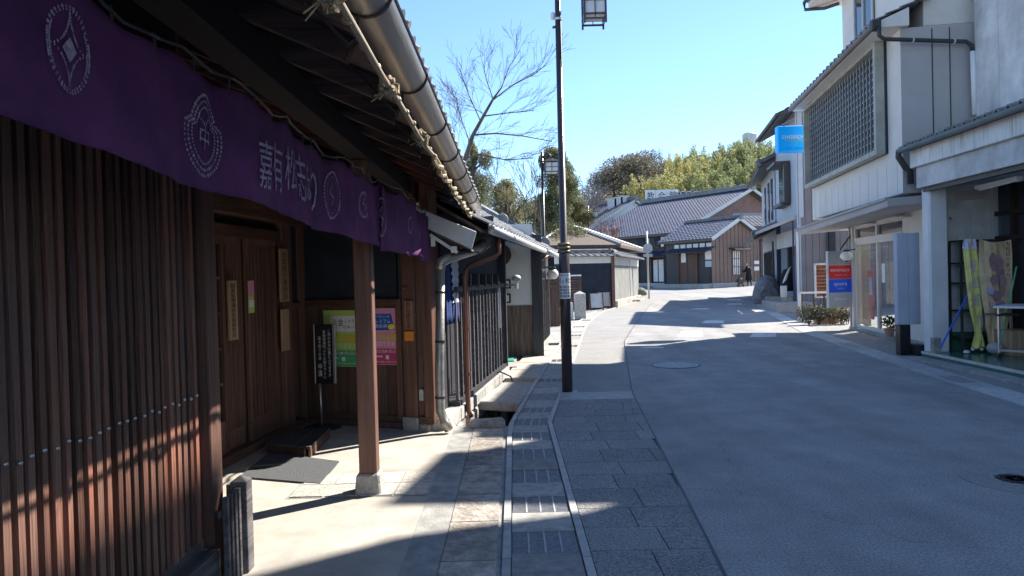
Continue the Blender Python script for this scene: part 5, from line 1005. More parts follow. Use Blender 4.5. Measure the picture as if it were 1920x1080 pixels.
# rack, banners, poles, table
rk = thing('metal_rack', 'dark metal shelving rack with three shelves, behind the ragged banners', 'rack', at(1840, 655, 11.45)); y = 11.5
xs = [at(1802, 500, y).x, at(1900, 500, y).x]; zt_ = at(1850, 450, y).z
for x in xs:
    for yy in (y, y+.3): put(MB().box(x-.015, x+.015, yy-.015, yy+.015, .12, zt_), 'upright', M['dkmetal'], rk)
for py in (632, 582, 530, 492, 450): z = at(1850, py, y).z; put(MB().box(xs[0], xs[1], y-.01, y+.31, z-.012, z+.012), 'shelf', M['dkmetal'], rk)
def ragged(y, cols, z0f, top, m, jag, seed):   # cols: list of (py, pxl, pxr)
    rr = random.Random(seed); mb = MB(); pts = []
    for py, l, r in cols: pts.append((at(l, py, y), at(r, py, y)))
    n = 6
    for i, (a, b) in enumerate(pts):
        for k in range(n+1): p = a.lerp(b, k/n); p.y += .025*math.sin(k*1.6+i*.8)+rr.uniform(-.006, .006); p.z += rr.uniform(-jag, jag) if i in (0, len(pts)-1) else 0; mb.v.append(tuple(p))
    for i in range(len(pts)-1):
        for k in range(n): q = i*(n+1)+k; mb.f.append((q, q+1, q+n+2, q+n+1))
    return mb
yb = thing('yellow_banner', 'tall ragged yellow banner with faded pink and blue lettering, on the rack', 'banner', at(1830, 652, 11.4))
o = put(ragged(11.4, [(448, 1806, 1829), (470, 1807, 1830), (500, 1810, 1834), (540, 1814, 1839), (580, 1818, 1843), (605, 1822, 1844), (622, 1826, 1842), (640, 1823, 1846), (652, 1821, 1846)], 0, 0, M['yellow'], .02, 3), 'banner_cloth', M['yellow'], yb); o.modifiers.new('t', 'SOLIDIFY').thickness = .003
put(ragged(11.385, [(448, 1806, 1829), (458, 1806, 1829), (468, 1807, 1830)], 0, 0, M['bluewhite'], .012, 4), 'banner_top', mat('lilac_cloth', (.5, .48, .65), None, 5, bump=0), yb)
lil = mat('lilac_print', (.42, .38, .6), None, 5, bump=0); pkp = mat('faded_pink_print', (.65, .32, .4), None, 5, bump=0)
for ch, px, py, w_, h_, m_ in (('有', 1824, 498, 12, 26, lil), ('松', 1829, 530, 12, 22, lil), ('絞', 1832, 562, 12, 26, lil), ('り', 1838, 604, 11, 28, lil), ('ま', 1818, 538, 9, 18, pkp), ('つ', 1822, 568, 9, 18, pkp)):
    a = at(px-w_/2, py+h_/2, 11.36); b = at(px+w_/2, py-h_/2, 11.36); put(textmb(ch, lambda u, v: (a.x+u, 11.355, a.z+v), b.x-a.x, b.z-a.z), 'lettering', m_, yb)
for px in (1824, 1841): put(MB().ball(at(px, 655, 11.38), .025, 8), 'foot', M['whitepaint'], yb)
tb = thing('tan_banner', 'torn tan banner with blurred maroon patches and dark vertical writing, behind the folding table', 'banner', at(1870, 650, 11.3))
o = put(ragged(11.3, [(452, 1836, 1895), (475, 1836, 1896), (520, 1838, 1896), (560, 1842, 1896), (590, 1846, 1895), (612, 1846, 1890), (630, 1850, 1888), (648, 1852, 1884)], 0, 0, M['tan'], .035, 8), 'banner_cloth', M['tan'], tb); o.modifiers.new('t', 'SOLIDIFY').thickness = .003
def blob(px, py, rx, ry, m_, nm, d, seed):
    rr = random.Random(seed); c = at(px, py, 11.24-d); k = 11.24/1350; pts = []
    for i in range(22): t_ = 2*math.pi*i/22; f_ = 1+rr.uniform(-.18, .14); pts.append((c.x+rx*k*f_*math.cos(t_), 11.24-d, c.z+ry*k*f_*math.sin(t_)))
    put(MB().prism(pts, (0, .002, 0)), nm, m_, tb)
mar2 = mat('dull_plum_print', (.2, .11, .14), (.3, .2, .2), 9, bump=0)
for i_, (bx2, by2, rx2, ry2, mm2) in enumerate(((1862, 490, 7, 16, mar2), (1874, 498, 8, 20, mar2), (1881, 530, 6, 24, mar2), (1866, 524, 9, 10, mar2), (1870, 552, 14, 7, mar2), (1858, 545, 6, 8, lil), (1876, 572, 9, 12, mar2), (1862, 570, 6, 6, pkp))): blob(bx2, by2, rx2, ry2, mm2, 'faded_patch', .002*i_, i_)
a = at(1886, 520, 11.24); b = at(1894, 452, 11.24); put(textmb('有松絞りまつり', lambda u, v: (a.x+u, 11.235, a.z+v), b.x-a.x, b.z-a.z, True), 'lettering', M['ink'], tb)
put(MB().tube([at(1763, 652, 11.3), at(1816, 550, 11.45)], .014, 8), 'blue_pole', M['bluepole'], label='blue plastic pole leaning on the rack by the end wall', cat='pole')
put(MB().tube([at(1877, 638, 10.9), at(1906, 500, 11.2)], .013, 8), 'green_pole', M['greenpole'], label='green pole leaning in front of the tan banner', cat='pole')
ft = thing('folding_table', 'white-topped folding table on metal legs with castors, at the right edge', 'table', at(1905, 655, 10.3)); q = [at(1862, 578, 10.6), at(1960, 583, 10.1), at(1990, 577, 10.9), at(1885, 575, 11.2)]; zt_ = q[0].z
put(MB().prism([Vector((p.x, p.y, zt_)) for p in q], (0, 0, .03)), 'table_top', M['whitepaint'], ft, bevel=.005)
for p in (q[0], q[3], q[1]): put(MB().beam(Vector((p.x+.12, p.y+.05, .2)), Vector((p.x+.12, p.y+.05, zt_)), .03, .03), 'leg', M['steel'], ft); put(MB().lathe(Vector((p.x+.12, p.y+.03, .16)), [(.04, 0), (.04, .03)], 12, 'y'), 'castor', M['dkmetal'], ft)
put(MB().beam(Vector((q[0].x+.12, q[0].y+.05, .24)), Vector((q[1].x+.12, q[1].y+.05, .24)), .03, .03), 'foot_bar', M['steel'], ft); put(MB().box(q[0].x+.05, q[1].x, q[0].y, q[0].y+.3, zt_-.12, zt_-.09), 'undershelf', M['dkmetal'], ft)
bx_ = at(1912, 648, 10.9); put(MB().box(bx_.x-.12, bx_.x+.5, 10.9, 11.3, .12, .5), 'cardboard_box', M['paleboard'], bevel=.004, label='plain cardboard box on the floor under the folding table', cat='box')
bc = at(1866, 642, 11.1); put(MB().ball(Vector((bc.x, 11.1, .22)), .12, 10, .8), 'sand_bag', M['taupe'], smooth=True, label='brown lumpy sandbag at the foot of the tan banner', cat='bag')
c = at(1812, 648, 11.3); put(MB().ball(Vector((c.x, 11.3, .15)), .05, 8, .6), 'white_weight', M['whitepaint'], smooth=True, label='small white weight on the green floor beside the yellow banner', cat='weight')
# pale board on a black base, next to the pillar
pb = thing('pale_board_sign', 'tall blank pale board standing on a black base, left of the white pillar', 'sign board', at(1700, 640, 12.2)); a_, b_ = at(1681, 437, 12.2), at(1727, 608, 12.2)
put(MB().box(a_.x, (a_.x+b_.x)/2-.002, 12.2, 12.32, b_.z, a_.z), 'board', M['bluewhite'], pb, bevel=.008); put(MB().box((a_.x+b_.x)/2+.002, b_.x, 12.2, 12.32, b_.z, a_.z), 'board', M['bluewhite'], pb, bevel=.008)
put(MB().box(a_.x+.02, a_.x+.2, 12.18, 12.34, .02, b_.z-.003), 'base', M['blackp'], pb, bevel=.008)
put(MB().box(a_.x+.22, b_.x, 12.0, 12.34, .02, .2), 'black_crate', M['dark'], bevel=.01, label='low black crate on the ground between the pale board and the white pillar', cat='crate')
# ================================================================ RIGHT: beige shop with lattice window
B1 = Fr((6.59, 12.08), (7.52, 17.93), -1); bsx = thing('beige_shop', 'beige three-storey shop with a big bronze lattice window, canopy and glass doors', 'building', (7.5, 15, 0)); LB = B1.L
put(B1.b(0, LB, 2.75, 5.50, -6, 0), 'upper_storey', M['beige'], bsx, bevel=.01)
ES = Fr(B1.pt(0, 0, 0).xy[:], B1.pt(0, 0, -6).xy[:], 1)   # near end wall, faces the camera
if ES.n.y > 0: ES.n = -ES.n
put(ES.b(.0, 5.9, 2.76, 5.49, .0, .006), 'end_panel', M['taupe'], bsx)
for px in (1750, 1783): s = ES.sp(px, 250)[0]; put(ES.b(s-.008, s+.008, 2.8, 5.45, .006, .014), 'panel_joint', M['dkmetal'], bsx)
for k in range(12): s = LB*(k+.5)/12; put(B1.b(s-.004, s+.004, 2.78, 3.35, 0, .003), 'siding_joint', M['taupe'], bsx)
(s0, zb0), (s1, _) = B1.sp(1666, 290), B1.sp(1524, 352); s0, s1 = min(s0, s1), max(s0, s1); z0, z1 = 3.5, 5.35
z0 = (B1.sp(1666, 290)[1]+B1.sp(1524, 352)[1])/2; z1 = (B1.sp(1650, 86)[1]+B1.sp(1518, 206)[1])/2
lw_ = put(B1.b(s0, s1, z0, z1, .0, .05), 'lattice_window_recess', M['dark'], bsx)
for a, b, c, d in ((s0, s1, z0, z0+.09), (s0, s1, z1-.09, z1), (s0, s0+.1, z0+.09, z1-.09), (s1-.1, s1, z0+.09, z1-.09)): put(B1.b(a, b, c, d, .05, .2), 'lattice_frame', M['fence'], lw_)
nv = 27
for k in range(nv): s = s0+.1+(s1-s0-.2)*(k+.5)/nv; put(B1.b(s-.013, s+.013, z0+.09, z1-.09, .10, .11), 'lattice_bar', M['bronze'], lw_)
for k in range(13): z = z0+.09+(z1-z0-.18)*(k+.5)/13; put(B1.b(s0+.1, s1-.1, z-.005, z+.005, .09, .098), 'lattice_rail', M['bronze'], lw_)
mb = MB()
for k in range(nv):
    for j in range(13): s = s0+.1+(s1-s0-.2)*(k+.5)/nv; z = z0+.09+(z1-z0-.18)*(j+.5)/13; B1.box(mb, s-.028, s+.028, z-.014, z+.014, .111, .118)
put(mb, 'lattice_studs', M['bronze'], lw_, kind='stuff')
# roof over the upper storey
ez_ = 5.50; Vb = (-B1.n+Vector((0, 0, .42))).normalized()
put(MB().hexa([B1.pt(-.12, ez_, .38), B1.pt(LB+.2, ez_, .38), B1.pt(LB+.2, ez_, -.1), B1.pt(-.12, ez_, -.1), B1.pt(-.12, ez_+.1, .38), B1.pt(LB+.2, ez_+.1, .38), B1.pt(LB+.2, ez_+.3, -.1), B1.pt(-.12, ez_+.3, -.1)]), 'eave_box', M['beige'], bsx)
put(MB().tube([B1.pt(-.16, ez_+.06, .43), B1.pt(LB+.25, ez_+.06, .43)], .05, 10), 'gutter', mat('brown_grey_gutter', (.17, .15, .15), (.12, .11, .11), 3, rough=.5), bsx, smooth=True)
tiled(bsx, B1.pt(LB+.2, ez_+.1, .42), -B1.u, Vb, 23, 1); tiled(bsx, B1.pt(LB+.2, ez_+.1, .42)+Vb*.25, -B1.u, Vb, 23, 3, stuff=True)
put(MB().box(*[v for p in zip(B1.pt(-.2, ez_-.06, .5), B1.pt(-.08, ez_+.12, .36)) for v in (min(p), max(p))]), 'rain_hopper', M['dkmetal'], bsx, bevel=.01)
q = B1.pt(-.16, 0, .1); put(MB().tube([Vector((q.x-.3, q.y, ez_-.0)), Vector((q.x-.3, q.y, ez_-.16)), Vector((q.x-.22, q.y, ez_-.22)), at(1812, 78, 11.76), at(1822, 86, 11.76), at(1824, 100, 11.76)], .035, 10), 'dark_drainpipe', M['dkmetal'], bsx, smooth=True)
put(MB().tube([at(1824, 96, 11.76), at(1828, 215, 11.76)], .042, 10), 'white_drainpipe', M['whitepaint'], bsx, smooth=True)
for t_ in (.35, .85): p = (Vector((q.x-.22, q.y, ez_-.22))).lerp(at(1812, 78, 11.76), t_); put(MB().lathe(p, [(.045, -.012), (.045, .012)], 10, 'x'), 'pipe_clip', M['galv'], bsx)
# third storey
T1 = Fr(B1.pt(.15, 0, -.42).xy[:], B1.pt(4.65, 0, -.42).xy[:], -1); 
put(T1.b(0, T1.L, 5.55, 8.6, -5, 0), 'third_storey', M['beige'], bsx, bevel=.01)
(a, _), (b, _) = T1.sp(1640, 30), T1.sp(1610, 30); wn = put(T1.b(min(a, b), max(a, b)+.15, 6.05, 7.3, .0, .03), 'window', M['dkglass'], bsx)
for s in (min(a, b), (a+b)/2+.07, max(a, b)+.15): put(T1.b(s-.03, s+.03, 6.0, 7.35, .03, .06), 'window_frame', M['galv'], wn)
put(T1.b(-.2, T1.L+.45, 7.7, 7.85, -5.4, .62), 'third_storey_eave', M['beige'], bsx); mb = MB(); pa = [T1.pt(T1.L+.5, 7.85, .68), T1.pt(T1.L+.5, 8.9, -2.3), T1.pt(T1.L+.5, 7.85, -5.4)]; mb.prism(pa, -T1.u*(T1.L+.8)); put(mb, 'third_storey_roof', M['tile'], bsx)
put(MB().tube([T1.pt(-.3, 7.86, .7), T1.pt(T1.L+.5, 7.86, .7), T1.pt(T1.L+.52, 7.7, .68), T1.pt(T1.L+.3, 7.62, .3), T1.pt(T1.L+.05, 7.62, .05)], .04, 8), 'upper_gutter', M['dkmetal'], bsx)
# canopy over the shop front
put(MB().hexa([B1.pt(-.1, 2.52, .28), B1.pt(LB+.35, 2.40, .28), B1.pt(LB+.35, 2.50, -1.2), B1.pt(-.1, 2.6, -1.2), B1.pt(-.1, 2.66, .28), B1.pt(LB+.35, 2.55, .28), B1.pt(LB+.35, 2.65, -1.2), B1.pt(-.1, 2.75, -1.2)]), 'canopy', M['taupe'], bsx, bevel=.008)
put(MB().beam(B1.pt(-.1, 2.66, .3), B1.pt(LB+.37, 2.55, .3), .03, .05), 'canopy_trim', M['bronze'], bsx)
for s in (1.6, 3.4, 5.0): put(B1.b(s, s+.7, 2.445, 2.47, -.75, -.55), 'soffit_light', M['paper'], bsx)
# shop front (real z of the floor ~.14)
C1 = Fr((7.28, 12.1), (8.02, 16.85), -1); zf = .14; sc_ = lambda px: C1.sp(px, 540)[0]
put(C1.b(-.2, C1.L+.3, -.02, zf, -4, .05), 'shop_floor', M['conc'], bsx)
put(MB().box(7.4, 12, 12.15, 12.25, 0, 2.6), 'near_side_wall', M['taupe'], bsx); put(C1.b(-.2, C1.L+.4, zf, 2.6, -4.1, -4), 'rear_wall', mat('shop_interior_wall', (.55, .5, .42), None, 2, bump=0), bsx)
D0, D1, D2 = sc_(1603), sc_(1643), sc_(1692)
put(C1.b(D0, D0+.12, zf, 2.55, -.15, .04), 'door_frame', M['beige'], bsx); put(C1.b(D0+.22, C1.L+.15, .0, 2.55, -.4, .06), 'pillar', M['taupe'], bsx, bevel=.01); put(C1.b(D0+.13, D0+.2, 0, 2.55, -.1, .03), 'dark_joint', M['dark'], bsx)
for a, b in ((D2, D1), (D1, D0)):
    dr = put(C1.b(a+.04, b-.04, zf+.06, 2.05, -.06, -.052), 'glass_door', M['glass'], bsx)
    for s in (a, b-.04): put(C1.b(s, s+.04, zf, 2.1, -.09, -.02), 'door_stile', M['beige'], dr)
    put(C1.b(a+.04, b-.04, zf, zf+.07, -.09, -.02), 'door_rail', M['beige'], dr); put(C1.b(a+.04, b-.04, 2.05, 2.12, -.09, -.02), 'door_rail', M['beige'], dr)
    tr = put(C1.b(a+.1, b-.1, 2.22, 2.42, -.06, -.05), 'transom_pane', M['dkglass'], bsx); put(C1.b(a, b, 2.12, 2.2, -.1, .0), 'transom_rail', M['beige'], tr); put(C1.b(a, b, 2.44, 2.55, -.1, .0), 'transom_rail', M['beige'], tr); put(C1.b(b-.1, b, 2.2, 2.44, -.1, .0), 'transom_stile', M['beige'], tr)
put(C1.b(-.2, D2, zf, 2.55, -.12, -.02), 'front_wall', M['beige'], bsx)
a, b = sc_(1650), sc_(1656); put(C1.b(min(a, b), max(a, b), 1.2, 1.6, -.045, -.04), 'white_notice', M['paper'], bsx)
for k_, s_ in enumerate((D2+.3, D1+.4)):
    t = thing('shop_tube_lamp', ('nearer', 'farther')[k_]+' lit tube lamp on the ceiling inside the glass doors', 'lamp', C1.pt(s_, 2.4, -1.2), 'lit tube lamps in the beige shop'); put(C1.b(s_, s_+1.1, 2.46, 2.5, -1.3, -1.15), 'lamp_body', M['whitepaint'], t); put(C1.b(s_+.03, s_+1.07, 2.42, 2.455, -1.25, -1.2), 'tube', mat('lit_tube', (.8, .8, .75), None, 2, bump=0, emit=((1, .95, .85), 14)) if not k_ else bpy.data.materials['lit_tube'], t)
# things seen behind the glass
cols = [('white', .7, .7, .7), ('rose', .6, .25, .25), ('amber', .5, .3, .1), ('blue', .1, .2, .55), ('green', .1, .3, .15), ('dark', .03, .03, .05)]; pm = {n_: mat(n_+'_packaging', c_, None, 2, bump=0) for n_, *c_ in [(c[0], *c[1:]) for c in cols]} if 0 else {c[0]: mat(c[0]+'_packaging', c[1:], None, 2, bump=0) for c in cols}
for i, (sA_, d0) in enumerate(((D2+.35, -1.0), (D1+.1, -1.4), (D1+.9, -1.0))):
    shf = thing('display_shelf', ('nearest', 'middle', 'farthest')[i]+' display shelf of small packages behind the glass doors', 'shelf', C1.pt(sA_, zf, d0), 'display shelves behind the glass doors')
    for s in (sA_, sA_+.6): put(C1.b(s, s+.03, zf, 1.9, d0-.3, d0), 'shelf_side', M['whitepaint'], shf)
    for k in range(5):
        z = zf+.2+k*.36; sf = put(C1.b(sA_+.03, sA_+.6, z, z+.02, d0-.3, d0), 'shelf_board', M['whitepaint'], shf)
        x = sA_+.05
        while x < sA_+.53: w_ = R.uniform(.05, .11); put(C1.b(x, x+w_*.85, z+.021, z+.021+R.uniform(.1, .24), d0-.2, d0-.04), 'package', pm[R.choice(list(pm))], sf); x += w_
ad = thing('pink_apron_display', 'pink cloth hanging as a pointed display behind the right-hand glass door', 'display', C1.pt(D2+.25, .9, -.35)); p = C1.pt; s = D2+.22
put(MB().prism([p(s, 1.65, -.35), p(s+.18, .95, -.35), p(s-.18, .95, -.35)], C1.n*.03), 'cloth', M['pink'], ad); put(MB().tube([p(s, 1.62, -.34), p(s, 1.8, -.34)], .01, 6), 'hanger', M['steel'], ad)
rp_ = thing('rose_poster', 'tall rose coloured poster inside the left-hand glass door', 'poster', C1.pt(D0-.5, .3, -.2)); put(C1.b(D0-.62, D0-.28, .35, 1.45, -.22, -.2), 'sheet', pm['rose'], rp_); put(C1.b(D0-.56, D0-.36, .9, 1.3, -.2, -.195), 'face_print', M['paper'], rp_)
# hanging brand column sign, globe lamp
sy = 16.95; a_, b_ = at(1552, 471, sy), at(1599, 576, sy); W_, H_ = b_.x-a_.x, a_.z-b_.z
hs = thing('column_sign', 'tall four-panel column sign in grey, red and blue with cosmetics names, by the glass doors', 'sign', Vector(((a_.x+b_.x)/2, sy, b_.z)))
put(MB().box(a_.x, b_.x, sy, sy+.12, b_.z, a_.z), 'sign_case', M['galv'], hs, bevel=.005)
FG = Fr((a_.x, sy), (b_.x, sy)); zz = b_.z
for v0, v1, m_, nm in ((.76, .99, M['greyp'], 'grey_panel'), (.51, .745, M['red'], 'red_panel'), (.27, .50, M['blue2'], 'blue_panel'), (.01, .26, mat('pale_grey_panel', (.42, .42, .43), None, 1, bump=0), 'pale_panel')): put(FG.b(.015, W_-.015, zz+H_*v0, zz+H_*v1, 0, .006), nm, m_, hs)
for tx_, u0, v0, w_, h_, m_ in (('q', .33, .79, .25, .15, M['paleboard']), ('BENEFIQUE', .1, .63, .78, .05, M['wink']), ('ベネフィーク', .26, .56, .5, .028, M['wink']), ('qiora', .22, .37, .56, .08, M['wink']), ('キオラ', .38, .32, .28, .03, M['wink']), ('Elixir', .26, .13, .5, .05, M['wink']), ('エリクシール', .38, .08, .26, .02, M['wink'])):
    put(ftext(tx_, FG, W_*u0, zz+H_*v0, W_*w_, H_*h_, .0085), 'lettering', m_, hs)
put(MB().beam(at(1575, 468, sy+.06), C1.pt(C1.L+.1, 2.35, 0), .03, .03), 'hanger_bar', M['dkmetal'], hs)
gl = thing('wall_globe_lamp', 'round white globe lamp on a black bracket in front of the column sign', 'lamp', at(1587, 490, 16.6)); c = at(1587, 480, 16.6)
put(MB().ball(c, .135, 16, .85), 'globe', M['globe'], gl, smooth=True); put(MB().lathe(c+Vector((0, 0, .1)), [(.06, 0), (.07, .03), (.03, .05)], 12), 'cap', M['blackp'], gl); put(MB().lathe(c-Vector((0, 0, .13)), [(.03, 0), (.06, .03)], 12), 'cap', M['blackp'], gl); put(MB().beam(c+Vector((0, 0, .13)), c+Vector((.3, .2, .16)), .025, .025), 'bracket', M['blackp'], gl)
# blue projecting sign
by = 18.2; a_, b_ = at(1458, 236, by), at(1517, 284, by); bs_ = thing('blue_projecting_sign', 'bright blue box sign with SHISEIDO lettering, projecting from the beige shop', 'sign', Vector((a_.x, by, b_.z)))
W_, H_ = b_.x-a_.x, a_.z-b_.z; put(MB().box(a_.x, b_.x, by, by+.22, b_.z, a_.z), 'sign_box', M['blue'], bs_, bevel=.02); FG = Fr((a_.x, by), (b_.x, by)); zz = b_.z
for tx_, u0, v0, w_, h_, m_ in (('SHISEIDO', .13, .50, .80, .14, M['lblue']), ('セキヤマ化粧品店', .24, .10, .60, .07, M['navyp'])): put(ftext(tx_, FG, W_*u0, zz+H_*v0, W_*w_, H_*h_, .003), 'lettering', m_, bs_)
put(FG.b(W_*.25, W_*.86, zz+H_*.41, zz+H_*.47, 0, .0025), 'faded_bar', mat('faded_gold', (.25, .4, .35), None, 3, bump=0), bs_)
for z in (b_.z+.1, a_.z-.1): put(MB().beam(Vector((b_.x, by+.1, z)), Vector((b_.x+.3, by-.1, z)), .03, .03), 'bracket', M['galv'], bs_)
put(MB().beam(at(1465, 234, by+.1), at(1515, 210, by), .012, .012), 'stay_wire', M['galv'], bs_)
# planter, shrubs, rail, slatted panel
c = gr(1552, 607); pl = thing('terracotta_planter', 'long terracotta planter box under the column sign', 'planter', c); put(MB().box(c.x-.28, c.x+.3, c.y, c.y+.22, c.z-.01, c.z+.2), 'trough', M['terracotta'], pl, bevel=.01); put(MB().box(c.x-.30, c.x+.32, c.y-.02, c.y+.24, c.z+.17, c.z+.205), 'trough_rim', M['terracotta'], pl, bevel=.008); put(MB().box(c.x-.25, c.x+.27, c.y+.02, c.y+.2, c.z+.2, c.z+.21), 'soil', M['soil'], pl)
rl = thing('white_railing', 'low railing with a white top bar and dark posts, behind the shrubs', 'railing', gr(1510, 592)); a_, b_ = at(1500, 549, 19.4), at(1556, 548, 19.4); put(MB().beam(a_, b_, .05, .05), 'top_bar', M['whitepaint'], rl)
for t_ in (.05, .45, .8): p = a_.lerp(b_, t_); put(MB().beam(Vector((p.x, p.y, gz(19))), p, .035, .035), 'post', M['dkmetal'], rl)
put(MB().beam(Vector((a_.x-.02, a_.y, gz(19))), a_+Vector((-.02, 0, -.02)), .07, .07), 'white_end_post', M['whitepaint'], rl)
sy = 19.9; a_, b_ = at(1526, 494, sy), at(1556, 558, sy); sp2 = thing('slatted_panel', 'framed panel of red-brown horizontal slats, leaning on the grey wall behind the railing', 'panel', Vector((a_.x, sy, b_.z))); put(MB().box(a_.x, b_.x, sy+.03, sy+.06, b_.z, a_.z), 'backing', M['redroof'], sp2)
for k in range(10): z = b_.z+(a_.z-b_.z)*(k+.5)/10; put(MB().hexa([(a_.x+.04, sy-.03, z-.035), (b_.x-.04, sy-.03, z-.035), (b_.x-.04, sy+.03, z-.02), (a_.x+.04, sy+.03, z-.02), (a_.x+.04, sy-.03, z-.015), (b_.x-.04, sy-.03, z-.015), (b_.x-.04, sy+.03, z+.02), (a_.x+.04, sy+.03, z+.02)]), 'slat', M['redroof'], sp2)
for q in ((a_.x, a_.x+.045, b_.z, a_.z), (b_.x-.045, b_.x, b_.z, a_.z), (a_.x+.045, b_.x-.045, a_.z-.045, a_.z), (a_.x+.045, b_.x-.045, b_.z, b_.z+.045)): put(MB().box(q[0], q[1], sy-.04, sy+.03, q[2], q[3]), 'frame_bar', M['galv'], sp2)
# ================================================================ RIGHT: grey siding house and blue-white house
g2 = thing('grey_siding_house', 'two-storey house with grey siding gable and pale blue front, beyond the beige shop', 'building', (10.5, 26, .2)); H2 = Fr((9.76, 24.5), (10.6, 28.7), -1)
put(MB().prism([(9.78, 24.52, 0), (16, 24.52, 0), (16, 24.52, 6.95), (12.9, 24.52, 8.6), (9.78, 24.52, 6.95)], (.0, .15, 0)), 'gable_wall', M['corr'], g2)
for k in range(20):
    x = 9.78+k*.235; zt = 6.95+min(x-9.78, 16-x)*.5
    put(MB().box(x+.006, x+.229, 24.49, 24.525, .15, 2.98), 'siding_board', M['corr'], g2); put(MB().box(x+.006, x+.229, 24.49, 24.525, 3.02, zt-.05), 'siding_board', M['corr'], g2)
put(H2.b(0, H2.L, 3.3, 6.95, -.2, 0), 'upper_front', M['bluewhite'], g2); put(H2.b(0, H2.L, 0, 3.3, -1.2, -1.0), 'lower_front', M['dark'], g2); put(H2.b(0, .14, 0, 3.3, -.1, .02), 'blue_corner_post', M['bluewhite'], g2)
for k in range(9): put(H2.b(k*.47, k*.47+.46, 3.32, 6.93, .0, .012), 'front_panel', M['bluewhite'], g2)
put(MB().tube([(9.72, 24.45, .2), (9.72, 24.45, 2.8)], .045, 8), 'downpipe', M['whitepaint'], g2); put(MB().tube([(9.62, 24.55, .2), (9.62, 24.55, 3.2)], .035, 8), 'blue_downpipe', M['navy'], g2)
V2 = (-H2.n+Vector((0, 0, .5))).normalized(); tiled(g2, H2.pt(-.4, 6.8, .6), H2.u, V2, 18, 12, FTM, .3, .3, stuff=True, m_=M['tile']); mb = MB(); mb.hexa([H2.pt(-.4, 6.65, .6), H2.pt(H2.L+.3, 6.65, .6), H2.pt(H2.L+.3, 8.45, -3), H2.pt(-.4, 8.45, -3), H2.pt(-.4, 6.78, .6), H2.pt(H2.L+.3, 6.78, .6), H2.pt(H2.L+.3, 8.58, -3), H2.pt(-.4, 8.58, -3)]); put(mb, 'roof_deck', M['dkmetal'], g2)
put(MB().tube([H2.pt(-.4, 6.75, .66), H2.pt(H2.L+.3, 6.75, .66)], .06, 8), 'gutter', M['dkmetal'], g2)
w_ = put(H2.b(1.2, 2.7, 3.95, 5.3, .01, .14), 'upper_window', M['dkglass'], g2); put(H2.b(1.1, 2.8, 5.3, 5.4, .01, .55), 'window_hood', M['dkmetal'], w_); put(H2.b(1.1, 2.8, 3.83, 3.95, .01, .35), 'window_rail', M['dkmetal'], w_); put(H2.b(1.0, 1.2, 3.9, 5.3, .01, .24), 'shutter_box', M['dkmetal'], w_)
put(MB().hexa([H2.pt(.1, 2.95, .85), H2.pt(H2.L, 2.95, .85), H2.pt(H2.L, 3.3, -.1), H2.pt(.1, 3.3, -.1), H2.pt(.1, 3.07, .85), H2.pt(H2.L, 3.07, .85), H2.pt(H2.L, 3.42, -.1), H2.pt(.1, 3.42, -.1)]), 'entrance_canopy', M['taupe'], g2); put(H2.b(.2, H2.L-.2, 2.35, 2.93, .0, .05), 'sign_board', M['galv'], g2)
put(H2.b(.15, .55, .1, 2.5, -.3, -.1), 'entrance_post', M['brownbd'], g2); put(H2.b(2.5, 2.7, .1, 2.5, -.3, -.1), 'entrance_post', M['black'], g2); put(H2.b(1.3, 1.45, .6, 2.2, -.99, -.96), 'white_writing', M['paper'], g2)
h3 = thing('blue_white_house', 'old two-storey house with pale blue walls and two dark tiled eaves, farthest on the right', 'building', (11, 30, .3)); H3 = Fr((10.62, 28.9), (12.3, 35.2), -1)
put(H3.b(0, H3.L, 0, 5.8, -5, 0), 'wall', M['bluewhite'], h3)
put(MB().prism([(10.65, 28.85, .1), (16, 28.85, .1), (16, 28.85, 5.7), (13.4, 28.85, 7.0), (10.65, 28.85, 5.7)], (0, .06, 0)), 'side_wall', M['navy'], h3)
V3 = (-H3.n+Vector((0, 0, .45))).normalized()
for (zz, dd, nr, ll) in ((5.7, .62, 11, H3.L), (2.9, .85, 3, H3.L)):
    tiled(h3, H3.pt(-.4, zz, dd), H3.u, V3, 24, nr, FTM, .3, .3, stuff=True, m_=M['tile']); mb = MB(); q_ = V3*(.3*nr); a, b = H3.pt(-.4, zz-.13, dd), H3.pt(ll+.3, zz-.13, dd); u_ = Vector((0, 0, .12)); mb.hexa([a, b, b+q_, a+q_, a+u_, b+u_, b+q_+u_, a+q_+u_]); put(mb, 'roof_deck', M['dkmetal'], h3); put(MB().tube([a+u_, b+u_], .05, 8), 'gutter', M['dkmetal'], h3)
    put(MB().tube([H3.pt(-.35, zz+.14, dd-.05), H3.pt(-.35, zz+.14, dd-.05)+q_], .1, 8), 'verge_ridge', M['tile'], h3)
    put(MB().lathe(H3.pt(-.4, zz+.12, dd-.05), [(.001, 0), (.15, 0), (.15, .06), (.001, .06)], 12, 'y'), 'ridge_end_tile', M['tile'], h3)
for s in (.7, 2.2, 4.0):
    w_ = put(H3.b(s, s+.9, .95, 2.3, .0, .05), 'window', M['dkglass'], h3)
    for a, b, c, d in ((s-.06, s+.96, .89, .95), (s-.06, s+.96, 2.3, 2.36), (s-.06, s, .95, 2.3), (s+.9, s+.96, .95, 2.3), (s+.42, s+.48, .95, 2.3)): put(H3.b(a, b, c, d, .0, .09), 'window_frame', M['dkmetal'], w_)
    w_ = put(H3.b(s, s+.55, 3.6, 5.3, .0, .05), 'upper_window', M['dkglass'], h3)
put(MB().tube([H3.pt(.1, .2, .1), H3.pt(.1, 2.7, .1)], .04, 8), 'downpipe', M['dkmetal'], h3)
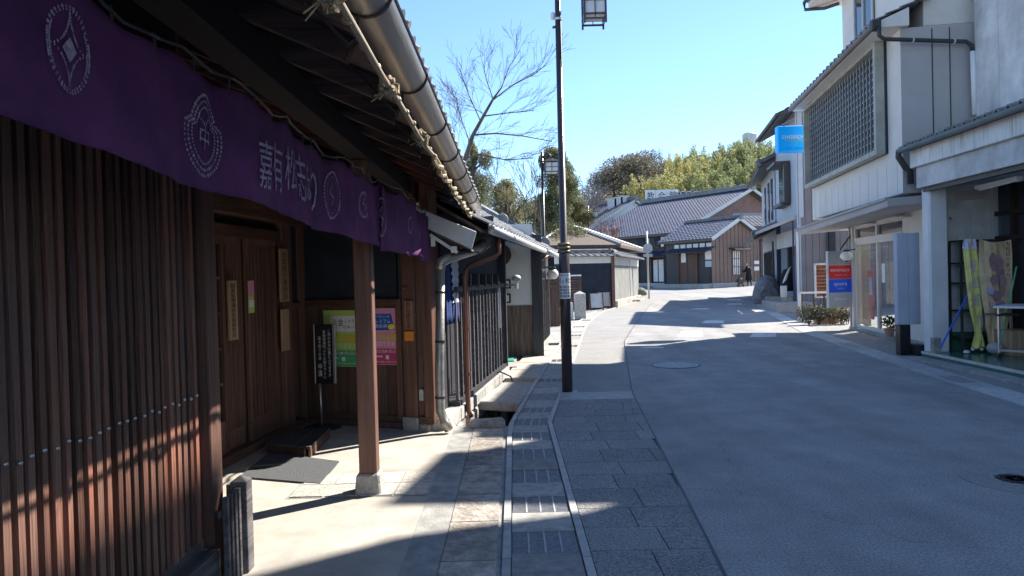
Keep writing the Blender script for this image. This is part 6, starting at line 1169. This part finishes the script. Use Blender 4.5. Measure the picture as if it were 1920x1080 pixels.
# porch steps, stone sculpture, draped figure stand
pr = thing('porch_steps', 'low stone porch and steps before the grey siding house', 'steps', (8.5, 23.4, .15)); 
put(MB().hexa([(8.5, 23.2, .1), (9.8, 23.2, .1), (10.2, 26.4, .1), (9.15, 26.4, .1), (8.5, 23.2, .45), (9.8, 23.2, .45), (10.2, 26.4, .45), (9.15, 26.4, .45)]), 'lower_step', M['stone2'], pr, bevel=.01); put(MB().box(9.2, 10.1, 24.6, 26.2, .452, .58), 'upper_step', M['stone'], pr, bevel=.01)
so_ = thing('stone_trough', 'large arched grey stone on a stone base, beside the blue-white house at the bend', 'stone', (10.2, 29, .2)); mb = MB(); n = 12; rows = [(28.0, .32), (28.2, .48), (28.8, .56), (29.8, .56), (30.5, .48), (30.8, .3)]
for i, (yy, r) in enumerate(rows):
    for k in range(n+1): t_ = math.pi*k/n; mb.v.append((10.0+(yy-28)*.27-r*math.cos(t_)*(1+.05*math.sin(3*t_+i)), yy, .42+r*1.6*math.sin(t_)*(1+.04*math.sin(5*t_+2*i))))
for i in range(len(rows)-1):
    for k in range(n): q = i*(n+1)+k; mb.f.append((q, q+1, q+n+2, q+n+1))
mb.f.append(tuple(range(n+1))); mb.f.append(tuple((len(rows)-1)*(n+1)+k for k in range(n+1))); rk2 = mat('grey_weathered_stone', (.2, .2, .21), (.1, .1, .11), 6, rough=.95, bump=.5, bscale=18)
put(mb, 'stone_body', rk2, so_, smooth=False, bevel=.03); put(MB().hexa([(9.3, 27.8, .1), (10.5, 27.8, .1), (11.3, 31, .1), (10.2, 31, .1), (9.35, 27.85, .44), (10.5, 27.85, .44), (11.25, 31, .44), (10.2, 31, .44)]), 'stone_base', rk2, so_, bevel=.02)
dr_ = thing('draped_stand', 'black cloth draped stand with a white cloth over its top, in the dark doorway', 'draped stand', at(1476, 545, 25.4)); c = at(1476, 540, 25.4); c.z = .58
put(MB().lathe(c, [(.24, 0), (.23, .5), (.2, .75), (.12, .95), (.03, 1.0)], 14), 'black_drape', M['coat'], dr_, smooth=True); mb = MB(); m_ = 10
for i in range(m_+1): t_ = i/m_; mb.v += [tuple(c+Vector((-.26+.22*t_, -.25, .62+.35*t_-.15*(1-t_)**2))), tuple(c+Vector((-.10+.16*t_, -.24, .60+.48*t_)))]
for i in range(m_): mb.f.append((2*i, 2*i+1, 2*i+3, 2*i+2))
o = put(mb, 'white_cloth', M['cloth_w'], dr_, smooth=True); o.modifiers.new('t', 'SOLIDIFY').thickness = .02
c = at(1470, 551, 25); put(MB().box(c.x-.11, c.x+.11, 25.0, 25.05, .58, .98), 'small_sign', M['paper'], bevel=.004, label='small pale sign leaning in the doorway of the grey siding house', cat='sign')
c = at(1484, 551, 25); put(MB().box(c.x-.11, c.x+.11, 25.05, 25.25, .58, .78), 'white_crate', M['bluewhite'], bevel=.008, label='small white crate on the porch beside the draped stand', cat='crate')
# ================================================================ PLANTS
def leaves(mb, c, rad, n, size, rr, shell=.45, flat=1., tri=False):
    for _ in range(n):
        while 1:
            d = Vector((rr.uniform(-1, 1), rr.uniform(-1, 1), rr.uniform(-1, 1)))
            if shell < d.length <= 1: break
        p = Vector((c[0]+d.x*rad[0], c[1]+d.y*rad[1], c[2]+d.z*rad[2])); a = Vector((rr.gauss(0, 1), rr.gauss(0, 1), rr.gauss(0, 1)*flat)).normalized(); b = a.cross(Vector((rr.gauss(0, 1), rr.gauss(0, 1), rr.gauss(0, 1)))).normalized(); s = size*rr.uniform(.6, 1.3); n0 = len(mb.v)
        mb.v += [tuple(p-a*s), tuple(p+b*s*.4), tuple(p+a*s), tuple(p-b*s*.4)]; mb.f.append((n0, n0+1, n0+2, n0+3))
    return mb
def limb(mb, p, d, r, L_, rr, depth, tips, spread=.5, up=.1, seg=4, shrink=.72, kids=3, minr=.004):
    pts, rs = [p.copy()], [r]; q = p.copy(); dd = d.copy()
    for i in range(seg):
        dd = (dd+Vector((rr.uniform(-1, 1), rr.uniform(-1, 1), rr.uniform(-1, 1)+up))*.16).normalized(); q = q+dd*L_/seg; pts.append(q.copy()); rs.append(max(r*(1-.45*(i+1)/seg), minr))
    mb.tube(pts, rs, 5 if depth > 1 else 3, cap=False)
    if depth <= 0: tips.append(q); return
    for k in range(kids):
        j = rr.randint(1, seg) if k else seg; nd = (dd+Vector((rr.uniform(-1, 1), rr.uniform(-1, 1), rr.uniform(-.7, 1)))*spread).normalized()
        limb(mb, pts[j], nd, rs[j]*(.8 if k == 0 else .6), L_*shrink*rr.uniform(.75, 1.15), rr, depth-1, tips, spread, up, seg, shrink, kids, minr)
# bare cherry tree: limbs follow the photograph's outline
ct = thing('bare_cherry_tree', 'bare leafless tree with fine spreading branches, behind the tiled roof of the barred shop', 'tree', (-1.9, 21, 0)); rr = random.Random(11); mb = MB(); tips = []
Yc = 21; mainp = [at(850, 420, Yc), at(872, 300, Yc), at(886, 255, Yc), at(908, 215, Yc), at(925, 185, Yc), at(940, 165, Yc)]; base = Vector((-1.9, Yc, 0)); mb.tube([base, base+Vector((.05, 0, 1.5))]+mainp, [.15, .13, .1, .07, .058, .045, .034, .022], 8)
heads = [([at(873, 297, Yc), at(900, 290, Yc-.3), at(950, 300, Yc-.8), at(1000, 296, Yc-1.2)], .04), ([at(888, 253, Yc), at(930, 250, Yc+.2), at(980, 255, Yc+.6), at(1035, 265, Yc+.8)], .04), ([at(905, 218, Yc), at(950, 212, Yc), at(1000, 207, Yc)], .03), ([at(925, 187, Yc), at(960, 160, Yc), at(1000, 140, Yc-.3), at(1025, 120, Yc-.4)], .028), ([at(940, 165, Yc), at(955, 125, Yc), at(975, 95, Yc)], .022), ([at(925, 187, Yc), at(912, 150, Yc+.3), at(905, 115, Yc+.3)], .024), ([at(900, 225, Yc), at(880, 180, Yc), at(862, 130, Yc-.2)], .024), ([at(880, 265, Yc), at(866, 225, Yc), at(855, 185, Yc)], .022), ([at(908, 215, Yc), at(885, 200, Yc), at(858, 195, Yc)], .016), ([at(860, 350, Yc), at(900, 330, Yc), at(940, 350, Yc-.5)], .03), ([at(870, 310, Yc), at(855, 270, Yc), at(840, 230, Yc)], .03)]
for pts, r in heads:
    mb.tube(pts, [r*.75*(1-.6*i/(len(pts)-1)) for i in range(len(pts))], 6, cap=False)
    for i in range(len(pts)-1):
        for k in range(4):
            p = pts[i].lerp(pts[i+1], rr.random()); d = (pts[i+1]-pts[i]).normalized(); d = (d+Vector((rr.uniform(-.7, .7), rr.uniform(-.7, .7), rr.uniform(-.2, .9)))).normalized(); limb(mb, p, d, .006, .55, rr, 2, tips, .55, .12, 3, .7, 3, .0036)
put(mb, 'branches', M['bark'], ct, smooth=True)
# layered pines
def pine(px, pyt, pyb, Y, wpx, lab, seed, m_, pads=16, gp=None, dens=420, nm='pine_tree'):
    rr = random.Random(seed); b = at(px, pyb, Y); top = at(px, pyt, Y); t = thing(nm, lab, 'tree', (b.x, Y, gz(Y)), gp); hw = wpx/2*Y/F; tr = MB(); tr.tube([Vector((b.x, Y, 0)), Vector((b.x+.1, Y, b.z)), Vector((b.x-.1, Y, (b.z+top.z)/2)), Vector((top.x, Y, top.z-.3))], [.22, .18, .12, .04], 8); lf = MB()
    for i in range(pads):
        f_ = (i+.5)/pads; z = b.z+(top.z-b.z)*f_; w_ = hw*(1-.6*f_**1.6)*rr.uniform(.6, 1.15); a = rr.uniform(0, 6.28) if i < pads-1 else 0; off = w_*.62 if i < pads-1 else 0
        c = Vector((b.x+off*math.cos(a), Y+off*math.sin(a), z)); tr.tube([Vector((b.x, Y, z-.25)), c-Vector((0, 0, .05))], [.05, .02], 5, cap=False)
        for k in range(3): leaves(lf, c+Vector((rr.uniform(-.4, .4)*w_, rr.uniform(-.4, .4)*w_, rr.uniform(-.1, .2))), (w_*.55, w_*.55, .26+.1*w_), dens, .045*Y/30, rr, .15)
    put(tr, 'trunk', M['bark'], t, smooth=True); put(lf, 'crown', m_, t)
pine(1038, 285, 465, 31, 120, 'tall layered garden pine, right behind the near lamp pole', 5, M['pineleaf'], 26, dens=620)
pine(890, 280, 400, 24, 80, 'dark garden pine low behind the bare tree', 6, M['pineleaf'], 12, dens=420)
pine(1078, 345, 470, 36, 85, 'shorter sunlit garden pine, right of the lamp pole', 9, M['olive'], 15, dens=520)
pine(955, 345, 450, 27, 110, 'greyish leafy shrub tree above the tiled roof, left of the second street lamp', 12, M['olive'], 16, dens=420, nm='garden_tree')
rr = random.Random(4); t = thing('bare_shrub_tree', 'thin bare shrub tree tangled above the roof of the barred shop', 'tree', (.6, 25, .2)); mb = MB(); tips = []
for k in range(7): limb(mb, at(930+k*14, 440, 25), Vector((rr.uniform(-.4, .4), 0, 1)).normalized(), .03, 1.3, rr, 3, tips, .6, .1, 3, .75, 3, .006)
put(mb, 'branches', M['bark'], t)
rr = random.Random(8); t = thing('bare_reddish_shrub', 'reddish bare shrub at the lower left edge of the big blue-grey roof', 'shrub', at(1130, 450, 44)); mb = MB(); tips = []
for k in range(9): limb(mb, at(1112+k*6, 462, 44), Vector((rr.uniform(-.6, .6), 0, 1)).normalized(), .03, .7, rr, 3, tips, .7, .1, 3, .7, 3, .012)
put(mb, 'branches', mat('reddish_twigs', (.2, .11, .1), None, 5, bump=0), t)
# shrubs by the planter, plant by the doors
rr = random.Random(2)
for i, (px, py, rx, rz, mm, lab) in enumerate(((1512, 588, .26, .26, 'shrubleaf', 'dark straggly shrub at the left end of the planting strip'), (1535, 586, .25, .24, 'shrubleaf', 'dark leafy shrub above the terracotta planter'), (1562, 586, .2, .2, 'olive', 'olive leafy shrub under the column sign'), (1583, 590, .18, .24, 'shrubleaf', 'dark shrub with pale pink blossoms beside the shop pillar'))):
    c = at(px, py, 18.4+.2*i*0); t = thing('shrub', lab, 'shrub', (c.x, c.y, gz(18)), 'shrubs in the planting strip'); put(leaves(MB(), c, (rx, .22, rz), 520, .035, rr, .1), 'foliage', M[mm], t); mb = MB(); tips = []
    for k in range(5): limb(mb, Vector((c.x+rr.uniform(-.1, .1), c.y, gz(18))), Vector((rr.uniform(-.5, .5), rr.uniform(-.3, .3), 1)).normalized(), .012, .22, rr, 2, tips, .6, .1, 3, .75, 2, .003)
    put(mb, 'stems', M['bark'], t)
    if i == 3: put(leaves(MB(), c+Vector((0, -.05, .12)), (rx*.8, .2, .12), 70, .028, rr, .3), 'blossoms', mat('pink_blossom', (.75, .5, .5), None, 4, bump=0), t)
c = C1.pt(D2+.3, zf, .15); t = thing('potted_plant', 'small green plant in a dark reddish pot on the shop threshold', 'plant', c); put(MB().lathe(c, [(.07, 0), (.1, .15), (.11, .16), (.09, .16), (.001, .14)], 14), 'pot', M['terracotta'], t); put(leaves(MB(), c+Vector((0, 0, .28)), (.13, .13, .14), 160, .04, rr, .1), 'foliage', M['darkleaf'], t)
# hill and its woods
mb = MB(); nx, ny = 40, 14
for j in range(ny+1):
    for i in range(nx+1):
        x = -20+i*3.2; y = 86+j*6; h = 15.5*math.exp(-((x-42)/30)**2)+9*math.exp(-((x-16)/12)**2); mb.v.append((x, y, -1+max(0, h)*min(1, j/4)+R.uniform(-.2, .2)))
for j in range(ny):
    for i in range(nx): q = j*(nx+1)+i; mb.f.append((q, q+1, q+nx+2, q+nx+1))
put(mb, 'hill', M['mosscap'], smooth=True, kind='structure')
def clump_mesh(seed, bamboo):
    rr = random.Random(seed); mb = MB()
    for k in range(15):
        d = Vector((rr.gauss(0, .42), rr.gauss(0, .42), rr.uniform(0, 1)))
        if bamboo:
            r = .30+.12*rr.random(); leaves(mb, (d.x, d.y, .2+d.z*.75), (r, r, r*.75), 620, .036, rr, .2, .5)
            for q in range(3): p = Vector((d.x+rr.uniform(-.3, .3), d.y, .75+.25*d.z)); e = p+Vector((rr.uniform(-.2, .2), 0, rr.uniform(.1, .35))); [leaves(mb, p.lerp(e, s/4), (.07, .07, .07), 24, .03, rr, 0) for s in range(5)]
        else:
            th, ph = rr.uniform(0, 6.28), rr.uniform(0, 1.3); c = (.62*math.cos(th)*math.cos(ph), .62*math.sin(th)*math.cos(ph), .35+.45*math.sin(ph)); leaves(mb, c, (.36, .36, .28), 900, .024, rr, .3)
    return mb
cm_b = [clump_mesh(s, True).mesh('bamboo_crown') for s in (1, 2, 3)]; cm_r = clump_mesh(9, False).mesh('round_crown')
CLP = [(1150, 335, 92, 6.5, 6, 'brownleaf', 0), (1200, 318, 94, 9.5, 7.5, 'brownleaf', 0), (1165, 378, 86, 3.5, 3.2, 'bambooyel', 1), (1200, 372, 86, 4, 3.6, 'bambooyel', 1), (1240, 355, 86, 5.5, 5, 'bambooyel', 1), (1275, 345, 84, 5.5, 5.5, 'bambooyel', 1), (1300, 320, 90, 6, 6.5, 'bambooyel', 1), (1325, 345, 84, 5.5, 6, 'bambooleaf', 1), (1350, 315, 92, 6.5, 7, 'bambooleaf', 1), (1385, 335, 86, 6, 6, 'bambooleaf', 1), (1400, 295, 98, 6.5, 7, 'bambooleaf', 1), (1430, 300, 94, 6.5, 7, 'bambooleaf', 1), (1445, 330, 86, 6, 6.5, 'bambooleaf', 1), (1325, 300, 100, 6, 6.5, 'bambooleaf', 1), (1365, 350, 80, 5, 5, 'bambooleaf', 1), (1415, 345, 82, 5, 6, 'bambooleaf', 1), (1475, 310, 96, 7, 7.5, 'bambooleaf', 1), (1270, 315, 98, 6, 5, 'bambooyel', 1)]
LABS = {0: 'smaller rounded brownish evergreen at the left end of the hill', 1: 'large dome-shaped brownish evergreen, left of the bamboo', 2: 'small yellowish bamboo clump at the far left foot of the wooded hill', 3: 'small yellowish bamboo clump below the large round evergreen', 4: 'yellowish bamboo clump rising directly behind the rooftop sign', 5: 'yellowish bamboo clump behind the left rooftop air-conditioning rack', 6: 'tall yellowish bamboo clump upslope of the rooftop air-conditioning racks', 7: 'green bamboo clump behind the right rooftop air-conditioning rack', 8: 'green bamboo clump on the skyline, left of the water tank', 9: 'green bamboo clump above the apex of the reddish gable', 10: 'tall green bamboo clump directly below the water tank', 11: 'green bamboo clump just left of the blue projecting sign', 12: 'green bamboo clump low behind the eave of the blue-white house', 13: 'green bamboo clump on the skyline behind the right-hand rooftop rack', 14: 'low green bamboo clump behind the middle of the large tiled ridge', 15: 'low green bamboo clump behind the ridge end of the large tiled house', 16: 'green bamboo clump farthest right, mostly hidden by the right-hand houses', 17: 'yellowish bamboo clump on the skyline right of the round evergreen'}
CM = {}
for i, (px, py, Y, wd, ht, mm, bam) in enumerate(CLP):
    py += 14 if not bam else 32; ht *= .86; c = at(px, py, Y); src = cm_b[i % 3] if bam else cm_r; key = (src.name, mm)
    if key not in CM: CM[key] = src.copy(); CM[key].materials.append(M[mm])
    zb = c.z-ht*.55; lab = LABS[i]
    t = thing('bamboo_clump' if bam else 'round_evergreen_tree', lab, 'bamboo' if bam else 'tree', (c.x, Y, zb-4), {'bambooyel': 'yellow-green bamboo clumps on the hill', 'bambooleaf': 'mid-green bamboo clumps on the hill', 'brownleaf': 'rounded evergreens on the hill'}[mm])
    inst(CM[key], 'crown', t, Matrix.Translation((c.x, Y, zb)) @ Matrix.Rotation(i*1.3, 4, 'Z') @ Matrix.Diagonal((wd*.8, wd*.8, ht, 1)))
    put(MB().tube([(c.x, Y, zb-4), (c.x+.2, Y, zb), (c.x, Y, zb+ht*.6)], [.3, .25, .1], 6), 'trunk', M['bark'], t)
for i, (px, py, Y, lab) in enumerate(((1205, 325, 104, 'bare grey tree crown showing above the large round evergreen'), (1245, 325, 106, 'bare grey tree crown between the round evergreen and the bamboo'), (1100, 385, 70, 'bare grey tree at the far left end of the hill, beyond the lamp post'))):
    rr = random.Random(20+i); t = thing('bare_hill_tree', lab, 'tree', at(px, py+60, Y), 'bare trees on the hill'); mb = MB(); tips = []; b_ = at(px, py+45, Y)
    for k in range(6): limb(mb, b_, Vector((rr.uniform(-.8, .8), rr.uniform(-.5, .5), 1)).normalized(), .12, 2.6 if i < 2 else 1.7, rr, 4, tips, .55, .15, 3, .74, 3, .018)
    put(mb, 'branches', mat('pale_twigs', (.2, .17, .16), None, 4, bump=0) if not i else bpy.data.materials['pale_twigs'], t)
c = at(1406, 263, 115); t = thing('water_tank', 'pale cylindrical water tower top just above the bamboo', 'water tank', c-Vector((0, 0, 6))); put(MB().lathe(c, [(1.15, -.5), (1.15, .9), (.9, 1.1), (.01, 1.15)], 20), 'tank', M['galv'], t); put(MB().lathe(c, [(1.35, -.6), (1.35, -.5)], 20), 'gallery', M['whitepaint'], t)
for k in range(4): a = k*1.57+.4; put(MB().beam(c+Vector((1.1*math.cos(a), 1.1*math.sin(a), -.5)), c+Vector((1.1*math.cos(a), 1.1*math.sin(a), -7)), .15, .15), 'leg', M['galv'], t)
# ================================================================ PERSON with a walking trolley
def skin_body(name, verts, edges, m, parent, sub=2):
    me = bpy.data.meshes.new(name); off = WLOC[parent.name]; me.from_pydata([tuple(Vector(v[:3])-off) for v in verts], edges, []); o = bpy.data.objects.new(name, me); COL.objects.link(o); o.parent = parent; me.materials.append(m)
    o.modifiers.new('s', 'SKIN'); sv = me.skin_vertices[0].data
    for i, v in enumerate(verts): sv[i].radius = (v[3], v[4] if len(v) > 4 else v[3]); sv[i].use_root = (i == 0)
    s_ = o.modifiers.new('ss', 'SUBSURF'); s_.levels = s_.render_levels = sub; WLOC[o.name] = off; return o
g0 = gr(1404, 537); pe = thing('person', 'grey-haired person in a long black coat, pushing a small trolley on the sunlit road', 'person', g0); K = .92
def q(x, y, z, r, r2=None): return (g0.x+x*K, g0.y+y*K, g0.z+z*K, r*K, (r2 or r)*K)
vs = [q(.02, 0, .82, .15, .13), q(0, 0, 1.0, .14, .12), q(-.04, 0, 1.2, .16, .13), q(-.07, 0, 1.32, .12, .1), q(-.1, 0, 1.40, .055), q(-.13, 0, 1.50, .09, .1), q(-.14, 0, 1.58, .085, .09),
      q(-.10, -.17, 1.30, .06), q(-.22, -.2, 1.1, .05), q(-.42, -.16, .98, .035), q(-.10, .17, 1.30, .06), q(-.22, .2, 1.1, .05), q(-.42, .12, .98, .035),
      q(-.02, -.1, .75, .09), q(-.08, -.1, .45, .06), q(-.10, -.1, .1, .045), q(-.2, -.1, .04, .035), q(.06, .1, .75, .09), q(.12, .1, .45, .06), q(.24, .1, .12, .045), q(.15, .1, .04, .035)]
skin_body('body', vs, [(0, 1), (1, 2), (2, 3), (3, 4), (4, 5), (5, 6), (3, 7), (7, 8), (8, 9), (3, 10), (10, 11), (11, 12), (0, 13), (13, 14), (14, 15), (15, 16), (0, 17), (17, 18), (18, 19), (19, 20)], M['coat'], pe)
V_q = lambda *a: Vector(q(*a, 0)[:3])
put(MB().lathe(V_q(.02, 0, .45), [(.24*K, 0), (.22*K, .3*K), (.17*K, .55*K), (.19*K, .75*K), (.15*K, .86*K), (.06*K, .95*K)], 16), 'coat', M['coat'], pe, smooth=True)
put(MB().ball(V_q(-.15, 0, 1.545), .098*K, 12, 1.15), 'head', M['skin'], pe, smooth=True); put(MB().ball(V_q(-.115, 0, 1.575), .112*K, 12, 1.05), 'hair', M['hair'], pe, smooth=True); put(MB().ball(V_q(-.24, 0, 1.53), .018*K, 8), 'nose', M['skin'], pe); put(MB().ball(V_q(-.02, 0, 1.36), .09*K, 10, .6), 'scarf', M['cloth_w'], pe, smooth=True)
for sy_ in (-.16, .12):
    put(MB().ball(V_q(-.45, sy_, .97), .038*K, 8, .7), 'palm', M['skin'], pe, smooth=True)
    for k in range(4): put(MB().tube([V_q(-.46, sy_-.03+.02*k, .985), V_q(-.51, sy_-.03+.02*k, .99), V_q(-.525, sy_-.03+.02*k, .96)], .009, 6), 'finger', M['skin'], pe)
    put(MB().tube([V_q(-.44, sy_+.03, .97), V_q(-.48, sy_+.045, .95)], .01, 6), 'thumb', M['skin'], pe)
tr = thing('walking_trolley', 'small dark four-wheeled shopping trolley pushed by the person in black', 'trolley', V_q(-.62, 0, 0)); c = V_q(-.62, 0, 0)
put(MB().box(c.x-.18, c.x+.18, c.y-.16, c.y+.16, c.z+.18, c.z+.5), 'basket', M['board'], tr, bevel=.03); put(MB().ball(c+Vector((.02, 0, .52)), .14, 10, .5), 'bag', M['taupe'], tr, smooth=True)
for sy_ in (-.16, .16):
    put(MB().tube([c+Vector((.15, sy_, .3)), c+Vector((.13, sy_, .89))], .014, 6), 'handle_post', M['dkmetal'], tr)
    for sx in (-.15, .15): put(MB().lathe(c+Vector((sx, sy_-.015, .075)), [(.03, 0), (.075, .0), (.075, .03), (.03, .03)], 12, 'y'), 'wheel', M['dkmetal'], tr); put(MB().beam(c+Vector((sx, sy_, .08)), c+Vector((sx, sy_, .2)), .02, .02), 'fork', M['dkmetal'], tr)
put(MB().tube([c+Vector((.13, -.16, .89)), c+Vector((.13, .16, .89))], .014, 6), 'handle_bar', M['dkmetal'], tr)
